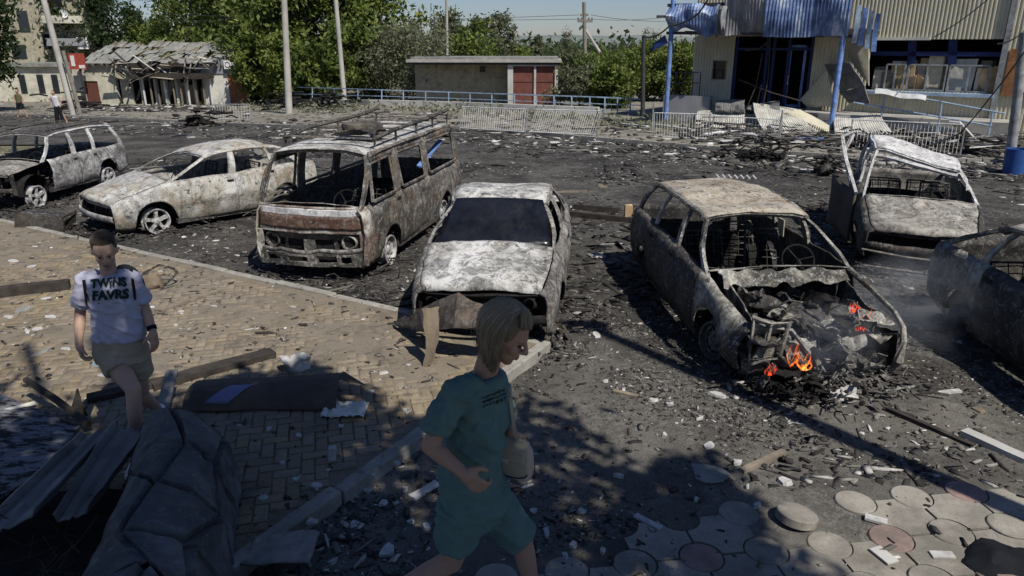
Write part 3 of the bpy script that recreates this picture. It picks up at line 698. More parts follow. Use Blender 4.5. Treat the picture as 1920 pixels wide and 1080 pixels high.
    # tail
    if S.get('tail'):
        m = MB(); xa, xb_ = S['tail'][:2]       # deck from xa back to xb_
        def deck(u, v):
            x = xa + (xb_ - xa) * u; zb, yb = interp(B, x)[:2]; k = 2 * v - 1; return V(x - .04 * (1 - k * k) * u, (yb - .05) * k, zb + .015 + .03 * (1 - k * k))
        m.grid(deck, 10, 14); W(m).build('boot_lid', MT('hood'), root, smooth=True, solid=.014)
    xr = S['x0']; zb, yb = interp(B, xr)[:2]
    m = MB(); m.grid(lambda u, v: V(xr - .05 * math.sin(math.pi * u) - .05 * math.sin(math.pi * v), (-yb + .02) + (2 * yb - .04) * u, zb + (zs + .12 - zb) * v), 14, 8)
    W(m).build('tail_panel', MT('tail'), root, smooth=True, solid=.014)
    # floor, firewall, dash, seats: sooty cabin
    m = MB(); m.box((0, 0, zs + .03), (wx[0] - wx[1] + .5, 2 * yb - .1 if yb > .5 else 1.3, .03)); m.grid(lambda u, v: V(xc + .02, -.68 + 1.36 * u, zs + .02 + (interp(B, xc)[0] - zs - .08) * v), 6, 4)
    m.grid(lambda u, v: V(S.get('bench', rx0 + .35) - .1 * v, -.62 + 1.24 * u, zs + .1 + .45 * v), 8, 5); W(m).build('floor_pan', M['soot'], root)
    m = MB(); m.grid(lambda u, v: V(xc - .05 - .32 * v + .02 * nz((u * 5, v * 3, seed)), -.64 + 1.28 * u, interp(B, xc)[0] - .04 - .20 * v * v + .05 * nz((u * 7, v * 4, seed + 4))), 20, 6); W(m).build('dashboard', M['soot'], root, smooth=True, solid=.02)
    if S.get('seats', True):
        sx = S.get('seatx', -.05)
        for yy in (-.36, .36): W_ = seat_frame(root, sx, yy, z0=zs + .18)
        for yy in (-.32, .32): seat_frame(root, sx - .85, yy, w=.56, h=.5, z0=zs + .2)
        m = MB(); c = V(xc - .36, .36, interp(B, xc)[0] + .0); n = 18
        m.tube([c + V(math.sin(.5) * .17 * math.sin(2 * math.pi * k / n) * -1, .18 * math.cos(2 * math.pi * k / n), .17 * math.cos(.5) * math.sin(2 * math.pi * k / n)) for k in range(n + 1)], .010, 5, False)
        for a in (.2, 2.2, 4.2): m.tube([c, c + V(-math.sin(.5) * .17 * math.sin(a), .18 * math.cos(a), .17 * math.cos(.5) * math.sin(a))], .009, 4)
        m.tube([c, c + V(.3, 0, -.16)], .02, 5); m.build('steering_wheel', M['soot'], root)
    # front structure
    if S.get('front', 'std') == 'std':
        zf, yf = interp(B, xf if xf else S['x1'])[:2]; x1 = S['x1']
        m = MB(); m.tube([(x1 - .12 + .08 * (1 - (k / 4 - 1) ** 2), (yf - .04) * (k / 4 - 1), zf - .05) for k in range(9)], .028, 5); W(m).build('slam_panel', MT('front'), root)
        m = MB(); n = 14
        m.grid(lambda u, v: V(x1 - .06 + .10 * (1 - (2 * u - 1) ** 2) + .02 * math.sin(math.pi * v), (-yf - .04) + (2 * yf + .08) * u, zs + .17 + .10 * v), n, 3); W(m).build('bumper_beam', MT('bumper'), root, smooth=True, solid=.02)
        m = MB(); m.grid(lambda u, v: V(x1 - .20 + .05 * (1 - (2 * u - 1) ** 2), -.36 + .72 * u, zs + .05 + (zf - zs - .14) * v), 10, 6); W(m).build('radiator', M['soot'], root, solid=.03)
        for s_ in (1, -1):
            m = MB(); cx, cy, cz = x1 - .14, s_ * (yf - .16), zf - .14
            m.lathe([(.10, -.02), (.085, .03), (.05, .06)], 12, 'x', (cx, cy, cz)); m.box((cx - .05, cy, cz), (.05, .28, .17)); W(m).build('headlamp_bucket', M['soot'], root, smooth=True)
            W(MB().bar((x1 - .2, s_ * (yf - .02), zs + .1), (x1 - .18, s_ * (yf - .02), zf - .04), .05, .07)).build('front_upright', MT('front'), root); W(MB().bar((x1 - .2, s_ * (yf - .3), zs + .1), (x1 - .18, s_ * (yf - .3), zf - .06), .03, .04)).build('front_upright', MT('front'), root)
    # engine block lumps
    m = MB(); rr = random.Random(seed * 3 + 1)
    for k in range(26):
        m.box((wx[0] + rr.uniform(-.35, .40), rr.uniform(-.5, .5), zs + rr.uniform(.05, .42)), (rr.uniform(.08, .35), rr.uniform(.08, .3), rr.uniform(.05, .2)), Matrix.Rotation(rr.uniform(-.6, .6), 3, 'Z') @ Matrix.Rotation(rr.uniform(-.4, .4), 3, 'X'))
    for k in range(10):
        a = V(wx[0] + rr.uniform(-.35, .35), rr.uniform(-.55, .55), zs + rr.uniform(.2, .5)); m.tube([a, a + V(rr.uniform(-.2, .2), rr.uniform(-.2, .2), .06), a + V(rr.uniform(-.4, .4), rr.uniform(-.4, .4), rr.uniform(-.1, .1))], .018, 5)
    W(m).build('engine', M['soot'], root)
    # wheels
    wr = S.get('rim_r', .20)
    for i, xw in enumerate(wx):
        for s_ in (1, -1):
            if (i, s_) in S.get('nowheel', ()): continue
            wheel(root, (xw, s_ * (ys_of(xw) - .10), wr + S.get('wheel_dz', .0)), s_, wr, M[S.get('rim_mat', 'alloy')], S.get('spokes', 5), S.get('steer', 0) if i == 0 else 0, lean=S.get('lean', 0) * s_ if i == 0 else 0)
        m = MB(); m.tube([(xw, -.6, wr), (xw, .6, wr)], .03, 6); m.box((xw, 0, zs + .06), (.25, .9, .05)); m.build('axle', M['soot'], root)
    # inner wheel wells
    for xw in wx:
        for s_ in (1, -1):
            m = MB(); m.grid(lambda u, v: V(xw + (Rw + .01) * math.cos(math.pi * u), s_ * (ys_of(xw) - .03 - .32 * v), zw + (Rw + .01) * math.sin(math.pi * u)), 12, 2); W(m).build('wheel_well', M['soot'], root, smooth=True)
    return root

# --- sedan in the middle, its soot-black windscreen still in place
sed = dict(mat='burnt_sedan', rim_mat='burnt_dark', roof_warp=lambda p: p + V(0, 0, -.035 * math.exp(-((p.x + .3) ** 2 + (p.y - .1) ** 2) / .12)), seed=3, amp=.022, x1=2.02, x0=-2.05, sill=.15, wheels=(1.22, -1.22), arch=.32, axle=.22, crease=.32,
    belt=[(2.05, .64, .62), (1.9, .68, .70), (1.3, .79, .76), (.95, .85, .78), (.2, .87, .80), (-1.0, .88, .80), (-1.5, .87, .78), (-2.05, .84, .70)],
    panels=[('fender', 1.98, .86), ('door', .86, -.05), ('door', -.05, -.85), ('rear_quarter', -.85, -2.05)], hood=(1.95, .95), roof=(-.85, .22, 1.24, .56),
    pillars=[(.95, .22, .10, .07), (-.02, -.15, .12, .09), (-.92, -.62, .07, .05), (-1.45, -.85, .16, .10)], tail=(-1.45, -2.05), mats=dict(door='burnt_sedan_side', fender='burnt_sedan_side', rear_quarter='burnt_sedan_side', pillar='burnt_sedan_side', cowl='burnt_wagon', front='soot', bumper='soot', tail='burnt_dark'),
    hood_round=.09, nowheel=((0, 1),), rim_r=.19)
sroot = vehicle('burnt_car', 'ash-white burnt sedan with soot-black windscreen standing between the van and the burning wagon', 'car', sed, (-.13, 8.96, 0), -1.668)
def windscreen(root, S, inset=.03):
    rx0, rx1, rz, rw = S['roof']; xc = S['hood'][1]; zb, yb = interp(S['belt'], xc)[:2]
    m = MB()
    def fn(u, v):
        k = 2 * u - 1; y = (yb - .07) * (1 - v) + (rw - .03) * v; x = xc - .10 + (rx1 - .01 - xc + .10) * v + .06 * (1 - k * k); z = zb - .0 + (rz + .01 - zb) * v + .03 * (1 - k * k) * v
        return V(x, y * k, z)
    m.grid(fn, 12, 8); return m.build('windscreen', M['glass'], root, smooth=True, solid=.006)
windscreen(sroot, sed)
m = MB(); m.box((.30, -.24, 1.20), (.01, .07, .08)); m.build('sticker', M['white_paint'], sroot)

# --- burning wagon
def wagon_roof(p):
    d = math.exp(-(((p.x + .35) / .28) ** 2 + ((p.y - .02) / .30) ** 2)); return p + V(0, 0, -.07 * d + .012 * nz(p, 4, 2))
wag = dict(mat='burnt_wagon', rim_mat='burnt_dark', seed=8, amp=.024, x1=1.95, x0=-2.2, sill=.14, wheels=(1.22, -1.25), arch=.33, axle=.22, crease=.45, bulge=.06,
    belt=[(2.0, .58, .66), (1.8, .64, .73), (1.3, .76, .78), (.95, .84, .80), (.2, .88, .81), (-1.2, .90, .81), (-1.9, .89, .78), (-2.2, .86, .72)],
    panels=[('fender', 1.90, .86), ('door', .86, -.1), ('door', -.1, -.98), ('rear_quarter', -.98, -2.2)], hood=(1.88, .95), no_hood=True, front='none', roof=(-1.85, .22, 1.26, .57),
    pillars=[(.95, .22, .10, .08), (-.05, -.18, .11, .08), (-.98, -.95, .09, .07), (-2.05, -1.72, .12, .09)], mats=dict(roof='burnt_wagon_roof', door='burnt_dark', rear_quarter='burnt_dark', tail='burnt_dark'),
    roof_warp=wagon_roof, skip=(('fender', 1),), nowheel=((0, 1), (0, -1)), rim_r=.20, bench=-1.2, roofarc=.04)
wroot = vehicle('burning_car', 'burnt station wagon without bonnet, its engine bay still on fire', 'car', wag, (2.68, 8.07, 0), -1.495)
def W5(m, a=.012): return m.jit(a, 2.2, 4).jit(a, 7, 9)
wheel(wroot, (1.22, -.68, .20), -1, .20, M['burnt_wreck'], 0, .38, lean=-.1)
# remains of the front: bent rails, inner wings, hanging strips
m = MB(); m.tube([(.95, .74, .84), (1.4, .75, .76), (1.72, .79, .66), (1.93, .78, .57), (1.985, .76, .46), (2.0, .74, .26), (1.96, .72, .16)], [.030, .026, .022, .022, .03, .045, .02], 7); W5(m).build('fender_rail', M['burnt_wagon'], wroot)
m = MB(); m.grid(lambda u, v: V(1.93 + .03 * v - .30 * u, .74 - .18 * u, .54 - .34 * v + .05 * nz((u * 3, v * 4, 1))), 6, 8); m.tube([(1.94, .74, .50), (1.72, .62, .42), (1.5, .5, .22)], .025, 5); W5(m).build('front_upright', M['soot'], wroot)
m = MB(); m.grid(lambda u, v: V(1.0 + .75 * u, .62 - .02 * v, .80 - .16 * u - .45 * v * (1 - .45 * u)), 10, 6); W5(m, .03).build('inner_wing', M['burnt_dark'], wroot, solid=.015)
m = MB(); m.grid(lambda u, v: V(1.0 + .80 * u, -.60 + .05 * v, .80 - .14 * u - .48 * v), 10, 6); W5(m, .03).build('inner_wing', M['burnt_wagon'], wroot, solid=.015)
m = MB(); m.grid(lambda u, v: V(.97 - .02 * v, -.62 + 1.24 * u, .83 - .60 * v), 20, 10).jit(.05, 4, 2); m.build('firewall', M['burnt_dark'], wroot, smooth=True, solid=.02)
m = MB()
for zz, xx in ((.70, 1.90), (.50, 1.95), (.30, 1.97)): m.tube([(xx, -.66, zz), (xx + .02, -.50, zz + .01), (xx, -.34, zz - .02)], .018, 5)
for yy in (-.64, -.5, -.36): m.tube([(1.90, yy, .70), (1.97, yy, .28)], .02, 5)
m.box((1.86, -.5, .58), (.05, .26, .10)); m.box((1.9, -.5, .38), (.04, .25, .12)); m.jit(.09, 5, 7); W5(m, .03).build('lamp_frame', M['burnt_wreck'], wroot)
m = MB(); m.tube([(1.86, -.62, .64), (1.95, -.3, .58), (1.97, -.1, .35), (1.92, -.02, .20)], .022, 5); W5(m, .03).build('slam_panel', M['burnt_wreck'], wroot)
rr = random.Random(5)
for k, (x, y, z, r) in enumerate(((1.62, .34, .34, .10), (1.66, .12, .32, .08), (1.45, -.05, .48, .12), (1.6, .5, .26, .07))):
    m = MB(); m.lathe([(.001, .02), (r * .35, .02), (r * .4, -.01), (r * .75, -.01), (r * .8, .03), (r, .03), (r, -.06)], 14, 'x', (x, y, z)); m.build('pulley', M['burnt_dark'], wroot, smooth=True)
m = MB()
for k in range(38):
    a = V(rr.uniform(1.1, 1.75), rr.uniform(-.5, .55), rr.uniform(.3, .68)); b = a + V(rr.uniform(-.2, .2), rr.uniform(-.25, .25), rr.uniform(-.15, .1)); m.tube([a, (a + b) / 2 + V(0, 0, .05), b], rr.uniform(.006, .018), 4)
m.build('wiring', M['burnt_dark'], wroot)
m = MB(); m.ball((1.42, .1, .52), (.26, .34, .10), 12, 7); m.ball((1.30, -.28, .60), (.14, .16, .07)); m.ball((1.5, .38, .55), (.12, .12, .08)); m.jit(.09, 6, 3); m.build('cylinder_head', M['burnt_dark'], wroot, smooth=True)
# crumpled sheet and castings that fill the nose
rr = random.Random(77)
for k in range(70):
    c = V(rr.uniform(1.05, 1.96), rr.uniform(-.62, .58), rr.uniform(.22, .70) - .12 * rr.random()); sz = rr.uniform(.07, .19); rot = Matrix.Rotation(rr.uniform(0, 6.3), 3, 'Z') @ Matrix.Rotation(rr.uniform(-1.3, 1.3), 3, 'X')
    m = MB(); m.grid(lambda u, v: c + rot @ V((u - .5) * sz * 2, (v - .5) * sz * 1.4, .35 * sz * nz((u * 3, v * 3, k * 1.7), 1, k)), 7, 6); m.jit(.06, 9, k); m.build('crumpled_sheet', M[rr.choice(['burnt_wagon', 'burnt_dark', 'burnt_wagon', 'burnt_wreck', 'soot'])], wroot, solid=.008)
m = MB(); m.grid(lambda u, v: V(1.90 - .10 * v + .05 * math.sin(7 * u), -.70 + 1.40 * u, .30 - .20 * v + .06 * nz((u * 9, v * 3, 4))), 40, 8).jit(.07, 6, 2); m.build('valance', M['burnt_wagon'], wroot, solid=.010)
m = MB(); m.grid(lambda u, v: V(1.0 + .16 * v + .05 * nz((u * 6, v, 8)), -.66 + 1.32 * u, .86 - .10 * v + .05 * nz((u * 8, v * 3, 2))), 36, 8).jit(.05, 7, 6); m.build('scuttle_panel', M['burnt_wagon'], wroot, solid=.012)
# fold-down orange scrap on the rear corner
m = MB(); m.box((-2.15, -.86, .80), (.08, .10, .16)); m.jit(.02, 9, 1); m.build('rear_lamp', M['shopfront_panel'], wroot)
m = MB(); m.box((-.45, .62, .95), (.16, .01, .20)); m.jit(.02, 9, 1); m.build('door_tag', M['pale_timber'], wroot)
m = MB()
for k in range(7):
    x = -1.1 + k * .0; y = .12 + k * .075; m.tube([(-1.55 + .02 * k, y, 1.37), (-1.5 + .02 * k, y + .02, 1.41), (-1.42 + .02 * k, y + .03, 1.38)], .010, 5)
m.build('roof_spring', M['white_steel'], wroot)
# flames
def flame(root, name, base, h, w, mt, seed):
    rr = random.Random(seed); m = MB()
    for k in range(7):
        b = Vector(base) + V(rr.uniform(-w, w) * .3, rr.uniform(-w, w), rr.uniform(0, h * .2)); hh = h * rr.uniform(.35, 1); ph = rr.uniform(0, 6)
        pts = [b + V(.25 * w * math.sin(ph + 3 * t_), .45 * w * math.sin(ph * 2 + 4 * t_), hh * t_) for t_ in [i / 6 for i in range(7)]]
        m.tube(pts, [w * q * rr.uniform(.5, 1.0) for q in (.10, .20, .17, .13, .09, .05, .01)], 6)
    m.jit(w * .35, 14, seed); return m.build(name, M[mt], root, smooth=True)
fl = empty('fire', wroot.matrix_world @ V(0, 0, 0)); fl.location = (2.68, 8.07, 0); fl.rotation_euler = (0, 0, -1.495)
tag(fl, 'small orange flames licking out of the engine bay of the burnt wagon', 'fire')
flame(fl, 'flame', (1.99, -.26, .24), .26, .045, 'flame_orange', 1); flame(fl, 'flame', (2.0, -.16, .22), .15, .05, 'flame_orange', 5); flame(fl, 'flame', (2.01, -.16, .21), .08, .04, 'flame_yellow', 2)
flame(fl, 'flame', (1.90, .40, .40), .36, .042, 'flame_red', 3); flame(fl, 'flame', (1.84, .34, .68), .14, .04, 'flame_red', 6); flame(fl, 'flame', (2.02, -.46, .18), .12, .05, 'flame_red', 4)
# burnt heap under the nose
def heap(name, root_or_none, pts, n, mt, seed, rad=.35, hgt=.16):
    rr = random.Random(seed); m = MB()
    for k in range(n):
        c = Vector(rr.choice(pts)) + V(rr.gauss(0, rad * .5), rr.gauss(0, rad * .5), abs(rr.gauss(0, hgt * .5)))
        rot = Matrix.Rotation(rr.uniform(0, 6.3), 3, 'Z') @ Matrix.Rotation(rr.uniform(-.7, .7), 3, 'X')
        if rr.random() < .45: m.box(c, (rr.uniform(.02, .15), rr.uniform(.015, .06), rr.uniform(.003, .012)), rot)
        elif rr.random() < .6: a = c; b = c + rot @ V(rr.uniform(.08, .30), 0, .04); m.tube([a, (a + b) / 2 + V(0, 0, rr.uniform(0, .06)), b], rr.uniform(.005, .014), 4)
        else: m.ball(c, (rr.uniform(.012, .045), rr.uniform(.012, .045), rr.uniform(.01, .025)), 6, 4, rot)
    m.jit(.02, 8, seed); o = m.build(name, mt, root_or_none); return o
nose = [G(1440, 690), G(1500, 715), G(1580, 730), G(1400, 670), G(1640, 720), G(1520, 690)]
def lo(p): return Vector(p)
for nm, n, mt_, sd, lb in (('ash_heap', 620, 'burnt_sedan_side', 21, 'heap of grey ash and wire under the nose of the burning wagon'), ('melted_scrap_heap', 240, 'soot', 22, 'black molten scrap lying in front of the burning wagon')):
    o = heap(nm, None, nose if sd == 21 else [G(1480, 740), G(1540, 745), G(1440, 720)], n, M[mt_], sd, .30, .14); tag(o, lb, 'debris', kind='stuff')
m = MB(); m.ball((0, 0, .05), (.13, .11, .09), 12, 8); m.jit(.09, 7, 5); o = m.build('molten_lump', M['plaster_chunk'], None, smooth=True); o.location = G(1578, 748); tag(o, 'pale melted lump on the ground before the burning wagon', 'debris')

# --- silver hatchback
hat = dict(mat='burnt_hatch', seed=14, amp=.016, x1=1.95, x0=-1.95, sill=.13, wheels=(1.22, -1.22), arch=.33, axle=.22, crease=.5, bulge=.05,
    belt=[(2.0, .54, .60), (1.85, .60, .70), (1.35, .74, .77), (1.0, .83, .79), (.2, .86, .81), (-1.0, .89, .80), (-1.6, .90, .77), (-1.95, .87, .70)],
    panels=[('fender', 1.88, .80), ('door', .80, -.22), ('door', -.22, -1.02), ('rear_quarter', -1.02, -1.95)], hood=(1.88, .98), roof=(-1.35, .20, 1.18, .55),
    pillars=[(1.0, .18, .09, .08), (-.22, -.30, .13, .11), (-1.02, -.98, .07, .06), (-1.66, -1.28, .20, .16)], mats=dict(cowl='burnt_wagon', front='burnt_wreck', bumper='burnt_white', pillar='burnt_hatch'),
    crown=.07, hood_round=.14, rim_r=.215, roofarc=.07, roofcrown=.06)
vehicle('burnt_car', 'silver-grey burnt hatchback with pale alloy wheels beside the van', 'car', hat, (-5.73, 13.36, 0), -2.30)

# --- jeep-like car at the left edge
jeep = dict(mat='burnt_jeep', seed=19, amp=.022, x1=2.05, x0=-2.15, sill=.28, wheels=(1.30, -1.28), arch=.42, axle=.32, crease=.4,
    belt=[(2.1, .86, .68), (1.9, .90, .76), (1.0, 1.0, .80), (.2, 1.02, .82), (-1.2, 1.04, .82), (-2.15, 1.02, .78)],
    panels=[('fender', 2.0, .80), ('door', .80, -.18), ('door', -.18, -.95), ('rear_quarter', -.95, -2.15)], hood=(1.98, .98), roof=(-1.95, .42, 1.52, .60),
    pillars=[(.95, .42, .10, .08), (-.16, -.20, .14, .10), (-.95, -.98, .10, .08), (-2.10, -1.90, .14, .12)], mats=dict(hood='burnt_wreck', front='burnt_dark', bumper='burnt_dark', fender='burnt_dark', roof='burnt_dark', cowl='burnt_wreck', pillar='burnt_white'),
    rim_r=.25, skip=(('fender', 1),), hood_warp=lambda p: p + V(0, 0, -.06), nowheel=())
jroot = vehicle('burnt_jeep', 'burnt off-road car with bare white window frames at the left edge', 'car', jeep, (-9.85, 15.22, 0), -1.66)
jroot.scale = (.86, .86, .86)
m = MB()
for s_ in (-.5, .5):
    m.tube([(.3, s_, 1.62), (-1.8, s_, 1.64)], .016, 5)
    for x in (.2, -.5, -1.1, -1.7): m.tube([(x, s_, 1.57), (x, s_, 1.70 if s_ > 0 else 1.64)], .012, 4)
m.jit(.02, 2, 3).build('roof_rack', M['burnt_dark'], jroot)

# --- crushed car on the right: bowl-shaped bonnet, roof torn up on one side
def wreck_warp(p):
    t_ = smooth01((p.z - .85) / .5); k = smooth01((-p.y + .6) / 1.2)
    q = p + V(-.10 * t_ * k, -.05 * t_ * k, .16 * t_ * k - .10 * t_ * (1 - k)); return q
wr = dict(mat='burnt_wreck', rim_mat='burnt_dark', seed=27, amp=.032, x1=1.85, x0=-1.9, sill=.14, wheels=(1.15, -1.2), arch=.32, axle=.22,
    belt=[(1.9, .55, .62), (1.7, .62, .70), (1.2, .78, .76), (.90, .88, .78), (.2, .92, .80), (-1.0, .93, .80), (-1.9, .90, .70)],
    panels=[('fender', 1.80, .80), ('door', .80, -.12), ('door', -.12, -.95), ('rear_quarter', -.95, -1.9)], hood=(1.78, .90), roof=(-1.3, -.02, 1.34, .56),
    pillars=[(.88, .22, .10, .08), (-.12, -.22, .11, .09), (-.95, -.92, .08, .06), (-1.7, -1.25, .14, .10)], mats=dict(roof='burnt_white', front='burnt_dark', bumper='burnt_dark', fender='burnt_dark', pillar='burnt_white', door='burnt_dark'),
    warp=wreck_warp, crown=.03, hood_warp=lambda p: p + V(0, 0, -.05 * math.exp(-((p.x - 1.3) / .35) ** 2) * (1 - (p.y / .75) ** 2)), roofcrown=.03, roofarc=.08)
xroot = vehicle('crushed_car', 'crushed burnt car with white roof torn up at one corner, right of the burning wagon', 'car', wr, (6.30, 11.30, 0), -1.95)
m = MB(); m.tube([wreck_warp(V(.24, (k / 4 - 1) * .58, 1.26)) for k in range(9)], .035, 6); m.jit(.03, 3, 2).build('windscreen_header', M['burnt_white'], xroot, smooth=True)
m = MB(); m.grid(lambda u, v: V(.75 - .72 * u + .25 * v, -.86 - .34 * math.sin(1.1 * u) , .92 + .12 * u - .70 * v), 14, 8).jit(.03, 2.5, 4); m.build('open_door', M['dark_panel'], xroot, smooth=True, solid=.03)
m = MB(); m.tube([(.8, -.86, .90), (.1, -1.02, 1.30), (-.25, -1.1, 1.62), (-.3, -.95, 1.70)], .03, 5); m.tube([(.1, -.9, .92), (-.15, -1.05, 1.4), (-.3, -.95, 1.66)], .03, 5); m.jit(.03, 3, 2).build('door_frame', M['burnt_white'], xroot)
m = MB(); m.tube([(1.92, -.75, .33), (2.05, -.2, .30), (2.0, .3, .27), (1.9, .7, .30)], .018, 5); m.tube([(2.0, -.7, .12), (2.05, .3, .09)], .02, 5); m.build('bumper_strip', M['burnt_wreck'], xroot)

# --- dark car at the right edge
dk = dict(mat='burnt_dark', rim_mat='burnt_dark', seed=33, amp=.020, x1=2.0, x0=-2.0, sill=.15, wheels=(1.22, -1.2), arch=.32, axle=.22, crease=.3,
    belt=[(2.05, .64, .62), (1.9, .68, .70), (1.3, .79, .76), (.95, .85, .78), (.2, .87, .80), (-1.0, .90, .80), (-1.5, .91, .78), (-2.0, .88, .70)],
    panels=[('fender', 1.98, .86), ('door', .86, -.05), ('door', -.05, -.9), ('rear_quarter', -.9, -2.0)], hood=(1.95, .95), roof=(-1.15, .22, 1.26, .57),
    pillars=[(.95, .22, .10, .07), (-.02, -.15, .12, .09), (-1.05, -.85, .10, .06), (-1.92, -1.15, .16, .10)], mats=dict(roof='burnt_wagon_roof', rear_quarter='burnt_wagon', pillar='burnt_wagon'), seats=True)
vehicle('burnt_car', 'soot-black burnt car half out of the picture at the right edge', 'car', dk, (5.62, 6.15, 0), -1.60)

# ash, wire and burnt tyre remains on the ground under each wreck
for nm_, (cx, cy), yaw_, sd in (('sedan', (-.13, 8.96), -1.668, 101), ('van', (-2.26, 11.5), -1.79, 102), ('hatchback', (-5.73, 13.36), -2.30, 103), ('jeep', (-9.85, 15.22), -1.66, 104), ('crushed car', (6.30, 11.30), -1.95, 105), ('dark car', (5.62, 6.15), -1.60, 106), ('wagon', (2.68, 8.07), -1.495, 107)):
    pts_ = []
    for lx in (1.9, 1.5, 1.2, -1.2, .3, -.6):
        for ly in (-.72, .72, -.4, .4): pts_.append(V(cx + lx * math.cos(yaw_) - ly * math.sin(yaw_), cy + lx * math.sin(yaw_) + ly * math.cos(yaw_), .01))
    o = heap('tyre_ash', None, pts_, 420, M['burnt_dark'], sd, .34, .07); tag(o, 'burnt tyre wire and ash lying under the ' + nm_, 'debris', kind='stuff')
# --- the van
van = dict(mat='burnt_van', seed=5, roof_warp=lambda p: p + V(0, 0, -.03 * math.exp(-((p.x - .9) ** 2 + p.y ** 2) / .3)), amp=.020, x1=2.10, x0=-2.25, sill=.20, wheels=(1.22, -1.30), arch=.35, axle=.24, crease=.42, bulge=.03, rise=.0,
    belt=[(2.14, 1.0, .74), (2.0, 1.0, .79), (1.4, 1.01, .81), (-1.5, 1.02, .82), (-2.25, 1.02, .79)], ys=lambda x: .81 if x < 1.9 else .81 - (x - 1.9) * .2,
    panels=[('front_corner', 2.10, 1.90), ('door', 1.90, .82), ('sliding_door', .82, -.45), ('rear_quarter', -.45, -2.25)], hood=(None, 2.04), front='van', roof=(-2.12, 1.62, 1.66, .68), roofflare=.02, roofcrown=.07, roofarc=.02,
    pillars=[(2.04, 1.62, .10, .09), (.80, .72, .20, .16), (-.45, -.47, .16, .13), (-2.18, -2.08, .16, .14)], mats=dict(roof='burnt_sedan', pillar='burnt_van', front_corner='burnt_van_front', cowl='burnt_van_front'), seats=True, seatx=1.1, rim_r=.22, spokes=0, bench=-1.4)
vroot = vehicle('burnt_van', 'burnt-out minivan with roof rack and open window holes, nose to the camera', 'van', van, (-2.26, 11.5, 0), -1.79)
def WV(m, a=.010): return m.jit(a, 2, 5).jit(a * .8, 6, 7)
def face(u, v, z0, z1, xo=0.0):
    k = 2 * u - 1; hw = .745; y = hw * k; z = z0 + (z1 - z0) * v; x = 2.13 + xo - .10 * abs(k) ** 3.5 - .04 * max(0, z - .75) + .02 * math.sin(math.pi * u)
    return V(x, y, z)
for nm_, za, zb_, xo_, mt_ in (('front_panel', .715, .895, .018, 'van_rust'), ('windscreen_panel', .893, .99, .012, 'burnt_white'), ('lower_panel', .655, .717, .006, 'burnt_van_front')):
    m = MB(); m.grid(lambda u, v: face(u, v, za, zb_, xo_), 26, 5); WV(m, .014).build(nm_, M[mt_], vroot, smooth=True, solid=.016)
m = MB(); m.grid(lambda u, v: face(u, v, .56, .66, -.05), 20, 2); WV(m).build('grille_strip', M['burnt_dark'], vroot, smooth=True, solid=.014)
m = MB(); m.grid(lambda u, v: face(.20 + .60 * u, v, .42, .60, -.09), 16, 3); WV(m).build('radiator', M['soot'], vroot, solid=.02)
for s_ in (1, -1):
    m = MB(); m.lathe([(.115, .02), (.10, .05), (.095, .03), (.06, -.02), (.02, -.05)], 16, 'x', (2.05, s_ * .56, .53)); WV(m, .02).build('headlamp', M['burnt_wagon'], vroot, smooth=True)
    m = MB(); m.box((2.0, s_ * .58, .52), (.06, .34, .24)); WV(m).build('headlamp_bucket', M['soot'], vroot)
    WV(MB().bar((2.05, s_ * .36, .36), (2.03, s_ * .34, .66), .05, .07), .03).build('front_upright', M['burnt_dark'], vroot); WV(MB().bar((2.04, s_ * .76, .22), (2.04, s_ * .75, .66), .09, .05)).build('front_upright', M['burnt_van_front'], vroot)
m = MB(); m.box((2.09, 0, .47), (.05, .14, .20)); m.box((2.07, .0, .56), (.05, .08, .12)); WV(m, .03).build('centre_bracket', M['burnt_wagon'], vroot)
m = MB(); m.grid(lambda u, v: face(u, v, .37, .43, .02), 22, 2); WV(m, .035).build('front_bar', M['burnt_sedan_side'], vroot, smooth=True, solid=.03)
def bump_(u, v): return face(u, v, .20, .37, .04)
m = MB()
nu, nv = 22, 6
for i in range(nu):
    for j in range(nv):
        uc, vc = (i + .5) / nu, (j + .5) / nv
        hole = (.10 < uc < .22 or .33 < uc < .50 or .60 < uc < .78 or .84 < uc < .93) and .25 < vc < .85
        if not hole: m.add([bump_(i / nu, j / nv), bump_((i + 1) / nu, j / nv), bump_((i + 1) / nu, (j + 1) / nv), bump_(i / nu, (j + 1) / nv)], [(0, 1, 2, 3)])
WV(m, .03).build('bumper', M['burnt_wagon'], vroot, smooth=False, solid=.03)
m = MB(); m.grid(lambda u, v: face(.05 + .9 * u, v, .18, .40, -.10), 8, 2); m.build('undertray', M['soot'], vroot)
m = MB(); m.tube([face(k / 10, 1, .6, 1.0, .0) for k in range(11)], .022, 5); WV(m).build('windscreen_frame', M['burnt_van_front'], vroot)
# window frames on the flanks
for s_ in (1, -1):
    for xa, xb in ((1.80, .95), (.68, -.34), (-.56, -2.0)):
        m = MB(); loop = [(xa, 1.04), (xa - .16, 1.52), (xb + .04, 1.54), (xb, 1.52), (xb, 1.06), (xb + .05, 1.03)] if xa > 1.5 else [(xa, 1.06), (xa, 1.50), (xa - .05, 1.54), (xb + .05, 1.54), (xb, 1.50), (xb, 1.08), (xb + .05, 1.04), (xa - .05, 1.04)]
        def yy(z): return s_ * (.80 - .12 * (z - 1.0) / .66 + .015)
        pts = [V(x, yy(z), z) for x, z in loop] + [V(loop[0][0], yy(loop[0][1]), loop[0][1])]
        m.tube(pts, .024, 5, False); WV(m, .006).build('window_frame', M['burnt_van'], vroot, smooth=True)
    m = MB(); m.grid(lambda u, v: V(1.60 - 3.7 * u, s_ * (.70 - .022 * (v) + .012), 1.54 + .13 * v), 40, 2); WV(m).build('upper_side', M['burnt_van'], vroot, smooth=True, solid=.016)
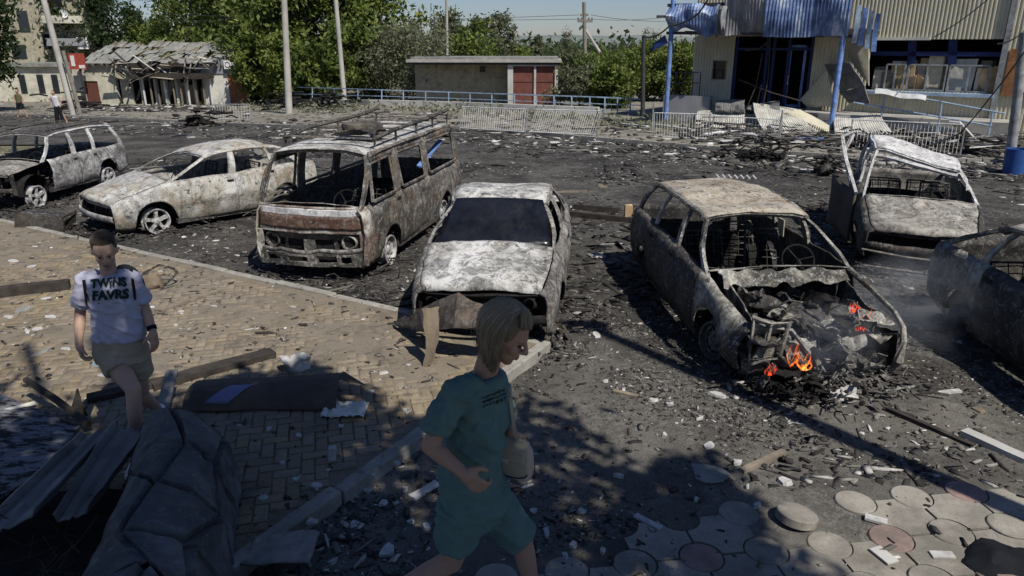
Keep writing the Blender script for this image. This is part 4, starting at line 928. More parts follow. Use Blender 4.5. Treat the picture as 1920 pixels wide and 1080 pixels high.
# roof rack with spare tyre hoop and slats
m = MB()
for s_ in (1, -1):
    m.tube([(1.35, s_ * .66, 1.80), (.6, s_ * .68, 1.86), (-1.2, s_ * .68, 1.88), (-2.05, s_ * .66, 1.93)], .030, 6)
    for x in (1.3, .5, -.4, -1.2, -2.0): m.tube([(x, s_ * .67, 1.70), (x, s_ * .67, 1.86)], .018, 5)
rk = empty('roof_rack', (0, 0, 0)); rk.parent = vroot
m.jit(.015, 2, 1).build('side_rail', M['burnt_dark'], rk)
for x in (1.33, .75, .15, -.45, -1.0, -1.5, -2.0):
    m = MB(); m.bar((x, -.66, 1.83), (x + R.uniform(-.05, .05), .66, 1.83), .05, .02); m.jit(.015, 3, x).build('slat', M['burnt_van'], rk)
m = MB(); m.lathe([(.30, -.05), (.31, 0), (.30, .05), (.20, .07), (.16, 0), (.20, -.07), (.30, -.05)], 22, 'z', (.45, .12, 1.87)); m.jit(.03, 4, 3); o = m.build('spare_tyre', M['rusty_sheet'], None, smooth=True); o.location = vroot.location; o.rotation_euler = vroot.rotation_euler; tag(o, 'rusty burnt spare tyre lying on the roof rack of the van', 'tyre')
m = MB(); m.grid(lambda u, v: V(.95 - .5 * u, .55 - .7 * v, 1.84 + .05 * math.sin(5 * u + 4 * v)), 10, 10); m.jit(.05, 5, 4); m.build('rack_scrap', M['burnt_dark'], rk, solid=.01)
# a blue bar showing through the rear side window
m = MB(); m.bar((-.75, .55, 1.10), (-1.75, .62, 1.42), .09, .03); m.build('blue_bar', M['blue_paint'], vroot)
# ---------------------------------------------------------------- buildings behind the car park
class Wall:                                    # an upright plane: s along it, z up, off towards the camera side
    def __init__(s, A, t): s.A = V(A[0], A[1], 0); s.t = V(t[0], t[1], 0).normalized(); s.n = V(s.t.y, -s.t.x, 0)
    def at(s, px, py):
        d = ray(px, py); k = (s.A - V(0, 0, 0)).dot(s.n) / V(d.x, d.y, 0).dot(s.n); p = d * k
        return ((V(p.x, p.y, 0) - s.A).dot(s.t), CH + p.z)
    def p(s, a, z, off=0.0): return s.A + s.t * a + s.n * off + V(0, 0, z)
def corrugated(wl, a0, a1, z0, z1, period=.13, depth=.030, off=0.0, nz_=1, bend=None):
    m = MB(); n = max(1, int((a1 - a0) / period)); per = (a1 - a0) / n; prof = []
    for i in range(n):
        b = a0 + i * per; prof += [(b, 0), (b + per * .35, 0), (b + per * .5, depth), (b + per * .85, depth)]
    prof.append((a1, 0)); k = len(prof)
    vs_ = [wl.p(a, z0 + (z1 - z0) * j / nz_, off + o) for j in range(nz_ + 1) for a, o in prof]
    m.add(vs_, [(j * k + i, j * k + i + 1, (j + 1) * k + i + 1, (j + 1) * k + i) for j in range(nz_) for i in range(k - 1)])
    if bend: m.warp(bend)
    return m
def slab(wl, a0, a1, z0, z1, o0, o1):
    m = MB(); P = [wl.p(a, z, o) for z in (z0, z1) for a, o in ((a0, o0), (a1, o0), (a1, o1), (a0, o1))]
    return m.add(P, [(3, 2, 1, 0), (4, 5, 6, 7), (0, 1, 5, 4), (1, 2, 6, 5), (2, 3, 7, 6), (3, 0, 4, 7)])
def wall_with_holes(wl, a0, a1, z0, z1, holes):
    """rectangles that tile the wall round its openings"""
    xs = sorted(set([a0, a1] + [h[0] for h in holes] + [h[1] for h in holes])); out = []
    for xa, xb in zip(xs[:-1], xs[1:]):
        if xb <= a0 or xa >= a1: continue
        cuts = sorted([(h[2], h[3]) for h in holes if h[0] <= xa + 1e-6 and h[1] >= xb - 1e-6]); z = z0
        for c0, c1 in cuts:
            if c0 > z: out.append((xa, xb, z, c0))
            z = max(z, c1)
        if z < z1: out.append((xa, xb, z, z1))
    return out

# --- the corrugated store on the right
SW = Wall((18.1, 26.3), (.80, -.60))
sg = gz(16, 27)
wL, wT = SW.at(1636, 74); wR, _ = SW.at(1877, 100); _, wB = SW.at(1750, 172)
eL, eT = SW.at(1380, 68); eR, eB = SW.at(1512, 204)
vL, vT = SW.at(1337, 113); vR, vB = SW.at(1360, 150)
aL, _ = SW.at(1297, 150); aR = SW.at(1920, 150)[0] + 7
ZTOP = 6.6
st = empty('store', SW.p((aL + aR) / 2, sg), label='cream corrugated store with smashed window and scorched blue canopy on the right', category='building')
def loc(o): o.parent = st; o.matrix_parent_inverse = Matrix.Translation(st.location).inverted(); return o
st_holes = [(wL, wR, wB, wT), (eL, eR, eB, eT), (vL, vR, vB, vT)]
for (a, b, z0, z1) in wall_with_holes(SW, aL, aR, sg - .1, ZTOP, st_holes): loc(corrugated(SW, a, b, z0, z1).build('siding', M['siding']))
# return wall on the left, inner room shells
m = MB(); m.add([SW.p(aL, sg - .1, 0), SW.p(aL, ZTOP, 0), SW.p(aL, ZTOP, -9), SW.p(aL, sg - .1, -9)], [(0, 1, 2, 3)]); loc(m.build('side_wall', M['siding']))
m = MB(); m.add([SW.p(aL, ZTOP, .1), SW.p(aR, ZTOP, .1), SW.p(aR, ZTOP, -9), SW.p(aL, ZTOP, -9)], [(0, 1, 2, 3)]); loc(m.build('roof', M['slate']))
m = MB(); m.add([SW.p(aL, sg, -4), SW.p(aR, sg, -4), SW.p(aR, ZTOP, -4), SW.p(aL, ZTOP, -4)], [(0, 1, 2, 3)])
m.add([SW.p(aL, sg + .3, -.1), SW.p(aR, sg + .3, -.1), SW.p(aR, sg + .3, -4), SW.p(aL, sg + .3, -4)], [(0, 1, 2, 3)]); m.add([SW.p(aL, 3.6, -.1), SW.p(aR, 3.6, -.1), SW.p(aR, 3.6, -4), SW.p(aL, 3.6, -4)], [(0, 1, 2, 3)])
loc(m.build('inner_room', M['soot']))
# big window: frames, transom, sill, stock fallen inside
fr = []
def frame_bar(nm, a0, z0, a1, z1, w, mt, off=-.05, d=.06): return loc(MB().bar(SW.p(a0, z0, off), SW.p(a1, z1, off), w, d, up=SW.n).build(nm, M[mt]))
_, zt = SW.at(1750, 101); _, zh = SW.at(1750, 122)
frame_bar('window_transom', wL, zt, wR, zt, .16, 'dark_blue', -.12)
for px in (1710, 1786): frame_bar('window_post', SW.at(px, 76)[0], wT, SW.at(px - 8, 122)[0] + .1, zh, .28, 'dark_blue', -.12)
for a, b in ((SW.at(1662, 130)[0], SW.at(1697, 130)[0]), (SW.at(1704, 130)[0], SW.at(1775, 130)[0]), (SW.at(1781, 130)[0], SW.at(1856, 130)[0])):
    for (p0, q0, p1, q1) in ((a, zh, b, zh), (a, wB + .04, b, wB + .04), (a, wB, a, zh), (b, wB, b, zh), ((a + b) / 2, wB, (a + b) / 2, zh)): frame_bar('window_frame', p0, q0, p1, q1, .055, 'grey_steel', -.04, .05)
sill = slab(SW, wL - .1, wR + .05, wB - .14, wB - .02, .0, .30); loc(sill.build('window_sill', M['pale_blue_steel']))
loc(slab(SW, wL, SW.at(1745, 74)[0], wT - .03, wT + .08, .03, .12).build('window_head', M['plaster_white']))
for i in range(22):
    a = R.uniform(wL + .15, wR - .2); w_ = R.uniform(.35, .9); h_ = R.uniform(.45, 1.30)
    m = slab(SW, a, min(wR, a + w_), wB - .2, wB + h_, -.9 - R.random()*.5, -.16 - R.random() * .35); m.jit(.10, 2, i); loc(m.build('fallen_stock', M[R.choice(['siding_panel', 'pale_timber', 'timber', 'plaster', 'shopfront_panel'])]))
# entrance
for a in (eL + .06, SW.at(1437, 100)[0], SW.at(1450, 100)[0], SW.at(1478, 100)[0], eR - .08): frame_bar('door_frame', a, eB, a, eT, .12, 'dark_blue', -.10, .08)
frame_bar('door_frame', eL, SW.at(1440, 92)[1], eR, SW.at(1440, 92)[1], .10, 'dark_blue', -.10)
dL, dR = SW.at(1480, 100)[0], SW.at(1508, 100)[0]
for p in ((dL, eB, dL, eT - .4), (dR, eB, dR, eT - .4), (dL, eT - .4, dR, eT - .4), (dL, eB + .08, dR, eB + .08)): frame_bar('door_leaf', p[0], p[1], p[2], p[3], .10, 'blue_paint', -.16, .05)
m = MB(); zz = SW.at(1475, 150)[1]; m.tube([SW.p(dL + .05, zz - .17, -.12), SW.p(dL + .05, zz - .15, -.03), SW.p(dL + .05, zz + .15, -.03), SW.p(dL + .05, zz + .17, -.12)], .022, 5); loc(m.build('door_handle', M['white_steel']))
# little window
for p in ((vL, vB, vL, vT), (vR, vB, vR, vT), (vL, vT, vR, vT), (vL, vB, vR, vB)): frame_bar('vent_frame', p[0], p[1], p[2], p[3], .06, 'brick_wall', -.02)
loc(slab(SW, vL, vR, vB, vT, -.14, -.12).build('pane', M['pane']))
# bent siding curling off near the column
def curl(sheet_px, mt, name, curlx=.5, off=.5, rows=6, sc=1.0):
    """sheet hung between four photo pixels on planes in front of the wall"""
    (x0, y0), (x1, y1), (x2, y2), (x3, y3) = sheet_px
    A_, B_, C_, D_ = [Wall(SW.p(0, 0, off), SW.t) for _ in range(4)]
    def pt(px, py, o): w = Wall(SW.p(0, 0, o), SW.t); a, z = w.at(px, py); return w.p(a, z)
    P0, P1, P2, P3 = pt(x0, y0, off), pt(x1, y1, off + curlx), pt(x2, y2, off + curlx), pt(x3, y3, off)
    n = 40; m = MB()
    def fn(u, v):
        p = (P0 * (1 - u) + P1 * u) * (1 - v) + (P3 * (1 - u) + P2 * u) * v
        return p + SW.n * (.03 * (1 if int(u * n) % 2 else 0) + .10 * math.sin(math.pi * u) * math.sin(2.5 * v)) + V(0, 0, .05 * nz((u * 3, v * 3, off), 1, x0))
    m.grid(fn, n, rows); return m.build(name, M[mt])
for q, mt_, cv in ((((1545, 120), (1595, 118), (1622, 160), (1575, 172)), 'zinc_sheet', .7), (((1572, 172), (1622, 160), (1632, 196), (1590, 192)), 'zinc_sheet', .6), (((1500, 186), (1550, 132), (1566, 200), (1512, 200)), 'siding', .3), (((1585, 80), (1630, 78), (1630, 160), (1600, 122)), 'siding', .25)):
    loc(curl(q, mt_, 'bent_siding', cv, .25))
loc(slab(SW, aR - 3.2, aR - .2, .9, 1.9, .03, .10).build('shop_sign', M['rust']))
s0 = SW.at(1888, 95)[0]; loc(slab(SW, s0 + .10, s0 + 4, SW.at(1900, 180)[1], SW.at(1900, 92)[1], .04, .12).build('side_sign', M['rust'])); loc(slab(SW, s0 + .5, s0 + 4, SW.at(1915, 172)[1], SW.at(1915, 155)[1], .125, .14).build('sign_lettering', M['white_paint']))
m = MB(); m.bar(SW.p(s0 - .05, sg, .08), SW.p(s0 - .05, ZTOP, .08), .18, .10, up=SW.n); loc(m.build('corner_trim', M['grey_steel']))

# canopy over the porch on two blue columns
c1 = G(1247, 236); c2 = G(1556, 251)
CW = Wall((c1.x, c1.y), (c2.x - c1.x, c2.y - c1.y)); cl = (V(c2.x, c2.y, 0) - V(c1.x, c1.y, 0)).length
can = empty('canopy', c1, label='scorched blue sheet-metal canopy hanging over the store entrance', category='canopy')
def locc(o): o.parent = can; o.matrix_parent_inverse = Matrix.Translation(can.location).inverted(); return o
for c, nm in ((c1, 'a'), (c2, 'b')):
    m = MB(); m.tube([c + V(0, 0, -.1), c + V(.0, 0, 1.5), c + V(0, 0, 3.6), c + V(0, 0, 5.2)], .10, 10); o = m.build('column', M['blue_paint'], smooth=True); locc(o)
def fascia(px0, px1, py0, py1, mt, off, sag=.25, seed=1, tear=0.0):
    a0, z1 = CW.at(px0, py0); a1, z0 = CW.at(px1, py1); n = int((a1 - a0) / .06); m = MB()
    def fn(u, v):
        a = a0 + (a1 - a0) * u; z = z0 + (z1 - z0) * v; i = int(u * n)
        return CW.p(a, z + tear * nz((u * 4, v, seed), 1, seed) * (1 - v), off + (.03 if i % 2 else 0) + sag * nz((u * 2.2, v * 1.6, seed), 1, seed * 3) + sag * .6 * math.sin(math.pi * v))
    m.grid(fn, n, 8); return locc(m.build('fascia', M[mt]))
fascia(1447, 1592, -60, 69, 'blue_sheet', .25, .22, 2, .05); fascia(1366, 1449, -60, 66, 'scorched', .15, .25, 5, .06); fascia(1256, 1348, 8, 62, 'blue_sheet', .05, .55, 8, .5)
fascia(1345, 1362, 12, 62, 'scorched', .10, .3, 9, .4)
m = MB(); 
for (x0, y0, x1, y1) in ((1250, 62, 1350, 62), (1350, 62, 1600, 68), (1252, 10, 1600, 2)):
    a0, z0 = CW.at(x0, y0); a1, z1 = CW.at(x1, y1); locc(MB().bar(CW.p(a0, z0, 0), CW.p(a1, z1, 0), .10, .12).build('beam', M['dark_steel']))
a0, z0 = CW.at(1600, 10)
for k in range(4):
    a_ = a0 + .15 + .22 * k; m = MB(); m.grid(lambda u, v: CW.p(a_ + .16 * u + .03 * math.sin(4 * v + k), z0 - 1.3 * v - .1 * k, .1 + .12 * math.sin(3 * v + k)), 2, 8); locc(m.build('hanging_strip', M['blue_paint' if k % 2 else 'pale_blue_steel'], solid=.01))
m = MB(); q = [CW.at(*p) for p in ((1225, 82), (1252, 66), (1262, 80), (1235, 96))]; m.add([CW.p(a, z, .3 * i) for i, (a, z) in enumerate(q)], [(0, 1, 2, 3)]); locc(m.build('torn_flap', M['dark_blue'], solid=.02))
m = MB(); m.grid(lambda u, v: CW.p(.5 + (cl + .5) * u, 3.55 + .1 * nz((u * 6, v * 3, 1)), -.2 - 2.2 * v), 14, 4); locc(m.build('canopy_top', M['scorched'], solid=.03))
# wreckage hanging in the doorway
m = MB()
def cpt(px, py, o=.0): a, z = CW.at(px, py); return CW.p(a, z, o)
for a, b in (((1440, 68), (1425, 215)), ((1425, 100), (1395, 210)), ((1380, 150), (1500, 190)), ((1440, 75), (1395, 95)), ((1400, 215), (1425, 160))):
    locc(MB().tube([cpt(*a, -.4), (cpt(*a, -.4) + cpt(*b, -.2)) / 2 + V(.1, 0, -.1), cpt(*b, -.2)], .025, 4).build('hanging_batten', M['charred_timber']))
lm = MB(); lm.box(cpt(1241, 31), (.42, .18, .10)); locc(lm.build('floodlight', M['dark_steel'])); locc(MB().tube([cpt(1246, 33), c1 + V(0, 0, 4.6)], .02, 5).build('floodlight_arm', M['dark_steel']))

# porch floor and low wall beside it
po = empty('porch', SW.p(eL, sg)); po['kind'] = 'structure'
def locp(o): o.parent = po; o.matrix_parent_inverse = Matrix.Translation(po.location).inverted(); return o
locp(slab(SW, aL - .3, wR + 1, sg - .1, eB - .02, .05, 1.5).build('porch_floor', M['concrete']))
for k in range(2): locp(slab(SW, eL - .3, eR + .8, sg - .1, eB - .02 - .16 * (k + 1), 1.5, 1.8 + .32 * k).build('step', M['concrete']))
b0 = G(1243, 236); BWl = Wall((b0.x, b0.y + .6), (.86, -.5))
o = slab(BWl, BWl.at(1243, 200)[0], BWl.at(1330, 200)[0], gz(8, 31), BWl.at(1300, 180)[1], -.4, 0).build('low_wall', M['grey_plaster']); tag(o, 'dark grey low wall left of the store entrance behind the column', 'wall')
m = MB(); w0 = BWl
rl = empty('wall_railing', b0 + V(1, 0, 0), label='black metal railing on the low wall by the store corner', category='railing')
for px in (1262, 1278, 1294, 1308): a = BWl.at(px, 180)[0]; o = MB().bar(BWl.p(a, BWl.at(px, 181)[1], -.2), BWl.p(a, BWl.at(px, 135)[1], -.2), .04, .04).build('post', M['dark_steel']); o.parent = rl; o.matrix_parent_inverse = Matrix.Translation(rl.location).inverted()
for py in (136, 156): o = MB().bar(BWl.p(BWl.at(1258, py)[0], BWl.at(1258, py)[1], -.2), BWl.p(BWl.at(1308, py)[0], BWl.at(1308, py)[1], -.2), .04, .04).build('rail', M['dark_steel']); o.parent = rl; o.matrix_parent_inverse = Matrix.Translation(rl.location).inverted()

def thing_parts(name, base, label, cat, group=None):
    r = empty(name, base, label=label, category=cat, group=group)
    def add(o): o.parent = r; o.matrix_parent_inverse = Matrix.Translation(r.location).inverted(); return o
    return r, add
# ramp handrail below the big window
RW = Wall(SW.p(0, 0, 1.7), SW.t); r_, ad = thing_parts('handrail', RW.p(RW.at(1700, 240)[0], sg), 'grey steel ramp handrail sloping down below the store window', 'railing')
def rp(px, py, w=RW): a, z = w.at(px, py); return w.p(a, z)
for a, b in (((1640, 168), (1885, 213)), ((1600, 192), (1860, 236)), ((1480, 222), (1600, 230))): ad(MB().tube([rp(*a), rp(*b)], .032, 6).build('rail', M['pale_blue_steel']))
for a, b in (((1660, 172), (1649, 240)), ((1766, 192), (1757, 252)), ((1862, 210), (1852, 258))): ad(MB().tube([rp(*a), rp(*b)], .032, 6).build('post', M['pale_blue_steel']))
o = MB().grid(lambda u, v: rp(1642 + 95 * u, 166 + 14 * u + 9 * v) + V(0, 0, .03 * math.sin(9 * u)) + SW.n * .15 * v, 10, 2).build('metal_sheet', M['white_steel'], solid=.02); tag(o, 'long white metal strip draped along the handrail below the store window', 'metal sheet')
# leaning corrugated sheets on the steps
def leaning(px4, mt, label, offs=(2.6, 2.6, 1.6, 1.6), n=46, bow=.25, name='corrugated_sheet'):
    P = []
    for (px, py), o_ in zip(px4, offs): w = Wall(SW.p(0, 0, o_), SW.t); a, z = w.at(px, py); P.append(w.p(a, z))
    m = MB()
    def fn(u, v):
        p = (P[0] * (1 - u) + P[1] * u) * (1 - v) + (P[3] * (1 - u) + P[2] * u) * v
        return p + SW.n * (.035 * (int(u * n) % 2) + bow * math.sin(math.pi * v) + .12 * nz((u * 3, v * 3, px4[0][0]), 1, 3)) + V(0, 0, .12 * nz((u * 4, v * 2, px4[0][1]), 1, 5) * (1 - v))
    m.grid(fn, n, 8); o = m.build(name, M[mt], solid=.008); tag(o, label, 'metal sheet', 'torn metal sheets before the store'); return o
leaning(((1310, 250), (1402, 252), (1398, 208), (1308, 206)), 'siding_panel', 'buckled white corrugated sheet standing left of the store steps')
leaning(((1445, 262), (1540, 252), (1500, 205), (1412, 192)), 'siding_panel', 'white corrugated sheet slumped down the store steps', (3.2, 2.2, 1.4, 1.6), bow=.5)
leaning(((1345, 214), (1400, 214), (1398, 186), (1345, 188)), 'zinc_sheet', 'small grey corrugated sheet upright before the store doorway', (1.8, 1.8, 1.5, 1.5))
leaning(((1410, 212), (1475, 216), (1462, 188), (1405, 196)), 'zinc_sheet', 'bent grey metal sheet in the store doorway', (1.6, 1.6, 1.1, 1.3), bow=.4)
leaning(((1465, 215), (1560, 258), (1560, 236), (1500, 205)), 'siding', 'cream siding strip fallen beside the blue canopy column', (2.0, 2.4, 1.8, 1.6), bow=.2)
leaning(((1570, 262), (1690, 262), (1650, 214), (1565, 218)), 'siding_panel', 'pale sheet lying over the rubble under the handrail', (3.0, 3.0, 1.4, 1.4), bow=.3)
a, b = G(1462, 262, .12), G(1545, 262, .15); o = MB().bar(a, b, .16, .14).build('blue_beam', M['blue_paint']); tag(o, 'fallen blue painted beam on the rubble before the store steps', 'beam')
a, b = G(1790, 228, .9), G(1822, 262, .1); o = MB().bar(a, b, .30, .05).build('white_board', M['white_paint']); tag(o, 'white board leaning against the store wall below the window', 'board')

# --- low blue railing on a concrete kerb wall across the back
RAIL = [(548, 197, 163), (700, 199, 168), (850, 203, 173), (1000, 210, 178), (1120, 215, 182), (1206, 217, 186)]
rw, adr = thing_parts('blue_railing', G(880, 204), 'long pale blue steel railing across the back of the car park', 'railing')
bp = [G(x, y) for x, y, t_ in RAIL]; hp = []
for (x, y, t_), p in zip(RAIL, bp): hp.append(AT(x, t_, p.y))
def poly_pt(L, k):
    n = len(L) - 1; i = min(n - 1, int(k * n)); return L[i].lerp(L[i + 1], k * n - i)
for i in range(len(bp) - 1):
    for f in (1.0, .62, .30): adr(MB().bar(bp[i].lerp(hp[i], f), bp[i + 1].lerp(hp[i + 1], f), .05, .055 if f == 1 else .035).build('rail', M['pale_blue_steel']))
for k in range(19):
    a, b = poly_pt(bp, k / 18), poly_pt(hp, k / 18); adr(MB().bar(a, b, .06, .06).build('post', M['pale_blue_steel']))
lw, adw = thing_parts('low_wall', G(800, 208), 'pale concrete kerb wall under the long blue railing', 'wall')
for i in range(4):
    a, b = bp[i] + V(0, -.35, .20), bp[i + 1] + V(0, -.35, .20); adw(MB().bar(a + (b - a).normalized() * .03, b, .3, .42).build('wall_segment', M['pale_concrete']))
# thin wire fence panels leaning along the far kerb
fw, adf = thing_parts('wire_fence', G(1000, 246), 'low thin-wire fence panels leaning along the far kerb', 'fence')
def fence_panel(p0, p1, h, lean, n=16):
    a, b = G(*p0), G(*p1); d = b - a; up = V(lean[0], lean[1], h)
    for q in (a, b): adf(MB().tube([q, q + up], .022, 5).build('post', M['grey_steel']))
    for f in (.12, .98): adf(MB().tube([a + up * f, b + up * f], .016, 4).build('rail', M['white_steel']))
    m = MB()
    for k in range(1, n): t_ = k / n; m.tube([a + d * t_ + up * .12, a + d * t_ + up * .98], .007, 3, False)
    adf(m.build('wire_mesh', M['white_steel']))
fence_panel((862, 245), (985, 253), .95, (.10, .25), 30); fence_panel((990, 253), (1112, 258), .95, (.30, .3), 30); fence_panel((1225, 262), (1328, 266), .95, (0, .1), 20); fence_panel((1332, 266), (1455, 276), .9, (.05, .0), 20); fence_panel((1590, 285), (1798, 300), 1.0, (.02, .05), 30)
fence_panel((400, 226), (470, 228), .9, (0, .1), 14)
for p in ((1040, 240), (1222, 250), (1460, 272)): adf(MB().tube([G(*p), G(*p) + V(0, 0, 1.15)], .03, 5).build('post', M['grey_steel']))

# --- garage with red doors
gp = G(1000, 199); GW = Wall((gp.x, gp.y), (1, -.05)); gzz = gp.z
ga, adg = thing_parts('garage', gp, 'flat-roofed garage with dark red double doors behind the blue railing', 'garage')
a0 = GW.at(952, 150)[0]; a1 = GW.at(1046, 150)[0]; zt = GW.at(1000, 117)[1]
d0, d1, d2, d3 = [GW.at(x, 160)[0] for x in (962, 1001, 1005, 1040)]; dt = GW.at(1000, 124)[1]
for (x, y, z0, z1) in wall_with_holes(GW, a0, a1, gzz - .2, zt, [(d0, d1, gzz + .05, dt), (d2, d3, gzz + .05, dt)]): adg(slab(GW, x, y, z0, z1, -.3, 0).build('wall', M['pale_concrete']))
for (x, y) in ((d0, d1), (d2, d3)):
    adg(slab(GW, x, y, gzz + .05, dt, -.25, -.12).build('door', M['red_door']))
    adg(slab(GW, x, y, (gzz + dt) / 2 + .25, (gzz + dt) / 2 + .30, -.12, -.09).build('door_bar', M['brown_door']))
b0_ = GW.at(770, 150)[0]
adg(slab(GW, b0_, a0 - .01, gzz - .3, zt - .1, -4.5, -1.6).build('side_wall', M['brick_wall'])); adg(slab(GW, a0, a1, gzz - .3, zt - .1, -4.5, -.35).build('back_wall', M['brick_wall']))
adg(slab(GW, b0_ - .2, a1 + .2, zt, zt + .16, -4.7, .25).build('roof_slab', M['concrete'])); adg(slab(GW, b0_ - .1, a1 + .1, zt - .14, zt, -4.6, .02).build('eaves', M['dark_steel']))
adg(slab(GW, b0_, a1, zt + .16, zt + .3, -4.7, -.3).build('roof_covering', M['slate']))
adg(slab(GW, GW.at(895, 130)[0], GW.at(906, 130)[0], GW.at(900, 137)[1], GW.at(900, 126)[1], -1.62, -1.55).build('vent', M['dark_steel']))

# --- ruined shop on the left
sp = G(290, 202); LW = Wall((sp.x, sp.y), (1, -.12)); lz = sp.z
sh, ads = thing_parts('ruined_shop', sp, 'ruined single-storey shop with collapsing slate roof on the left', 'building')
f = lambda px, py: LW.at(px, py)
a0, a1 = f(138, 150)[0], f(452, 150)[0]; ze = f(250, 122)[1]
H_ = [(f(156, 150)[0], f(182, 150)[0], lz + .02, f(170, 152)[1])] + [(f(x0, 160)[0], f(x1, 160)[0], lz + .25, f(300, 148)[1]) for x0, x1 in ((218, 226), (245, 262), (266, 288), (292, 306), (311, 328), (332, 346), (350, 362), (366, 382))]
for (x, y, z0, z1) in wall_with_holes(LW, a0, f(385, 150)[0], lz - .3, ze, H_): ads(slab(LW, x, y, z0, z1, -.3, 0).build('wall', M['plaster' if x < f(240, 1)[0] else 'plaster_white']))
for (x, y, z0, z1) in wall_with_holes(LW, f(385, 150)[0], a1, lz - .3, f(400, 112)[1], []): ads(slab(LW, x, y, z0, z1, -.3, .02).build('annex_wall', M['plaster_white']))
ads(slab(LW, f(384, 1)[0], f(450, 1)[0], f(400, 138)[1], f(400, 112)[1], .02, .10).build('annex_fascia', M['grey_plaster']))
ads(slab(LW, f(410, 1)[0], f(448, 1)[0], lz + .1, f(430, 138)[1], .022, .04).build('burnt_patch', M['rust']))
ads(slab(LW, f(356, 1)[0], f(387, 1)[0], f(370, 126)[1], f(370, 114)[1], .12, .2).build('sign_board', M['white_paint']))
ads(slab(LW, H_[0][0], H_[0][1], H_[0][2], H_[0][3], -.2, -.08).build('door', M['brown_door']))
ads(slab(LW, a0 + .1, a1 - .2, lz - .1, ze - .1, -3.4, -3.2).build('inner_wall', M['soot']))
for i, x in enumerate((248, 262, 276, 290, 306, 320, 334, 349, 364, 378)):
    ads(slab(LW, f(x, 1)[0], f(x, 1)[0] + .10, lz, f(300, 146)[1], .35, .45).build('porch_post', M['white_paint' if i % 3 == 0 else 'timber']))
ads(slab(LW, f(236, 1)[0], f(386, 1)[0], f(300, 146)[1], f(300, 136)[1], .2, .9).build('porch_beam', M['charred_timber']))
m = slab(LW, f(228, 1)[0], f(360, 1)[0], f(300, 135)[1], f(300, 118)[1], .4, .6); m.jit(.25, .8, 3); ads(m.build('burnt_fascia', M['charred_timber']))
for i, (x, mt_) in enumerate(((262, 'pale_timber'), (300, 'shopfront_panel'), (316, 'shopfront_panel'), (340, 'timber'))): ads(slab(LW, f(x, 1)[0], f(x + 14, 1)[0], lz + .2, f(300, 152 + 4 * i)[1], -1.2, -1.1).build('shop_shelf', M[mt_]))
# sloping roof: slate sheets slid over bare rafters, some missing
rx0, rx1 = f(132, 1)[0], f(402, 1)[0]; zr = f(270, 84)[1]
rr = random.Random(11); nr = 30
for i in range(nr + 1):
    a = rx0 + (rx1 - rx0) * i / nr; ov = rr.choice([0, 0, 0, .5, .9])
    ads(MB().bar(LW.p(a, ze + .05 - rr.random() * .2, .35), LW.p(a + rr.uniform(-.2, .9), zr + .05 + ov * .35, -3.3 - ov), .10, .10).build('rafter', M['timber']))
for i in range(22):
    for j in range(5):
        if rr.random() < .26: continue
        a = rx0 + (rx1 - rx0) * (i + .5) / 22; k0 = j / 5; k1 = k0 + .23; w_ = (rx1 - rx0) / 22 * .54; sk = rr.uniform(-.10, .10); lift = rr.choice([0, 0, .02, .10, .2])
        def q(aa, k): return LW.p(aa + sk * 2 * k + .5 * k, ze + .12 + (zr - ze) * k + lift * (k - k0) * 3, .4 - 3.7 * k)
        m = MB(); P = [q(a - w_, k0), q(a + w_, k0), q(a + w_ + rr.uniform(-.1, .1), k1), q(a - w_, k1)]; m.add(P, [(0, 1, 2, 3)]); ads(m.build('slate_sheet', M['slate'], solid=.03))
for (x0, y0, x1, y1) in ((250, 106, 306, 76), (330, 104, 398, 78), (366, 98, 382, 80), (300, 112, 352, 88)):
    w2 = Wall(LW.p(0, 0, -1), LW.t); ads(MB().bar(w2.p(*w2.at(x0, y0)), w2.p(*w2.at(x1, y1)), .16, .05).build('fallen_rafter', M['pale_timber']))
rr = random.Random(15)
for i in range(46):
    px_ = rr.uniform(205, 385); py_ = rr.uniform(108, 150); w2 = Wall(LW.p(0, 0, rr.uniform(.3, 1.0)), LW.t); a_, z_ = w2.at(px_, py_); L_ = rr.uniform(.5, 2.4); th_ = rr.choice([0, 0, .2, -.3, .6, -.7, 1.3]) + rr.uniform(-.2, .2); d_ = LW.t * math.cos(th_) + V(0, 0, math.sin(th_)) + LW.n * rr.uniform(-.3, .3)
    p_ = w2.p(a_, z_); ads(MB().bar(p_ - d_ * L_ / 2, p_ + d_ * L_ / 2, rr.uniform(.08, .35), .04).build('broken_board', M[rr.choice(['charred_timber', 'charred_timber', 'timber', 'scorched', 'pale_timber', 'plaster_white'])]))
tn = MB(); tn.bar(LW.p(f(205, 1)[0], lz, 1.2), LW.p(f(228, 1)[0], f(228, 150)[1], .3), .12, .12); o = tn.build('fallen_beam', M['charred_timber']); tag(o, 'charred beam leaning on the front of the ruined shop', 'beam')
ac, adc = thing_parts('air_conditioner', LW.p(f(418, 1)[0], f(418, 130)[1], .1), 'white air conditioner box on the grey band of the ruined shop', 'air conditioner')
adc(slab(LW, f(410, 1)[0], f(428, 1)[0], f(418, 129)[1], f(418, 113)[1], .10, .42).build('casing', M['white_paint']))
m = MB(); cc = LW.p(f(417, 1)[0], f(417, 121)[1], .425); m.tube([cc + LW.t * (.20 * math.cos(k * .5236)) + V(0, 0, .20 * math.sin(k * .5236)) for k in range(13)], .03, 4); adc(m.build('fan_grille', M['dark_steel']))

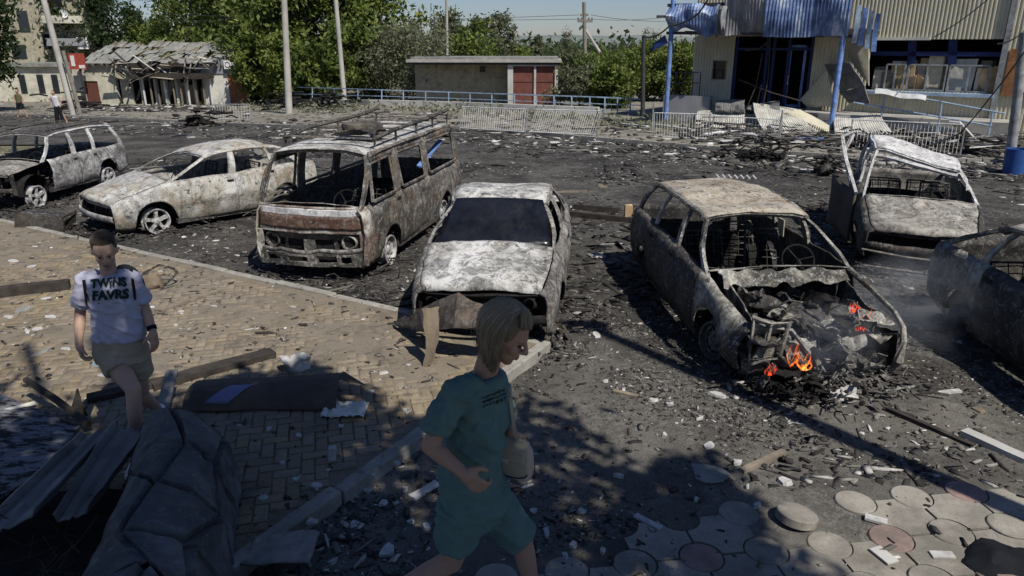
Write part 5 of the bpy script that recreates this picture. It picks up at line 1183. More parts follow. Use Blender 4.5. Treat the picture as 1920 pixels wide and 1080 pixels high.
# --- block of flats behind it
FW = Wall((AT(110, 60, 78).x, 78), (1, .25)); fz = gz(-48, 78)
fb, adb = thing_parts('apartment_block', FW.p(0, fz), 'grey brick block of flats with balconies behind the left tree', 'building')
q = lambda px, py: FW.at(px, py)
b0, b1 = q(-120, 1)[0], q(158, 1)[0]
adb(slab(FW, b0, b1, fz, 16, -8, 0).build('wall', M['brick_wall']))
for (x0, y0, x1, y1, mt_) in ((84, -30, 120, 24, 'black_void'), (100, 64, 130, 90, 'window_w'), (30, 20, 58, 60, 'pane'), (20, 84, 52, 110, 'pane'), (78, 64, 97, 92, 'black_void')):
    aa, zz1 = q(x0, y0); bb, zz0 = q(x1, y1)
    w_ = adb(slab(FW, aa, bb, zz0, zz1, .02, .06).build('window', M['pane' if mt_ == 'window_w' else mt_]))
    for k in (0, .5, 1): o = MB().bar(FW.p(aa + (bb - aa) * k, zz0, .1), FW.p(aa + (bb - aa) * k, zz1, .1), .10, .06).build('window_frame', M['white_paint']); o.parent = w_; o.matrix_parent_inverse = Matrix.Translation(fb.location).inverted()
for y in (26, 68): adb(slab(FW, q(80, 1)[0], q(154, 1)[0], q(100, y + 18)[1], q(100, y + 4)[1], .3, 1.3).build('balcony', M['plaster' if y < 40 else 'grey_plaster']))
adb(slab(FW, q(137, 1)[0], q(157, 1)[0], q(100, 92)[1], q(100, 70)[1], .3, 1.2).build('balcony_panel', M['white_paint']))
m = MB(); dc = FW.p(*q(128, 26), 1.4); m.lathe([(.001, .12), (.25, .08), (.42, 0.0), (.43, -.01)], 16, 'y', dc); o = m.build('satellite_dish', M['white_paint'], smooth=True); tag(o, 'white satellite dish on the balcony of the flats', 'satellite dish')
SGW = Wall((AT(120, 110, 60).x, 60), (1, -.1)); k = lambda px, py: SGW.at(px, py)
sn, adn = thing_parts('red_sign', SGW.p(k(120, 1)[0], gz(-36, 60)), 'red and white shop sign beside the leaning pole on the left', 'sign')
adn(slab(SGW, k(108, 1)[0], k(138, 1)[0], k(120, 130)[1], k(120, 100)[1], -.1, 0).build('panel', M['red_sign'])); adn(slab(SGW, k(112, 1)[0], k(119, 1)[0], k(120, 124)[1], k(120, 104)[1], .002, .03).build('lettering', M['white_paint'])); adn(slab(SGW, k(126, 1)[0], k(137, 1)[0], k(120, 128)[1], k(120, 122)[1], .002, .03).build('lettering', M['white_paint']))
adn(MB().bar(SGW.p(k(124, 1)[0], gz(-36, 60), -.15), SGW.p(k(124, 1)[0], k(124, 96)[1], -.15), .14, .14).build('post', M['dark_steel']))
# pale house walls behind the left tree
hw_, adh = thing_parts('white_house', G(60, 190), 'low pale house wall glimpsed under the left tree', 'building')
HW = Wall((G(60, 192).x, G(60, 192).y), (1, 0)); k = lambda px, py: HW.at(px, py)
adh(slab(HW, k(-60, 1)[0], k(140, 1)[0], G(60, 192).z - .3, k(60, 125)[1], -4, 0).build('wall', M['plaster']))
for x in (5, 40, 68): adh(slab(HW, k(x, 1)[0], k(x + 12, 1)[0], k(60, 175)[1], k(60, 140)[1], .01, .05).build('window', M['pane']))
adh(slab(HW, k(-60, 1)[0], k(140, 1)[0], k(60, 125)[1], k(60, 118)[1], -4.2, .4).build('roof', M['slate']))

# --- hills far off
hm = MB(); n = 90
vs_ = []
for j in range(6):
    for i in range(n + 1):
        x = -3600 + 7200 * i / n; y = 2300 + 300 * j; h = (CH + 26 + 16 * nz((x, 0, 0), .0011, 3) + 8 * nz((x, 0, 0), .004, 7)) * smooth01(j / 3.0 + .001) - 20 * (1 - smooth01(j / 3.0))
        vs_.append((x, y, h + 4 * nz((x, y, 0), .006, 2)))
hm.add(vs_, [(j * (n + 1) + i, j * (n + 1) + i + 1, (j + 1) * (n + 1) + i + 1, (j + 1) * (n + 1) + i) for j in range(5) for i in range(n)])
tag(hm.build('hills', M['hill'], smooth=True), kind='structure')

# --- poles and wires
def pole(px, pb, tx, ty, r0, r1, mt, name, label, Y=None, group='poles round the car park', n=10):
    b = G(px, pb) if Y is None else V(AT(px, pb, Y).x, Y, 0)
    if Y is not None: b.z = gz(b.x, Y)
    t_ = AT(tx, ty, b.y); d = (t_ - b)
    top = b + d * (1.0 if ty > 2 else 1.35)
    r, add = thing_parts(name, b, label, 'pole', group)
    add(MB().tube([b + V(0, 0, -.2), b.lerp(top, .5), top], [r0, (r0 + r1) / 2, r1], n).build('shaft', M[mt], smooth=True)); return r, add, b, top
pole(542, 216, 531, -40, .20, .14, 'pole_concrete', 'lamp_pole', 'pale concrete pole standing at the left end of the blue railing')
pole(645, 172, 626, -40, .17, .12, 'pole_concrete', 'lamp_pole', 'slightly leaning concrete pole among the trees behind the railing', Y=50)
pole(137, 208, 74, -30, .20, .15, 'pole_concrete', 'lamp_pole', 'leaning grey pole in front of the block of flats', Y=47)
pole(150, 206, 118, 95, .13, .11, 'pole_wood', 'wooden_prop', 'dark wooden prop leaning against the grey pole at left', Y=46.5)
pole(838, 140, 837, -30, .12, .09, 'pole_concrete', 'thin_pole', 'thin pale pole rising behind the garage roof', Y=58)
r, add, b, top = pole(1098, 175, 1095, 4, .19, .15, 'pole_wood', 'utility_pole', 'concrete utility pole with crossarms and slanting brace behind the bushes', Y=64)
def pp(px, py, Y=64): return AT(px, py, Y)
add(MB().bar(pp(1083, 39), pp(1111, 39), .22, .24).build('crossarm', M['pole_wood'])); add(MB().bar(pp(1088, 28), pp(1103, 28), .18, .18).build('crossarm', M['pole_wood'])); add(MB().tube([pp(1097, 55), pp(1140, 122)], [.11, .14], 8).build('brace', M['pole_concrete']))
for x in (1084, 1090, 1104, 1110): add(MB().tube([pp(x, 38), pp(x, 33)], .06, 6).build('insulator', M['dark_steel']))
pole(1206, 205, 1207, 66, .11, .09, 'dark_steel', 'dark_post', 'thin black post standing before the bushes left of the canopy column', Y=36)
r, add, b, top = pole(1893, 312, 1921, 60, .13, .11, 'grey_steel', 'lamp_pole', 'grey steel pole at the right edge beside the blue bin', Y=19.6)
bi = G(1899, 322); m = MB(); m.lathe([(.001, .0), (.24, .0), (.27, .62), (.24, .62), (.22, .08), (.001, .08)], 16, 'z'); o = m.build('blue_bin', M['bin_blue'], smooth=True); o.location = G(1899, 326); tag(o, 'blue round bin at the foot of the grey pole, right edge', 'bin')
def wire(pts, r=.02, label='', name='cable', grp='hanging cables', mt='dark_steel'):
    P = []
    for a, b_ in zip(pts[:-1], pts[1:]):
        for k in range(8): t_ = k / 8; P.append(a.lerp(b_, t_) - V(0, 0, .25 * 4 * t_ * (1 - t_) * min(1, (b_ - a).length / 8)))
    P.append(pts[-1]); o = MB().tube(P, r, 4).build(name, M[mt]); tag(o, label, 'cable', grp); return o
wire([AT(1350, -40, 26), AT(1310, 25, 27), AT(1256, 48, 30), AT(1206, 68, 36)], .04, 'thick black cable drooping from the sky to the thin black post')
wire([AT(1960, 30, 16), AT(1915, 105, 18), AT(1800, 250, 19.5), AT(1690, 288, 20)], .022, 'black cable slanting down across the store front to the rubble')
wire([AT(1860, -8, 25), AT(1745, 72, 28.5)], .022, 'thin black cable tied to the top of the store window')
wire([AT(1960, 20, 19.4), AT(1870, 82, 25.5)], .022, 'short black cable from the right pole to the store wall')
for i, (y0, y1) in enumerate(((18, 24), (30, 40))): wire([pp(1086, 36 - 8 * i), AT(300, y0 + 8, 70)], .018, ['upper', 'lower'][i] + ' thin overhead wire running left from the utility pole', grp='overhead wires'); wire([pp(1108, 36 - 8 * i), AT(1290, 26 + i * 12, 70)], .018, ['upper', 'lower'][i] + ' thin overhead wire running right from the utility pole', grp='overhead wires')
# ---------------------------------------------------------------- people
from mathutils.bvhtree import BVHTree
class BL:                                       # closed primitives that a voxel remesh fuses into one skin
    def __init__(s): s.m = MB()
    def cap(s, p0, r0, p1, r1):
        p0 = Vector(p0); p1 = Vector(p1); s.m.tube([p0, p1], [r0, r1], 14); s.m.ball(p0, r0, 14, 10); s.m.ball(p1, r1, 14, 10); return s
    def chain(s, pts, rad):
        for i in range(len(pts) - 1): s.cap(pts[i], rad[i], pts[i + 1], rad[i + 1])
        return s
    def flat(s, p0, r0, p1, r1): s.m.tube([p0, p1], [r0, r1], 18); return s
    def ell(s, c, r, rot=None): s.m.ball(c, r, 18, 12, rot); return s
    def rings(s, L):                            # (centre, right vector, forward vector)
        s.m.loft([[c + a * math.cos(2 * math.pi * k / 24) + b * math.sin(2 * math.pi * k / 24) for k in range(24)] for c, a, b in L]); return s
    def build(s, name, mt, parent, voxel=.008, it=6, wrinkle=0.0, wsc=9.0, seed=0):
        me = s.m.mesh('tmp'); o = bpy.data.objects.new('tmp', me); C.objects.link(o)
        r = o.modifiers.new('r', 'REMESH'); r.mode = 'VOXEL'; r.voxel_size = voxel; r.use_smooth_shade = True
        if it: k = o.modifiers.new('s', 'SMOOTH'); k.factor = .5; k.iterations = it
        dg = bpy.context.evaluated_depsgraph_get(); dg.update(); ev = o.evaluated_get(dg); nm = bpy.data.meshes.new_from_object(ev)
        bpy.data.objects.remove(o); nm.name = name; nm.materials.clear(); nm.materials.append(mt)
        if wrinkle:
            n = len(nm.vertices); co = np.zeros(n * 3, np.float32); no = np.zeros(n * 3, np.float32); nm.vertices.foreach_get('co', co); nm.vertices.foreach_get('normal', no); co = co.reshape(-1, 3); no = no.reshape(-1, 3)
            d = np.array([mnoise.noise(Vector((c[0] * wsc + seed, c[1] * wsc, c[2] * wsc * .55))) for c in co], np.float32); d2 = 1 - 2 * np.abs(np.array([mnoise.noise(Vector((c[0] * wsc * .9 + 7, c[1] * wsc * .9 + seed, c[2] * wsc * 1.6 + c[0] * 6))) for c in co], np.float32))
            d3 = 1 - 2 * np.abs(np.array([mnoise.noise(Vector((c[0] * wsc * 1.7 + c[2] * 5 + 3, c[1] * wsc * 1.7 + seed, c[2] * wsc * 2.4 - c[0] * 9))) for c in co], np.float32))
            nm.vertices.foreach_set('co', (co + no * (d * wrinkle * .6 + np.clip(d2, .2, 1)[:] * wrinkle + np.clip(d3, .45, 1) * wrinkle * .8 - wrinkle * .35)[:, None]).ravel())
        nm.polygons.foreach_set('use_smooth', [True] * len(nm.polygons))
        ob = bpy.data.objects.new(name, nm); C.objects.link(ob); ob.parent = parent; ob.matrix_parent_inverse = Matrix.Translation(parent.location).inverted(); return ob
def frame(f, u):                                # matrix with x forward, y left, z up
    f = Vector(f).normalized(); l = Vector(u).cross(f).normalized(); z = f.cross(l); return Matrix((f, l, z)).transposed()
def head(b, c, Rm, s=1.0):
    T = lambda x, y, z: c + Rm @ (V(x, y, z) * s)
    b.ell(T(-.012, 0, .018), V(.098, .078, .104) * s, Rm); b.ell(T(.030, 0, -.055), V(.062, .058, .062) * s, Rm); b.ell(T(.062, 0, -.098), V(.026, .030, .022) * s, Rm)     # skull, jaw, chin
    b.ell(T(.070, 0, .030), V(.020, .050, .012) * s, Rm)                                                        # brow
    b.cap(T(.088, 0, .018), .008 * s, T(.113, 0, -.022), .012 * s); b.ell(T(.098, .012, -.028), V(.012, .010, .008) * s, Rm); b.ell(T(.098, -.012, -.028), V(.012, .010, .008) * s, Rm)
    b.ell(T(.086, 0, -.058), V(.012, .024, .008) * s, Rm); b.ell(T(.083, 0, -.070), V(.012, .020, .008) * s, Rm)    # lips
    for y in (-1, 1): b.ell(T(-.004, y * .078, -.005), V(.018, .010, .030) * s, Rm); b.ell(T(.062, y * .040, -.022), V(.022, .024, .022) * s, Rm)
    return T
def face_parts(T, Rm, root, s=1.0):
    for y in (-1, 1):
        m = MB(); m.ball(T(.079, y * .030, .004), V(.008, .011, .0045) * s, 10, 7, Rm); o = m.build('eye', M['eye_dark'], root, smooth=True); o.matrix_parent_inverse = Matrix.Translation(root.location).inverted()
    m = MB(); m.ball(T(.094, 0, -.064), V(.006, .020, .009) * s, 10, 7, Rm); o = m.build('mouth', M['lip'], root, smooth=True); o.matrix_parent_inverse = Matrix.Translation(root.location).inverted()
def hand(b, wrist, d, up, side, curl=.5, s=1.0):
    """d along the palm, up out of the back of the hand, side towards the thumb"""
    d = Vector(d).normalized(); up = Vector(up).normalized(); sd = Vector(side); sd = (sd - d * sd.dot(d)).normalized(); up = (up - d * up.dot(d) - sd * up.dot(sd)).normalized()
    P = lambda x, y, z: wrist + (d * x + sd * y + up * z) * s
    b.chain([P(0, 0, 0), P(.03, .0, 0)], [.026 * s, .028 * s])
    for y in (-.026, -.009, .009, .026): b.cap(P(.025, y * .8, 0), .015 * s, P(.088, y, 0), .0125 * s)
    for y, L in ((.028, .072), (.010, .080), (-.009, .075), (-.027, .060)):
        p = P(.088, y, 0); a = 0.0; pts = [p]
        for k, f in enumerate((.45, .32, .26)):
            a += curl * (.7 + .25 * k); p = p + (d * math.cos(a) - up * math.sin(a)) * L * f * s; pts.append(p)
        b.chain(pts, [.0105 * s, .0095 * s, .0088 * s, .0075 * s])
    p0 = P(.022, .028, -.004); p1 = p0 + (d * .55 + sd * .60 - up * .35).normalized() * .042 * s; p2 = p1 + (d * .85 + sd * .10 - up * .45).normalized() * .034 * s
    b.chain([p0, p1, p2], [.016 * s, .0125 * s, .0095 * s])

# landing she walks on, just below the frame
LZ = .25
o = slab(Wall((-1.7, 3.16), (1, 0)), 0, 6.0, -.05, LZ, -2.2 + 2.2, 2.2).build('landing', M['concrete']); tag(o, kind='structure')
# ---- woman in teal, walking to the right
wm = empty('person', (AT(900, 900, 3.0).x, 3.0, LZ), label='woman in teal t-shirt and shorts with blond bob, walking right, head bowed', category='person')
A3 = lambda x, y, Y=3.0: AT(x, y, Y)
hc = A3(949, 625, 2.98); fh = V(.80, -.28, -.50); Rm = frame(fh, (0, 0, 1))
pel, wai, che, nec = A3(886, 935, 3.02), A3(882, 865, 3.02), A3(888, 778, 3.02), A3(907, 702, 3.01)
rs, ls = A3(854, 738, 2.88), A3(922, 716, 3.16); re_, rw_ = A3(806, 836, 2.80), A3(866, 884, 2.74); le, lw_ = A3(948, 786, 3.24), A3(958, 812, 3.14)
rx_ = (rs - ls).normalized(); rx_.z = 0; rx_.normalize(); fw_ = V(-rx_.y, rx_.x, 0); fw_ = fw_ if fw_.x > 0 else -fw_
hr, hl_ = pel + rx_ * .09 + V(0, 0, -.02), pel - rx_ * .09 + V(0, 0, -.02)
kf = A3(978, 1012, 3.10); kr = A3(846, 1052, 2.95)
af = V(kf.x + .06, kf.y, LZ + .08); ar = V(kr.x - .36, kr.y, LZ + .16)
b = BL(); T = head(b, hc, Rm, 1.08); b.cap(nec + V(0, 0, -.02), .058, hc + Rm @ V(-.03, 0, -.06), .052)
b.chain([rs + V(.01, 0, -.02), rs.lerp(re_, .5), re_, re_.lerp(rw_, .35), rw_], [.042, .042, .040, .040, .027]); b.chain([ls + V(0, 0, -.02), le, lw_], [.040, .040, .027])
hand(b, rw_, (rw_ - re_).normalized() + V(0, .1, -.15), V(.05, -1, .35), V(.6, -.1, .75), .80, 1.05); hand(b, lw_, V(.35, -.25, -.9), V(.2, -.9, 0), V(.9, .2, 0), 1.0, .95)
for h_, k_, a_ in ((hl_, kf, af), (hr, kr, ar)):
    b.chain([h_, h_.lerp(k_, .5), k_], [.095, .080, .058]); b.chain([k_, k_.lerp(a_, .3), a_], [.056, .056, .036]); b.cap(a_ + V(-.03, 0, -.04), .038, a_ + V(.15, 0, -.055 if a_ is af else -.10), .026)
b.rings([(pel, rx_ * .13, fw_ * .09), (wai, rx_ * .11, fw_ * .08), (che, rx_ * .12, fw_ * .085), (nec + V(0, 0, -.03), rx_ * .10, fw_ * .06)])
b.build('body', M['skin'], wm, .0065, 5)
face_parts(T, Rm, wm, 1.08)
def shoe(parent, a_, toe, mt):
    q = BL(); q.cap(a_ + V(0, 0, -.035), .046, a_ + toe * .16 + V(0, 0, -.05), .036); q.cap(a_ - toe * .05 + V(0, 0, -.04), .042, a_ + V(0, 0, -.02), .044); q.build('shoe', mt, parent, .01, 3)
shoe(wm, af + V(-.02, 0, 0), V(1, -.1, -.02), M['black_cloth']); shoe(wm, ar + V(-.02, 0, -.02), V(.9, -.1, -.42), M['black_cloth'])
sh = BL(); hem = pel + V(0, 0, -.02) + fw_ * .02
sh.rings([(hem, rx_ * .192, fw_ * .152), (pel.lerp(wai, .5), rx_ * .172, fw_ * .132), (wai, rx_ * .155, fw_ * .122), (wai.lerp(che, .5) + fw_ * .012, rx_ * .158, fw_ * .128), (che + fw_ * .02, rx_ * .155, fw_ * .132), (che.lerp(nec, .5), rx_ * .155, fw_ * .106), (che.lerp(nec, .80), rx_ * .140, fw_ * .090), (nec + V(0, 0, -.012), rx_ * .085, fw_ * .075)])
for s0, e0, k in ((rs, re_, .74), (ls, le, .60)):
    q = s0.lerp(e0, k); c0 = s0.lerp(nec, .45) + V(0, 0, -.01); sh.cap(c0, .062, s0, .053); sh.flat(s0.lerp(c0, .2), .055, q, .061); sh.ell(s0, V(.055, .055, .055))
sh.ell(che + fw_ * .075 + rx_ * .07 + V(0, 0, -.02), V(.075, .075, .08)); sh.ell(che + fw_ * .075 - rx_ * .07 + V(0, 0, -.02), V(.075, .075, .08))
shirt_w = sh.build('shirt', M['teal_cloth'], wm, .008, 4, .018, 6.5, 3)
so = BL(); so.rings([(hem + V(0, 0, .08), rx_ * .172, fw_ * .130), (pel, rx_ * .180, fw_ * .140), (pel + V(0, 0, -.10), rx_ * .185, fw_ * .135)])
for h_, k_ in ((hl_, kf), (hr, kr)): so.flat(h_ + V(0, 0, .03), .108, h_.lerp(k_, .5), .098); so.flat(h_.lerp(k_, .45), .099, h_.lerp(k_, .99 if k_ is kf else .62), .082 if k_ is kf else .094)
so.build('shorts', M['teal_cloth'], wm, .008, 4, .015, 7, 9)
def strand_hair(name, mt, parent, T, hc, Rm, n, seed, length, sc=1.0, part_y=.012, fringe=.045, face=.80, open_=1.28, hang=(0, 0, -1)):
    """a bob: locks that leave the parting, follow the skull and then hang"""
    rr = random.Random(seed); m = MB(); hg = Vector(hang).normalized(); tints = []
    m.ball(T(-.022, 0, .026), V(.101, .085, .102) * sc, 20, 14, Rm); tints += [.1] * len(m.f)
    for k in range(n):
        az = rr.uniform(-math.pi, math.pi); lay = rr.uniform(0, 1); ex = .104 + .016 * lay; ey = .088 + .016 * lay; ez = .104 + .014 * lay
        front = abs(az) < face
        if face < abs(az) < open_: continue
        x0 = rr.uniform(-.09, .055); start = V(x0, part_y + rr.uniform(-.006, .006), 0); pts = []; end_ph = math.pi / 2 * (1.02 if not front else rr.uniform(.50, .68))
        for j in range(7):
            ph = end_ph * (.10 + .90 * j / 6); a = az; t_ = min(1, j / 3.0)
            px_ = -.022 + ex * math.sin(ph) * math.cos(a); py_ = ey * math.sin(ph) * math.sin(a); pz_ = .026 + ez * math.cos(ph)
            q = V(px_, py_, pz_); s0 = V(x0 * .6, part_y, .026 + ez * .985); q = s0.lerp(q, smooth01(.15 + t_)); pts.append(T(*q))
        if not front:
            L = length * rr.uniform(.80, 1.05) * (1.0 if abs(az) > 1.2 else .78); d = (pts[-1] - pts[-2]).normalized(); cen = T(-.03, 0, -.12); p = pts[-1]
            for j in range(5):
                d = (d * .45 + hg * .55 + (cen - p).normalized() * (.06 + .07 * j)).normalized(); p = p + d * L / 5; pts.append(p)
        r0 = rr.uniform(.0016, .0050); stray = rr.random() < .10
        if stray: pts = [q + V(rr.gauss(0, .006), rr.gauss(0, .006), rr.gauss(0, .006)) * (i_ / 4) for i_, q in enumerate(pts)]; r0 = .0012
        f0 = len(m.f); m.tube(pts, [r0] * (len(pts) - 3) + [r0 * .9, r0 * .6, r0 * .15], 4, False); tints += [min(1, max(0, .25 + .5 * lay * rr.random() + rr.gauss(.1, .16)))] * (len(m.f) - f0)
    o = m.build(name, mt, parent, smooth=True); o.matrix_parent_inverse = Matrix.Translation(parent.location).inverted()
    if len(o.data.polygons) == len(tints): at = o.data.attributes.new('tint', 'FLOAT', 'FACE'); at.data.foreach_set('value', tints)
    return o
strand_hair('hair', M['blond_hair'], wm, lambda x, y, z: hc + Rm @ (V(x, y, z) * 1.07), hc, Rm, 2200, 5, .205, 1.06)
# handbag on a strap
bg_ = A3(957, 852, 3.12); hbag = empty('handbag', bg_, label='small beige handbag hanging from the woman in teal', category='handbag')
m = MB(); Rb = Matrix.Rotation(-.45, 3, 'Z') @ Matrix.Rotation(.10, 3, 'Y'); rings = []
for z, w, d_ in ((-.10, .11, .035), (-.095, .118, .045), (-.02, .118, .045), (.05, .105, .036), (.085, .09, .022), (.10, .085, .012)):
    rings.append([Rb @ V(w * math.copysign(abs(math.cos(a)) ** .35, math.cos(a)), d_ * math.copysign(abs(math.sin(a)) ** .35, math.sin(a)), z) for a in [2 * math.pi * k / 20 for k in range(20)]])
m.loft(rings); m.jit(.008, 9, 2); m.build('pouch', M['bag_leather'], hbag, smooth=True)
m = MB(); m.grid(lambda u, v: Rb @ V(-.098 + .196 * u, -.014 - .038 * smooth01(v * 3), .098 - .105 * v + .018 * (2 * u - 1) ** 2 * v), 12, 8); m.build('flap', M['bag_leather'], hbag, smooth=True, solid=.006)
m = MB(); m.box(Rb @ V(0, -.058, .0), (.03, .008, .022), Rb); m.build('clasp', M['white_steel'], hbag)
m = MB(); m.tube([Rb @ V(.118 * math.cos(a_) , -.047, -.045 + .05 * math.sin(a_)) for a_ in [math.pi + math.pi * k / 10 for k in range(11)]], .003, 4); m.build('seam', M['black_cloth'], hbag)
m = MB(); sp_ = [A3(936, 694, 3.10) - bg_, A3(957, 745, 2.98) - bg_, A3(964, 800, 3.0) - bg_, Rb @ V(.03, 0, .09)]
for a, b_ in zip(sp_[:-1], sp_[1:]): m.bar(a, b_, .016, .006, up=(0, 1, 0))
m.build('strap', M['bag_leather'], hbag)
def cast(ob):
    me = ob.data; vs_ = [ob.matrix_world @ v.co for v in me.vertices] if False else [v.co.copy() for v in me.vertices]
    t_ = BVHTree.FromPolygons(vs_, [tuple(p.vertices) for p in me.polygons]); o0 = V(0, 0, CH)
    def fn(px, py, lift=.004):
        d = ray(px, py).normalized(); h = t_.ray_cast(o0, d)
        return (h[0] + h[1] * lift) if h[0] is not None else None
    return fn
# glittery print on her shirt: short broken strokes
cf = cast(shirt_w); rr = random.Random(4); m = MB()
for row in range(3):
    for k in range(15):
        x0 = 902 + k * 3.0 + row * 1.5; y0 = 752 - k * 1.15 + row * 7.5 - 7; w_, h_ = rr.uniform(1.0, 2.4), rr.uniform(2.0, 5.5)
        q = [cf(x0 + a, y0 + c_) for a, c_ in ((0, 0), (w_, -.4), (w_, h_), (0, h_))]
        if all(p is not None for p in q): m.add(q, [(0, 1, 2, 3)])
o = m.build('shirt_print', M['print_ink'], wm); o.matrix_parent_inverse = Matrix.Translation(wm.location).inverted()

# ---- young woman on the left, walking towards us
gx = 4.9; gl = empty('person', (AT(215, 800, gx).x, gx, PZ), label='young woman in pale lavender t-shirt and khaki shorts walking over the sunlit pavement', category='person')
A4 = lambda x, y, Y=gx: AT(x, y, Y)
hc = A4(196, 470, 4.86); Rm = frame(V(.38, -.80, -.42), (0, 0, 1)); b = BL(); T = head(b, hc, Rm, .98)
pel, wai, che, nec = A4(226, 655), A4(222, 610), A4(212, 548), A4(203, 507)
rs, ls = A4(157, 526), A4(250, 524); re_, rw_ = A4(150, 590, 4.93), A4(148, 644, 4.83); le, lw_ = A4(272, 580, 4.95), A4(287, 622, 4.88)
rx_ = (rs - ls); rx_.z = 0; rx_.normalize(); fw_ = V(-rx_.y, rx_.x, 0); fw_ = fw_ if fw_.y < 0 else -fw_
hr, hl_ = pel + rx_ * .085 + V(0, 0, -.03), pel - rx_ * .085 + V(0, 0, -.03)
kf = A4(250, 730, 4.70); kr = A4(266, 742, 5.02); af = V(kf.x - .02, 4.62, PZ + .09); ar = V(kr.x - .02, 5.25, PZ + .15)
b.cap(nec + V(0, 0, -.03), .055, hc + Rm @ V(-.03, 0, -.06), .052)
b.chain([rs + V(0, 0, -.02), rs.lerp(re_, .5), re_, re_.lerp(rw_, .35), rw_], [.038, .040, .038, .038, .026]); b.chain([ls + V(0, 0, -.02), ls.lerp(le, .5), le, le.lerp(lw_, .35), lw_], [.038, .040, .038, .038, .026])
hand(b, rw_, V(.10, -.12, -1), V(-.85, -.4, 0), V(.45, -.85, 0), .75, 1.05); hand(b, lw_, V(.05, -.15, -1), V(.85, -.3, 0), V(-.3, -.9, 0), .45, 1.05)
for h_, k_, a_ in ((hr, kf, af), (hl_, kr, ar)):
    b.chain([h_, h_.lerp(k_, .5), k_], [.090, .076, .055]); b.chain([k_, k_.lerp(a_, .3), a_], [.053, .052, .034]); b.cap(a_ + V(0, .03, -.05), .038, a_ + V(.02, -.15, -.06), .028)
b.rings([(pel, rx_ * .13, fw_ * .09), (wai, rx_ * .11, fw_ * .08), (che, rx_ * .12, fw_ * .085), (nec + V(0, 0, -.04), rx_ * .10, fw_ * .06)])
b.build('body', M['skin_pale'], gl, .008, 5); face_parts(T, Rm, gl, .98)
shoe(gl, af, V(.12, -1, 0), M['white_paint']); shoe(gl, ar, V(.1, -.9, -.35), M['white_paint'])
sh = BL(); hem = A4(223, 632)
sh.rings([(hem, rx_ * .190, fw_ * .130), (wai, rx_ * .175, fw_ * .120), (wai.lerp(che, .5), rx_ * .170, fw_ * .118), (che, rx_ * .168, fw_ * .122), (che.lerp(nec, .45), rx_ * .165, fw_ * .115), (che.lerp(nec, .75), rx_ * .155, fw_ * .090), (nec + V(0, 0, -.03), rx_ * .085, fw_ * .070)])
for s0, e0, k in ((rs, re_, .72), (ls, le, .70)):
    q = s0.lerp(e0, k); c0 = s0.lerp(nec, .40) + V(0, 0, -.02); sh.cap(c0, .056, s0, .048); sh.flat(s0.lerp(c0, .2), .050, q, .060)
shirt_g = sh.build('shirt', M['lavender_cloth'], gl, .009, 4, .014, 7, 6)
so = BL(); so.rings([(hem + V(0, 0, .05), rx_ * .165, fw_ * .118), (pel, rx_ * .185, fw_ * .135), (pel + V(0, 0, -.08), rx_ * .188, fw_ * .130)])
for h_, k_ in ((hr, kf), (hl_, kr)): so.flat(h_ + V(0, 0, .04), .108, h_.lerp(k_, .46), .105)
so.build('shorts', M['khaki_cloth'], gl, .009, 3, .008, 9, 2)
TG = lambda x, y, z: hc + Rm @ (V(x, y, z) * .98)
rh = random.Random(12); m = MB(); m.ball(TG(-.030, 0, .026), V(.098, .082, .098), 20, 14, Rm); m.ball(TG(-.125, 0, .050), V(.036, .040, .036), 14, 10, Rm)
for k in range(900):                           # combed back from the hairline into a knot
    az = rh.uniform(-1.75, 1.75); ph = rh.uniform(.78, .98) * (1.0 if abs(az) < 1.0 else 1.18); lay = rh.uniform(1.01, 1.09)
    d0 = V(math.sin(ph) * math.cos(az), math.sin(ph) * math.sin(az), math.cos(ph)); d1 = V(-.96, 0, .18); pts = []
    for q in range(7):
        t_ = q / 6; d = d0.lerp(d1, t_) + V(0, 0, .55 * math.sin(math.pi * t_) * (1 - .5 * abs(d0.y))); d.normalize(); pts.append(TG(-.030 + .100 * lay * d.x, .084 * lay * d.y, .026 + .100 * lay * d.z))
    m.tube(pts, [.0015, .003, .0035, .0035, .0035, .003, .002], 4, False)
o = m.build('hair', M['dark_hair'], gl, smooth=True); o.matrix_parent_inverse = Matrix.Translation(gl.location).inverted()
m = MB(); wz = (lw_ - le).normalized(); w0 = lw_ - wz * .03; u_ = wz.cross(V(0, 1, 0)).normalized(); v2 = wz.cross(u_)
m.loft([[w0 + wz * t_ + (u_ * math.cos(a) + v2 * math.sin(a)) * .035 for a in [2 * math.pi * k / 16 for k in range(16)]] for t_ in (-.014, .014)]); o = m.build('wrist_band', M['black_cloth'], gl, smooth=True); o.matrix_parent_inverse = Matrix.Translation(gl.location).inverted()
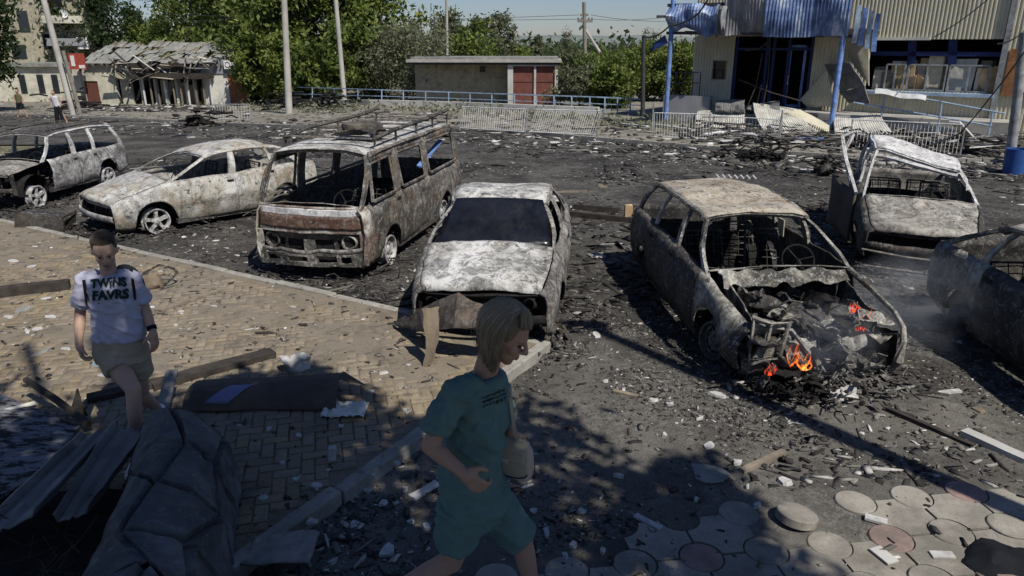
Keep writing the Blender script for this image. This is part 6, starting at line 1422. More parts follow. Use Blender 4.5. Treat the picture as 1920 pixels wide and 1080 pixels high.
# lettering on the shirt, laid onto its surface letter by letter
cg = cast(shirt_g)
def shirt_text(body, px0, py0, w, h, slope, name='shirt_lettering'):
    cu = bpy.data.curves.new('txt', 'FONT'); cu.body = body; cu.size = 1.0; cu.offset = .05; cu.resolution_u = 3; ob = bpy.data.objects.new('txt', cu); C.objects.link(ob)
    dg = bpy.context.evaluated_depsgraph_get(); dg.update(); me = bpy.data.meshes.new_from_object(ob.evaluated_get(dg)); bpy.data.objects.remove(ob)
    bm = bmesh.new(); bm.from_mesh(me); bmesh.ops.triangulate(bm, faces=bm.faces); 
    for _ in range(2): bmesh.ops.subdivide_edges(bm, edges=[e for e in bm.edges if e.calc_length() > .12], cuts=1)
    xs = [v.co.x for v in bm.verts]; ys = [v.co.y for v in bm.verts]; x0, x1, y0, y1 = min(xs), max(xs), min(ys), max(ys)
    vs_ = []
    for v in bm.verts:
        a = (v.co.x - x0) / (x1 - x0); c_ = (v.co.y - y0) / (y1 - y0); p = cg(px0 + w * a, py0 - h * c_ + slope * a, .010); vs_.append(p if p is not None else A4(px0 + w * a, py0 - h * c_, 4.75))
    bm.verts.index_update(); fs = [tuple(v.index for v in f.verts) for f in bm.faces]; bm.free()
    m = MB(); m.add(vs_, fs); o = m.build(name, M['print_ink'], gl); o.matrix_parent_inverse = Matrix.Translation(gl.location).inverted(); o['label'] = 'dark block letters printed on the shirt'
shirt_text('TWINS', 171, 541, 66, 17, -4); shirt_text('FAVRS', 175, 563, 66, 18, -4)
m = MB(); q = [cg(x, y, .004) for x, y in ((184, 568), (234, 563), (234, 565), (184, 570))]
if all(q): m.add(q, [(0, 1, 2, 3)]); o = m.build('shirt_underline', M['print_ink'], gl); o.matrix_parent_inverse = Matrix.Translation(gl.location).inverted()
# backpack: straps over the shirt and the pack on her back
bk = empty('backpack', A4(212, 560, 5.05), label='small black backpack worn by the young woman on the left', category='backpack')
for L in (((159, 497), (159, 500), (159, 503), (157, 507), (159, 525), (161, 548), (163, 572)), ((241, 495), (243, 498), (244, 502), (246, 507), (249, 525), (252, 545), (253, 562))):
    m = MB(); pts = []
    for x, y in L:
        q2 = [cg(x + dx, y, .008) for dx in (-2.6, 2.6)]
        if all(p is not None for p in q2): pts += q2
    m.add(pts, [(2 * i, 2 * i + 1, 2 * i + 3, 2 * i + 2) for i in range(len(pts) // 2 - 1)]); o = m.build('strap', M['black_cloth'], bk, solid=.006); o.matrix_parent_inverse = Matrix.Translation(bk.location).inverted()
m = MB(); c_ = che - fw_ * .20 + V(0, 0, -.03); m.ball(c_, (.13, .07, .18), 16, 10); o = m.build('pack', M['black_cloth'], bk, smooth=True); o.matrix_parent_inverse = Matrix.Translation(bk.location).inverted()

# ---- two far figures on the road at the left
def far_person(px, pf, pt, label, top, bottom, lean=0.0, step=.18):
    g = G(px, pf); h = (pf - pt) / FPX * (g.y * math.cos(TH) + (CH - g.z) * math.sin(TH)) * 1.04; r = empty('person', g, label=label, category='person', group='people far off on the road'); k = h / 1.7
    P = lambda x, y, z: g + V(x, y, z) * k
    b = BL(); b.ell(P(lean * .4, -.03, 1.58), V(.09, .10, .12) * k); b.cap(P(lean * .3, 0, 1.35), .06 * k, P(lean * .35, 0, 1.5), .055 * k)
    for s_ in (-1, 1):
        b.chain([P(s_ * .09, 0, .88), P(s_ * .10 + step * s_ * .4, 0, .48), P(s_ * .10 + step * s_, .05, .06)], [.09 * k, .06 * k, .04 * k]); b.cap(P(s_ * .10 + step * s_, .05, .04), .04 * k, P(s_ * .10 + step * s_ + .06, -.1, .03), .03 * k); b.chain([P(s_ * .20 + lean * .25, 0, 1.36), P(s_ * .25 + lean * .2, .02, 1.08), P(s_ * .24 + lean * .2, -.08, .85)], [.05 * k, .042 * k, .03 * k])
    b.build('body', M['skin'], r, .022, 3)
    t_ = BL(); t_.rings([(P(0, 0, .86), V(.19, 0, 0) * k, V(0, .13, 0) * k), (P(lean * .15, 0, 1.1), V(.18, 0, 0) * k, V(0, .12, 0) * k), (P(lean * .28, 0, 1.36), V(.21, 0, 0) * k, V(0, .11, 0) * k), (P(lean * .3, 0, 1.44), V(.08, 0, 0) * k, V(0, .07, 0) * k)]); t_.build('shirt', M[top], r, .022, 2)
    d_ = BL(); 
    for s_ in (-1, 1): d_.flat(P(s_ * .07, 0, .92), .12 * k, P(s_ * .10 + step * s_ * .35, 0, .52 if bottom != 'long' else .1), .10 * k)
    d_.build('shorts' if bottom != 'long' else 'trousers', M['black_cloth'], r, .022, 2); h_ = BL(); h_.ell(P(lean * .4, .02, 1.63), V(.098, .105, .10) * k); h_.build('hair', M['dark_hair'], r, .022, 2)
far_person(42, 220, 171, 'far person in olive top and black shorts standing at the left edge of the road', 'olive_cloth', 'short')
far_person(114, 231, 174, 'far person in pale grey shirt and dark trousers walking by the leaning pole', 'grey_cloth', 'long', -.25, .22)
# ---------------------------------------------------------------- trees and bushes
def leaves_np(rng, tips, n, size, spread, flat=.0):
    """n leaf quads scattered round the branch tips"""
    tips = np.asarray(tips); k = rng.integers(0, len(tips), n); c = tips[k] + rng.normal(0, 1, (n, 3)) * spread
    u = rng.normal(0, 1, (n, 3)); u /= np.linalg.norm(u, axis=1)[:, None]; w = rng.normal(0, 1, (n, 3)); w[:, 2] += flat
    v = np.cross(u, w); v /= np.linalg.norm(v, axis=1)[:, None] + 1e-9
    s = size * rng.uniform(.6, 1.3, n)[:, None]
    P = np.stack([c - u * s, c + v * s * .45, c + u * s, c - v * s * .45], 1).reshape(-1, 3)
    F = np.arange(n * 4).reshape(n, 4); return P, F, k
def tree(name, label, base, h, crown, mt, n=5200, leaf=.16, trunk=.16, bark='bark', seed=1, group='trees behind the car park', clear=.25, limbs=16, shape='oval', spread=.42, cat='tree', bare=0.0):
    rng = np.random.default_rng(seed); rr = random.Random(seed); base = Vector(base)
    r = empty(name, base, label=label, category=cat, group=group)
    tr = MB(); rx, rz = crown
    top = V(rr.uniform(-.3, .3), rr.uniform(-.3, .3), h * .92)
    tr.tube([(0, 0, -.2), V(rr.uniform(-.1, .1), 0, h * .3), top * .62, top], [trunk * 1.25, trunk, trunk * .6, trunk * .12], 7)
    tips = []; tw = []
    for i in range(limbs):
        t0 = clear + (1 - clear) * (i + rr.random()) / limbs * .92; p = V(0, 0, 0).lerp(top, t0); az = i * 2.4 + rr.uniform(-.5, .5)
        q = (t0 - clear) / (1 - clear)
        if shape == 'oval': rad = rx * (math.sin(math.pi * min(1, .18 + .80 * q)) ** .8) * rr.uniform(.65, 1.12)
        elif shape == 'cone': rad = rx * (1.05 - q) * rr.uniform(.8, 1.1)
        else: rad = rx * rr.uniform(.55, 1.15) * (1 - .45 * q)
        e = p + V(math.cos(az) * rad, math.sin(az) * rad, rad * (.55 if shape != 'cone' else -.12) * rr.uniform(.4, 1.2))
        mid = p.lerp(e, .5) + V(0, 0, rad * .12); tr.tube([p, mid, e], [trunk * .38 * (1 - .6 * q), trunk * .2, .012], 5)
        nsub = 5
        for j in range(nsub):
            f = rr.uniform(.35, 1); b = p.lerp(e, f); s_ = b + V(rr.gauss(0, 1), rr.gauss(0, 1), rr.gauss(.25, .8)) * rad * .26
            tr.tube([b, b.lerp(s_, .6) + V(0, 0, .03), s_], [.02, .013, .006], 3, False); tips += [tuple(s_), tuple(b.lerp(s_, .7))]
        tips.append(tuple(e))
    tips += [tuple(top * k) for k in (.86, .95, 1.0)]
    tips = np.array(tips)
    if bare: tips_l = tips[rng.random(len(tips)) > bare]
    else: tips_l = tips
    tr.build('trunk', M[bark], r, smooth=True)
    P, F, k = leaves_np(rng, tips_l, n, leaf, spread * rx * .36)
    P[:, 2] = np.maximum(P[:, 2], .05)
    clump = rng.uniform(0, 1, len(tips_l)); tint = np.clip(.55 * clump[k] + .45 * rng.uniform(0, 1, n), 0, 1)
    o = npmesh('crown', P, F, M[mt], tint, r); return r
def TB(px, Y): p = AT(px, 300, Y); return V(p.x, Y, gz(p.x, Y))
# left and behind the ruined shop
tree('broadleaf_tree', 'dark shady tree at the far left edge before the block of flats', TB(-4, 52), 9.0, (3.0, 6), 'leaf_dark', 9000, .20, .24, seed=1, clear=.22, limbs=22)
tree('broadleaf_tree', 'dark spreading tree in the left corner above the pale house', TB(-75, 50), 10, (4.5, 6), 'leaf_dark', 8000, .20, .24, seed=31, clear=.2, limbs=20)
tree('dark_spruce', 'dark dense tree right behind the roof ridge of the ruined shop', TB(205, 80), 12, (4.2, 8), 'leaf_dark', 8000, .24, .22, seed=2, limbs=26, clear=.1)
tree('dark_spruce', 'narrow dark spruce between the ruined shop and the sky gap', TB(292, 84), 10.6, (2.6, 8), 'leaf_dark', 7000, .22, .2, seed=3, shape='cone', limbs=34, clear=.08)
tree('broadleaf_tree', 'lower green tree filling the gap behind the ruined shop roof', TB(345, 84), 8.2, (3.6, 5), 'leaf_mid', 7000, .22, .2, seed=4, clear=.15)
for i, (px, Y, h, rx, mt_, lb, sd) in enumerate((
    (405, 80, 13, 4.4, 'leaf_mid', 'tall green tree right of the ruined shop', 5), (462, 74, 13.5, 4.2, 'leaf_mid', 'tall leafy tree just left of the pale concrete pole', 6), (525, 62, 13, 3.8, 'leaf_mid', 'tall dark-leaved tree directly behind the pale concrete pole', 7),
    (580, 60, 12.5, 3.4, 'leaf_mid', 'tall tree between the two concrete poles', 8), (640, 62, 13, 3.6, 'leaf_mid', 'tall tree directly behind the leaning concrete pole', 9), (705, 60, 11.5, 3.2, 'leaf_fresh', 'bright green tall tree at the right end of the tree wall', 10), (506, 58, 6, 2.0, 'leaf_fresh', 'sunlit low bushy tree at the foot of the pale concrete pole', 11), (555, 55, 5, 2.0, 'leaf_fresh', 'yellow-green bush right of the pale concrete pole', 12), (690, 55, 5.5, 2.2, 'leaf_mid', 'rounded green bush behind the railing right of the leaning pole', 13), (610, 54, 4.2, 1.8, 'leaf_mid', 'small bush behind the railing left of the leaning pole', 41), (500, 60, 4.6, 1.5, 'leaf_mid', 'dark bush beside the annex of the ruined shop', 42))):
    tree('broadleaf_tree' if h > 7 else 'bush', lb, TB(px, Y), h, (rx, h), mt_, 8200 if h > 7 else 4200, .25 if h > 7 else .19, .22 if h > 7 else .08, seed=sd, clear=.06 if h > 7 else .05, limbs=30 if h > 7 else 16, spread=.36, cat='tree' if h > 7 else 'bush')
# sparse grey trees and thickets before the garage
for i, (px, Y, h, rx, n_, lb, sd) in enumerate(((768, 52, 4.9, 2.2, 2600, 'sparse grey-green tree standing left of the garage', 14), (815, 50, 4.4, 1.8, 2200, 'thin grey shrub with bare twigs before the garage side wall', 15), (780, 56, 5.4, 2.2, 3000, 'loose grey tree behind the garage, leftmost', 16), (735, 54, 4.6, 2.0, 3800, 'low olive shrub behind the railing left of the grey trees', 17))):
    tree('grey_tree', lb, TB(px, Y), h, (rx, h), 'leaf_grey', n_, .13, .08, 'grey_bark', seed=sd, clear=.08, limbs=20, spread=.5, shape='loose', bare=.25)
for i, (px, Y, h, rx, lb, sd) in enumerate(((850, 66, 7.2, 1.9, 'loose poplar behind the garage roof near the thin pole', 18), (895, 66, 6.6, 1.6, 'upright young poplar behind the garage roof, second from the thin pole', 19), (935, 68, 7.2, 1.6, 'tall young poplar behind the garage, nearest the open sky', 20), (975, 70, 3.9, 1.4, 'low green tree behind the right end of the garage roof', 21), (1000, 74, 5.4, .8, 'slim young tree rising alone against the sky beside the garage', 22), (872, 60, 4.8, 2.0, 'rounded green tree behind the middle of the garage roof', 23))):
    tree('poplar', lb, TB(px, Y), h, (rx, h), 'leaf_mid' if i % 2 else 'leaf_grey', 3000, .17, .1, seed=sd, clear=.12, limbs=22, spread=.45)
# bushes between the garage and the store
for i, (px, Y, h, rx, mt_, lb, sd) in enumerate(((1065, 52, 2.8, 1.7, 'leaf_grey', 'grey-green bush right beside the garage doors', 24), (1110, 50, 2.9, 1.8, 'leaf_mid', 'green bush in front of the utility pole', 25), (1155, 50, 3.1, 1.8, 'leaf_mid', 'rounded green bush right of the utility pole brace', 26), (1200, 52, 3.8, 1.6, 'leaf_fresh', 'bushy young tree behind the thin black post', 27), (1240, 50, 3.3, 1.7, 'leaf_mid', 'green bush behind the left canopy column', 28), (1280, 50, 3.4, 1.7, 'leaf_fresh', 'bright bush against the corner of the store', 29), (1206, 58, 5.4, .9, 'leaf_grey', 'spindly treetop above the bushes left of the canopy', 30), (1085, 44, 2.2, 1.4, 'leaf_grey', 'low dry thicket behind the railing right of the garage', 43), (1140, 43, 2.4, 1.4, 'leaf_mid', 'low thicket behind the railing before the round bush', 44), (1060, 60, 5.6, .8, 'leaf_grey', 'almost bare thin tree against the sky left of the utility pole', 45))):
    tree('bush', lb, TB(px, Y), h, (rx, h), mt_, 4600 if rx > 1 else 1500, .13 if rx > 1 else .06, .07 if rx > 1 else .04, seed=sd, clear=.04, limbs=18, spread=.34, shape='loose', cat='bush' if rx > 1 else 'tree', group='bushes left of the store')
# far woodland below the hills: one mass
rng = np.random.default_rng(5); tp = []
for k in range(900):
    y = rng.uniform(110, 420); x = rng.uniform(-.55, .50) * y; zt = gz(x, y); tp.append((x, y, zt + rng.uniform(.6, 3.0 + y * .003)))
P, F, k = leaves_np(rng, tp, 42000, .75, 1.7); cl = rng.uniform(0, 1, len(tp)); o = npmesh('woodland', P, F, M['leaf_wood'], np.clip(.6 * cl[k] + .4 * rng.uniform(0, 1, len(F)), 0, 1)); tag(o, 'far green woodland in the valley below the hills', 'woodland', kind='stuff')
# grass and weeds along the back
rng = np.random.default_rng(9); tp = []
for k in range(600):
    px = rng.uniform(-20, 1300); p = G(px, kerb_row(px) - rng.uniform(22, 36)); tp.append((p.x, p.y, p.z + .15))
P, F, k = leaves_np(rng, tp, 4200, .10, .22); P[:, 2] = np.maximum(P[:, 2], -3.2); o = npmesh('weeds', P, F, M['leaf_grey'], rng.uniform(0, 1, len(F))); tag(o, 'dry weeds and grass along the railing', 'weeds', kind='stuff')

# the trees behind the photographer whose shade covers the near ground
def shade_tree(name, label, shadow, hgt, rx, seed, n=3600, trunk_off=(1.5, -1.5)):
    """crown placed where it shades that ground point"""
    s = sdir; c = V(shadow[0], shadow[1], 0) + s * (hgt / s.z)
    rng = np.random.default_rng(seed); rr = random.Random(seed); base = V(c.x + trunk_off[0], min(c.y + trunk_off[1], -3.4 - .5 * (seed % 3)), 0)
    r = empty(name, base, label=label, category='tree', group='trees behind the photographer')
    tr = MB(); top = c - base; tr.tube([(0, 0, -.2), V(0, 0, top.z * .45), V(top.x * .12, top.y * .12, top.z * .72), V(top.x * .5, top.y * .5, top.z * .92), top], [.22, .18, .14, .09, .03], 8); tips = []
    for i in range(34):
        d = V(rr.gauss(0, 1), rr.gauss(0, 1), rr.gauss(0, .45)).normalized() * rx * rr.uniform(.45, 1.0); e = c - base + d; p = V(top.x * .5, top.y * .5, top.z * .92).lerp(top, rr.random())
        tr.tube([p, p.lerp(e, .5) + V(0, 0, .1), e], [.05, .03, .01], 5)
        for j in range(4): tips.append(tuple(e + V(rr.gauss(0, 1), rr.gauss(0, 1), rr.gauss(0, .5)) * rx * .16))
    tr.build('trunk', M['bark'], r, smooth=True); P, F, k = leaves_np(rng, np.array(tips), n, .10, rx * .11); npmesh('crown', P, F, M['leaf_mid'], rng.uniform(0, 1, n), r)
for i, (sx, sy, hg, rx, n_, off) in enumerate(((-.6, 3.9, 6.2, 1.75, 9000, (.6, -2.0)), (-2.5, 4.1, 6.6, 1.55, 8000, (.2, -2.4)), (-4.3, 3.3, 6.6, 1.9, 8000, (-1, -2)), (.5, 2.3, 6.4, 1.6, 8000, (1.5, -1.5)), (-2.0, 2.0, 6.8, 2.0, 8000, (0, -3)), (-2.1, 5.55, 6.0, .75, 2600, (.2, -3)), (1.15, 4.35, 6.0, .55, 1500, (1.2, -2)))):
    shade_tree('shade_tree', ['large leafy tree behind the photographer shading the near pavement', 'second leafy tree behind the photographer shading the walking girl', 'leafy tree behind the photographer shading the planter', 'leafy tree behind the photographer at right shading the tiles', 'leafy tree farther behind the photographer', 'small branch tree behind the photographer shading the kerb side', 'slim tree behind the photographer dappling the asphalt'][i], (sx, sy), hg, rx, 60 + i, n_, off)
# the street lamp behind on the right whose shadow crosses the ground
tipg = G(1112, 616); endg = G(1920, 940); dirg = (tipg - endg); dirg.z = 0
hl = 8.5; off = V(sdir.x, sdir.y, 0) * (hl / sdir.z); lb_ = V(tipg.x, tipg.y, 0) + off
lr, adl = thing_parts('street_lamp', lb_, 'tall street lamp standing off to the right behind the photographer', 'street lamp')
adl(MB().tube([lb_ + V(0, 0, -.1), lb_ + V(0, 0, 4), lb_ + V(0, 0, hl)], [.12, .11, .09], 10).build('post', M['pole_concrete'])); adl(MB().box(lb_ + V(-.1, .1, hl), (.5, .22, .16)).build('lamp_head', M['grey_steel']))
# ---------------------------------------------------------------- rubble, scrap and small things on the ground
def inside_pav(x, y):
    r = V(x, y, 0) - V(PC.x, PC.y, 0); return r.dot(E1) > 0 and r.dot(E2) > 0
def surf(x, y):
    if y < 16 and inside_pav(x, y) and V(x - PC.x, y - PC.y, 0).dot(E2) < BW: return PZ
    if y < 4.6 and tile_ok(V(x, y, 0)): return TLZ
    return gz(x, y)
def GS(px, py, up=0.0):
    p = G(px, py)
    for _ in range(3): p = G(px, py, surf(p.x, p.y) - gz(p.x, p.y))
    return p + V(0, 0, up)
BASE = np.array([[-1, -1, -1], [1, -1, -1], [1, 1, -1], [-1, 1, -1], [-1, -1, 1], [1, -1, 1], [1, 1, 1], [-1, 1, 1]], float)
BF = np.array([[3, 2, 1, 0], [4, 5, 6, 7], [0, 1, 5, 4], [1, 2, 6, 5], [2, 3, 7, 6], [3, 0, 4, 7]])
def chip_field(name, label, pts, smin, smax, seed, tint_pow=2.0, flat=.35, elong=1.6, lift=0.0, tmax=1.0):
    rng = np.random.default_rng(seed); n = len(pts); pts = np.asarray(pts)
    s = smin * (smax / smin) ** (rng.random(n) ** 2.2); ex = np.exp(rng.normal(0, .35, (n, 1))) * elong ** .5
    b = BASE[None] + rng.uniform(-.55, .55, (n, 8, 3)); b = b * np.stack([s * ex[:, 0], s / ex[:, 0] * .8, s * flat * rng.uniform(.4, 1.2, n)], 1)[:, None, :] * .5
    az, ti = rng.uniform(0, 6.3, n), rng.normal(0, .22, n); ca, sa, ct, st_ = np.cos(az), np.sin(az), np.cos(ti), np.sin(ti)
    x, y, z = b[..., 0], b[..., 1], b[..., 2]; y2 = y * ct[:, None] - z * st_[:, None]; z2 = y * st_[:, None] + z * ct[:, None]
    P = np.stack([x * ca[:, None] - y2 * sa[:, None], x * sa[:, None] + y2 * ca[:, None], z2 + (s * flat * .35)[:, None] + lift], -1) + pts[:, None, :]
    F = (np.arange(n)[:, None, None] * 8 + BF[None]).reshape(-1, 4); tint = np.repeat((rng.random(n) ** tint_pow) * tmax, 6)
    o = npmesh(name, P.reshape(-1, 3), F, M['chips'], tint); tag(o, label, 'rubble', kind='stuff'); return o
rr = random.Random(99); pts = []
while len(pts) < 15000:
    x, y = rr.uniform(-3.5, 5.5), 3.3 + 6.2 * rr.random() ** 1.2
    if abs(x) > .76 * y + .5 or inside_pav(x, y): continue
    if tile_ok(V(x, y, 0)) and rr.random() < .90: continue
    if rr.random() < .10 + .90 * smooth01(.42 + 1.8 * nz((x, y, 0), .8, 6)) ** 1.5: pts.append((x, y, surf(x, y)))
chip_field('gravel', 'fine grey rubble strewn over the near asphalt', pts, .007, .034, 1, 1.15, tmax=.97)
pts = []
while len(pts) < 12000:
    y = rr.uniform(8, 26); x = rr.uniform(-.78, .78) * y
    if inside_pav(x, y): continue
    if rr.random() < .10 + .90 * smooth01(.42 + 1.8 * nz((x, y, 0), .45, 6)) ** 1.5: pts.append((x, y, surf(x, y)))
chip_field('rubble', 'grey rubble strewn over the middle of the car park', pts, .018, .085, 2, 1.25, .3, 2.6)
pts = []
while len(pts) < 7000:
    px = rr.uniform(-20, 1940); py = kerb_row(px) + rr.uniform(-34, 8) if rr.random() < .62 else kerb_row(px) + rr.uniform(0, 30); p = G(px, py); pts.append((p.x, p.y, p.z + (.09 if py < kerb_row(px) else 0)))
chip_field('far_rubble', 'pale rubble piled along the far kerb and before the store', pts, .04, .26, 3, 1.0, .25, 2.6)
pts = []
for k in range(2600):
    px = rr.uniform(1290, 1930); w_ = RW; py = kerb_row(px) - rr.uniform(8, 78); p = G(px, py); pts.append((p.x, p.y, p.z + .10 + .25 * rr.random() ** 2))
chip_field('store_rubble', 'broken boards and plaster heaped before the store', pts, .06, .55, 13, .8, .10, 3.6)
pts = []
while len(pts) < 5600:
    a, b = rr.uniform(.1, 14), rr.uniform(.1, 5.5); p = PAV(a, b, 0)
    if rr.random() < .25 + .75 * smooth01(.35 + 1.9 * nz(p, .9, 2)) ** 1.5: pts.append((p.x, p.y, PZ))
chip_field('pavement_grit', 'grit and small chips over the pavement', pts, .007, .050, 4, .85)
pts = []
for k in range(3000):
    px = rr.uniform(130, 420); p = G(px, rr.uniform(196, 212)); pts.append((p.x, p.y, p.z + .1))
chip_field('shop_rubble', 'pale rubble at the foot of the ruined shop', pts, .08, .5, 5, .8, .3, 2.4)
pts = []
while len(pts) < 5200:
    y = 3.6 + 20 * rr.random() ** 1.3; x = rr.uniform(-.78, .78) * y
    if inside_pav(x, y) or tile_ok(V(x, y, 0)): continue
    if rr.random() < smooth01(.25 + 2.2 * nz((x, y, 0), .38, 16)) ** 2: pts.append((x, y, surf(x, y)))
chip_field('charred_flakes', 'charred flakes and scraps lying in drifts over the car park', [p for p in pts if p[1] >= 8], .03, .22, 17, 3.0, .12, 2.4, tmax=.75)
chip_field('charred_crumbs', 'small charred crumbs lying in drifts on the near asphalt', [p for p in pts if p[1] < 8], .015, .085, 27, 2.6, .14, 2.2, tmax=.75)
pts = []
while len(pts) < 6000:
    y = 3.6 + 18 * rr.random() ** 1.3; x = rr.uniform(-.78, .78) * y
    if inside_pav(x, y) or tile_ok(V(x, y, 0)): continue
    if rr.random() < smooth01(.2 + 2.4 * nz((x, y, 0), .55, 26)) ** 2: pts.append((x, y, surf(x, y)))
chip_field('pale_crumbs', 'pale crumbs of plaster and glass lying in drifts over the car park', pts, .008, .075, 18, .7, .3, 1.8)
# ash lying round the wrecks
pts = []
for c, n_, r_ in (((-.2, 8.2), 900, 1.3), ((2.7, 7.2), 1500, 1.5), ((-2.3, 10.2), 1000, 1.4), ((-6.4, 12.4), 900, 1.5), ((-9.8, 14), 700, 1.6), ((5.4, 10.6), 900, 1.5), ((5.2, 7.5), 700, 1.6)):
    for k in range(n_):
        x, y = c[0] + rr.gauss(0, r_), c[1] + rr.gauss(0, r_)
        if not inside_pav(x, y): pts.append((x, y, surf(x, y)))
chip_field('car_ash', 'charred crumbs and ash lying round the burnt cars', pts, .010, .065, 6, 2.0, .35, 2.0, tmax=.95)

# --- separate fragments one can point to
def shard_mesh(seed, w, l, h, n=7):
    r_ = random.Random(seed); m = MB(); poly = []
    for k in range(n):
        a = 2 * math.pi * k / n + r_.uniform(-.25, .25); q = r_.uniform(.7, 1.1); poly.append((w * .5 * q * math.cos(a), l * .5 * q * math.sin(a)))
    top = [(x * .93 + r_.uniform(-.01, .01), y * .93 + r_.uniform(-.01, .01)) for x, y in poly]; N = len(poly)
    m.add([V(x, y, 0) for x, y in poly] + [V(x, y, h * r_.uniform(.7, 1.1)) for x, y in top], [tuple(range(N))[::-1], tuple(range(N, 2 * N))] + [(i, (i + 1) % N, N + (i + 1) % N, N + i) for i in range(N)]); return m
def frag(px, py, wpx, lpx, mt, label, name='plaster_fragment', h=.03, rz=None, seed=None, tilt=.0, grp='fragments strewn on the ground', cat='fragment', n=7):
    p = GS(px, py); zc = p.y * math.cos(TH) + (CH - p.z) * math.sin(TH); k = zc / FPX; seed = int(px * 7 + py) if seed is None else seed
    o = shard_mesh(seed, wpx * k * .72, lpx * k * .72, h * .8, n).build(name, M[mt]); o.location = p; r_ = random.Random(seed); o.rotation_euler = (tilt * r_.uniform(-1, 1), tilt * r_.uniform(-1, 1), r_.uniform(0, 6.3) if rz is None else rz); tag(o, label, cat, grp); return o
LW_ = 'white plaster fragment lying on the near asphalt right of the woman in teal'
LD_ = 'pale fragment lying in the tree shade on the asphalt below the kerb'
LP_ = 'pale fragment lying on the shaded brick pavement'
LT_ = 'white scrap lying on the sunlit left pavement'
for px, py, w, l in ((1118, 630, 24, 38), (1226, 752, 30, 20), (1256, 760, 24, 14), (1345, 742, 52, 30), (1330, 838, 44, 24), (1135, 717, 14, 10), (1245, 818, 20, 12), (1312, 787, 30, 8), (1382, 870, 36, 20), (1470, 905, 50, 34), (1420, 950, 30, 18), (1160, 895, 40, 16), (1305, 940, 20, 10), (1400, 915, 16, 10)): frag(px, py, w, l, 'plaster_chunk', LW_, h=.035, tilt=.1)
for px, py, w, l in ((725, 1035, 50, 60), (585, 980, 18, 34), (720, 945, 30, 34), (690, 920, 24, 26), (665, 985, 26, 32), (760, 920, 18, 18), (770, 980, 22, 18), (800, 990, 30, 22), (625, 1055, 36, 18), (870, 1010, 50, 30), (1075, 1025, 26, 24), (1060, 1045, 16, 20), (1130, 1035, 30, 12), (1025, 1000, 40, 20), (700, 895, 16, 18), (745, 870, 20, 20), (830, 1000, 20, 14), (1000, 960, 24, 20), (1090, 960, 28, 18), (560, 1040, 20, 16)): frag(px, py, w, l, 'plaster_chunk', LD_, h=.03, tilt=.12)
for px, py, w, l in ((592, 912, 34, 26), (560, 818, 30, 16), (495, 935, 30, 24), (505, 805, 24, 14), (640, 800, 20, 16), (720, 700, 26, 18), (695, 735, 22, 14), (760, 770, 14, 12), (555, 900, 22, 14), (530, 870, 20, 14)): frag(px, py, w, l, 'plaster_chunk', LP_, h=.02, tilt=.1)
for px, py, w, l in ((25, 490, 40, 26), (95, 595, 40, 24), (85, 560, 28, 14), (50, 620, 66, 12), (70, 618, 30, 18), (125, 655, 40, 12), (15, 595, 20, 30), (190, 705, 28, 12), (300, 510, 18, 12), (470, 618, 40, 8), (530, 635, 50, 6), (340, 585, 20, 12), (400, 575, 26, 8), (60, 500, 30, 18), (180, 680, 20, 14), (330, 610, 18, 12)): frag(px, py, w, l, 'plaster_chunk', LT_, h=.02, tilt=.1)
for px, py, w, l, mt_, lb in ((45, 580, 60, 36, 'slate', 'dark blue-grey slate piece on the left pavement'), (75, 662, 70, 22, 'slate', 'dark green-grey shard on the left pavement below the slate piece'), (190, 680, 50, 34, 'glass_scrap', 'bluish glass scrap beside the walking young woman'), (550, 577, 24, 14, 'concrete', 'grey block on the pavement near the far kerb'), (567, 610, 22, 22, 'charred_timber', 'small dark clod on the middle of the pavement'), (498, 625, 60, 16, 'charred_timber', 'flat charred scrap on the sunlit pavement'), (1835, 770, 26, 36, 'brown_scrap', 'brown ring-shaped lid on the asphalt at right'), (1330, 890, 120, 90, 'slate', 'large flat grey slab in the dappled shade on the asphalt'), (1120, 480, 60, 60, 'zinc_sheet', 'flat pale sheet lying left of the burning wagon'), (640, 1010, 24, 22, 'stone_chunk', 'brownish stone in the shade below the kerb'), (1130, 350, 40, 26, 'brown_scrap', 'small yellowish scrap in the middle of the car park')):
    frag(px, py, w, l, mt_, lb, 'scrap_piece', .02, tilt=.08, cat='scrap')
ORD = ['leftmost', 'second', 'third', 'fourth', 'fifth', 'sixth', 'seventh', 'eighth', 'ninth', 'tenth', 'eleventh', 'twelfth', 'thirteenth', 'fourteenth', 'fifteenth', 'sixteenth', 'seventeenth', 'eighteenth', 'nineteenth', 'twentieth', 'twenty-first', 'twenty-second']
for lb, gp_ in ((LW_, 'white plaster fragments on the near sunlit asphalt'), (LD_, 'pale fragments in the shade below the kerb'), (LP_, 'pale fragments on the shaded brick pavement'), (LT_, 'white scraps on the sunlit left pavement')):
    L_ = sorted([o for o in C.objects if o.get('label') == lb], key=lambda o: o.location.x / max(1, o.location.y))
    for i, o in enumerate(L_): o['label'] = (ORD[i] + (' from the left' if i else '') + ' of the ' + gp_); o['group'] = gp_
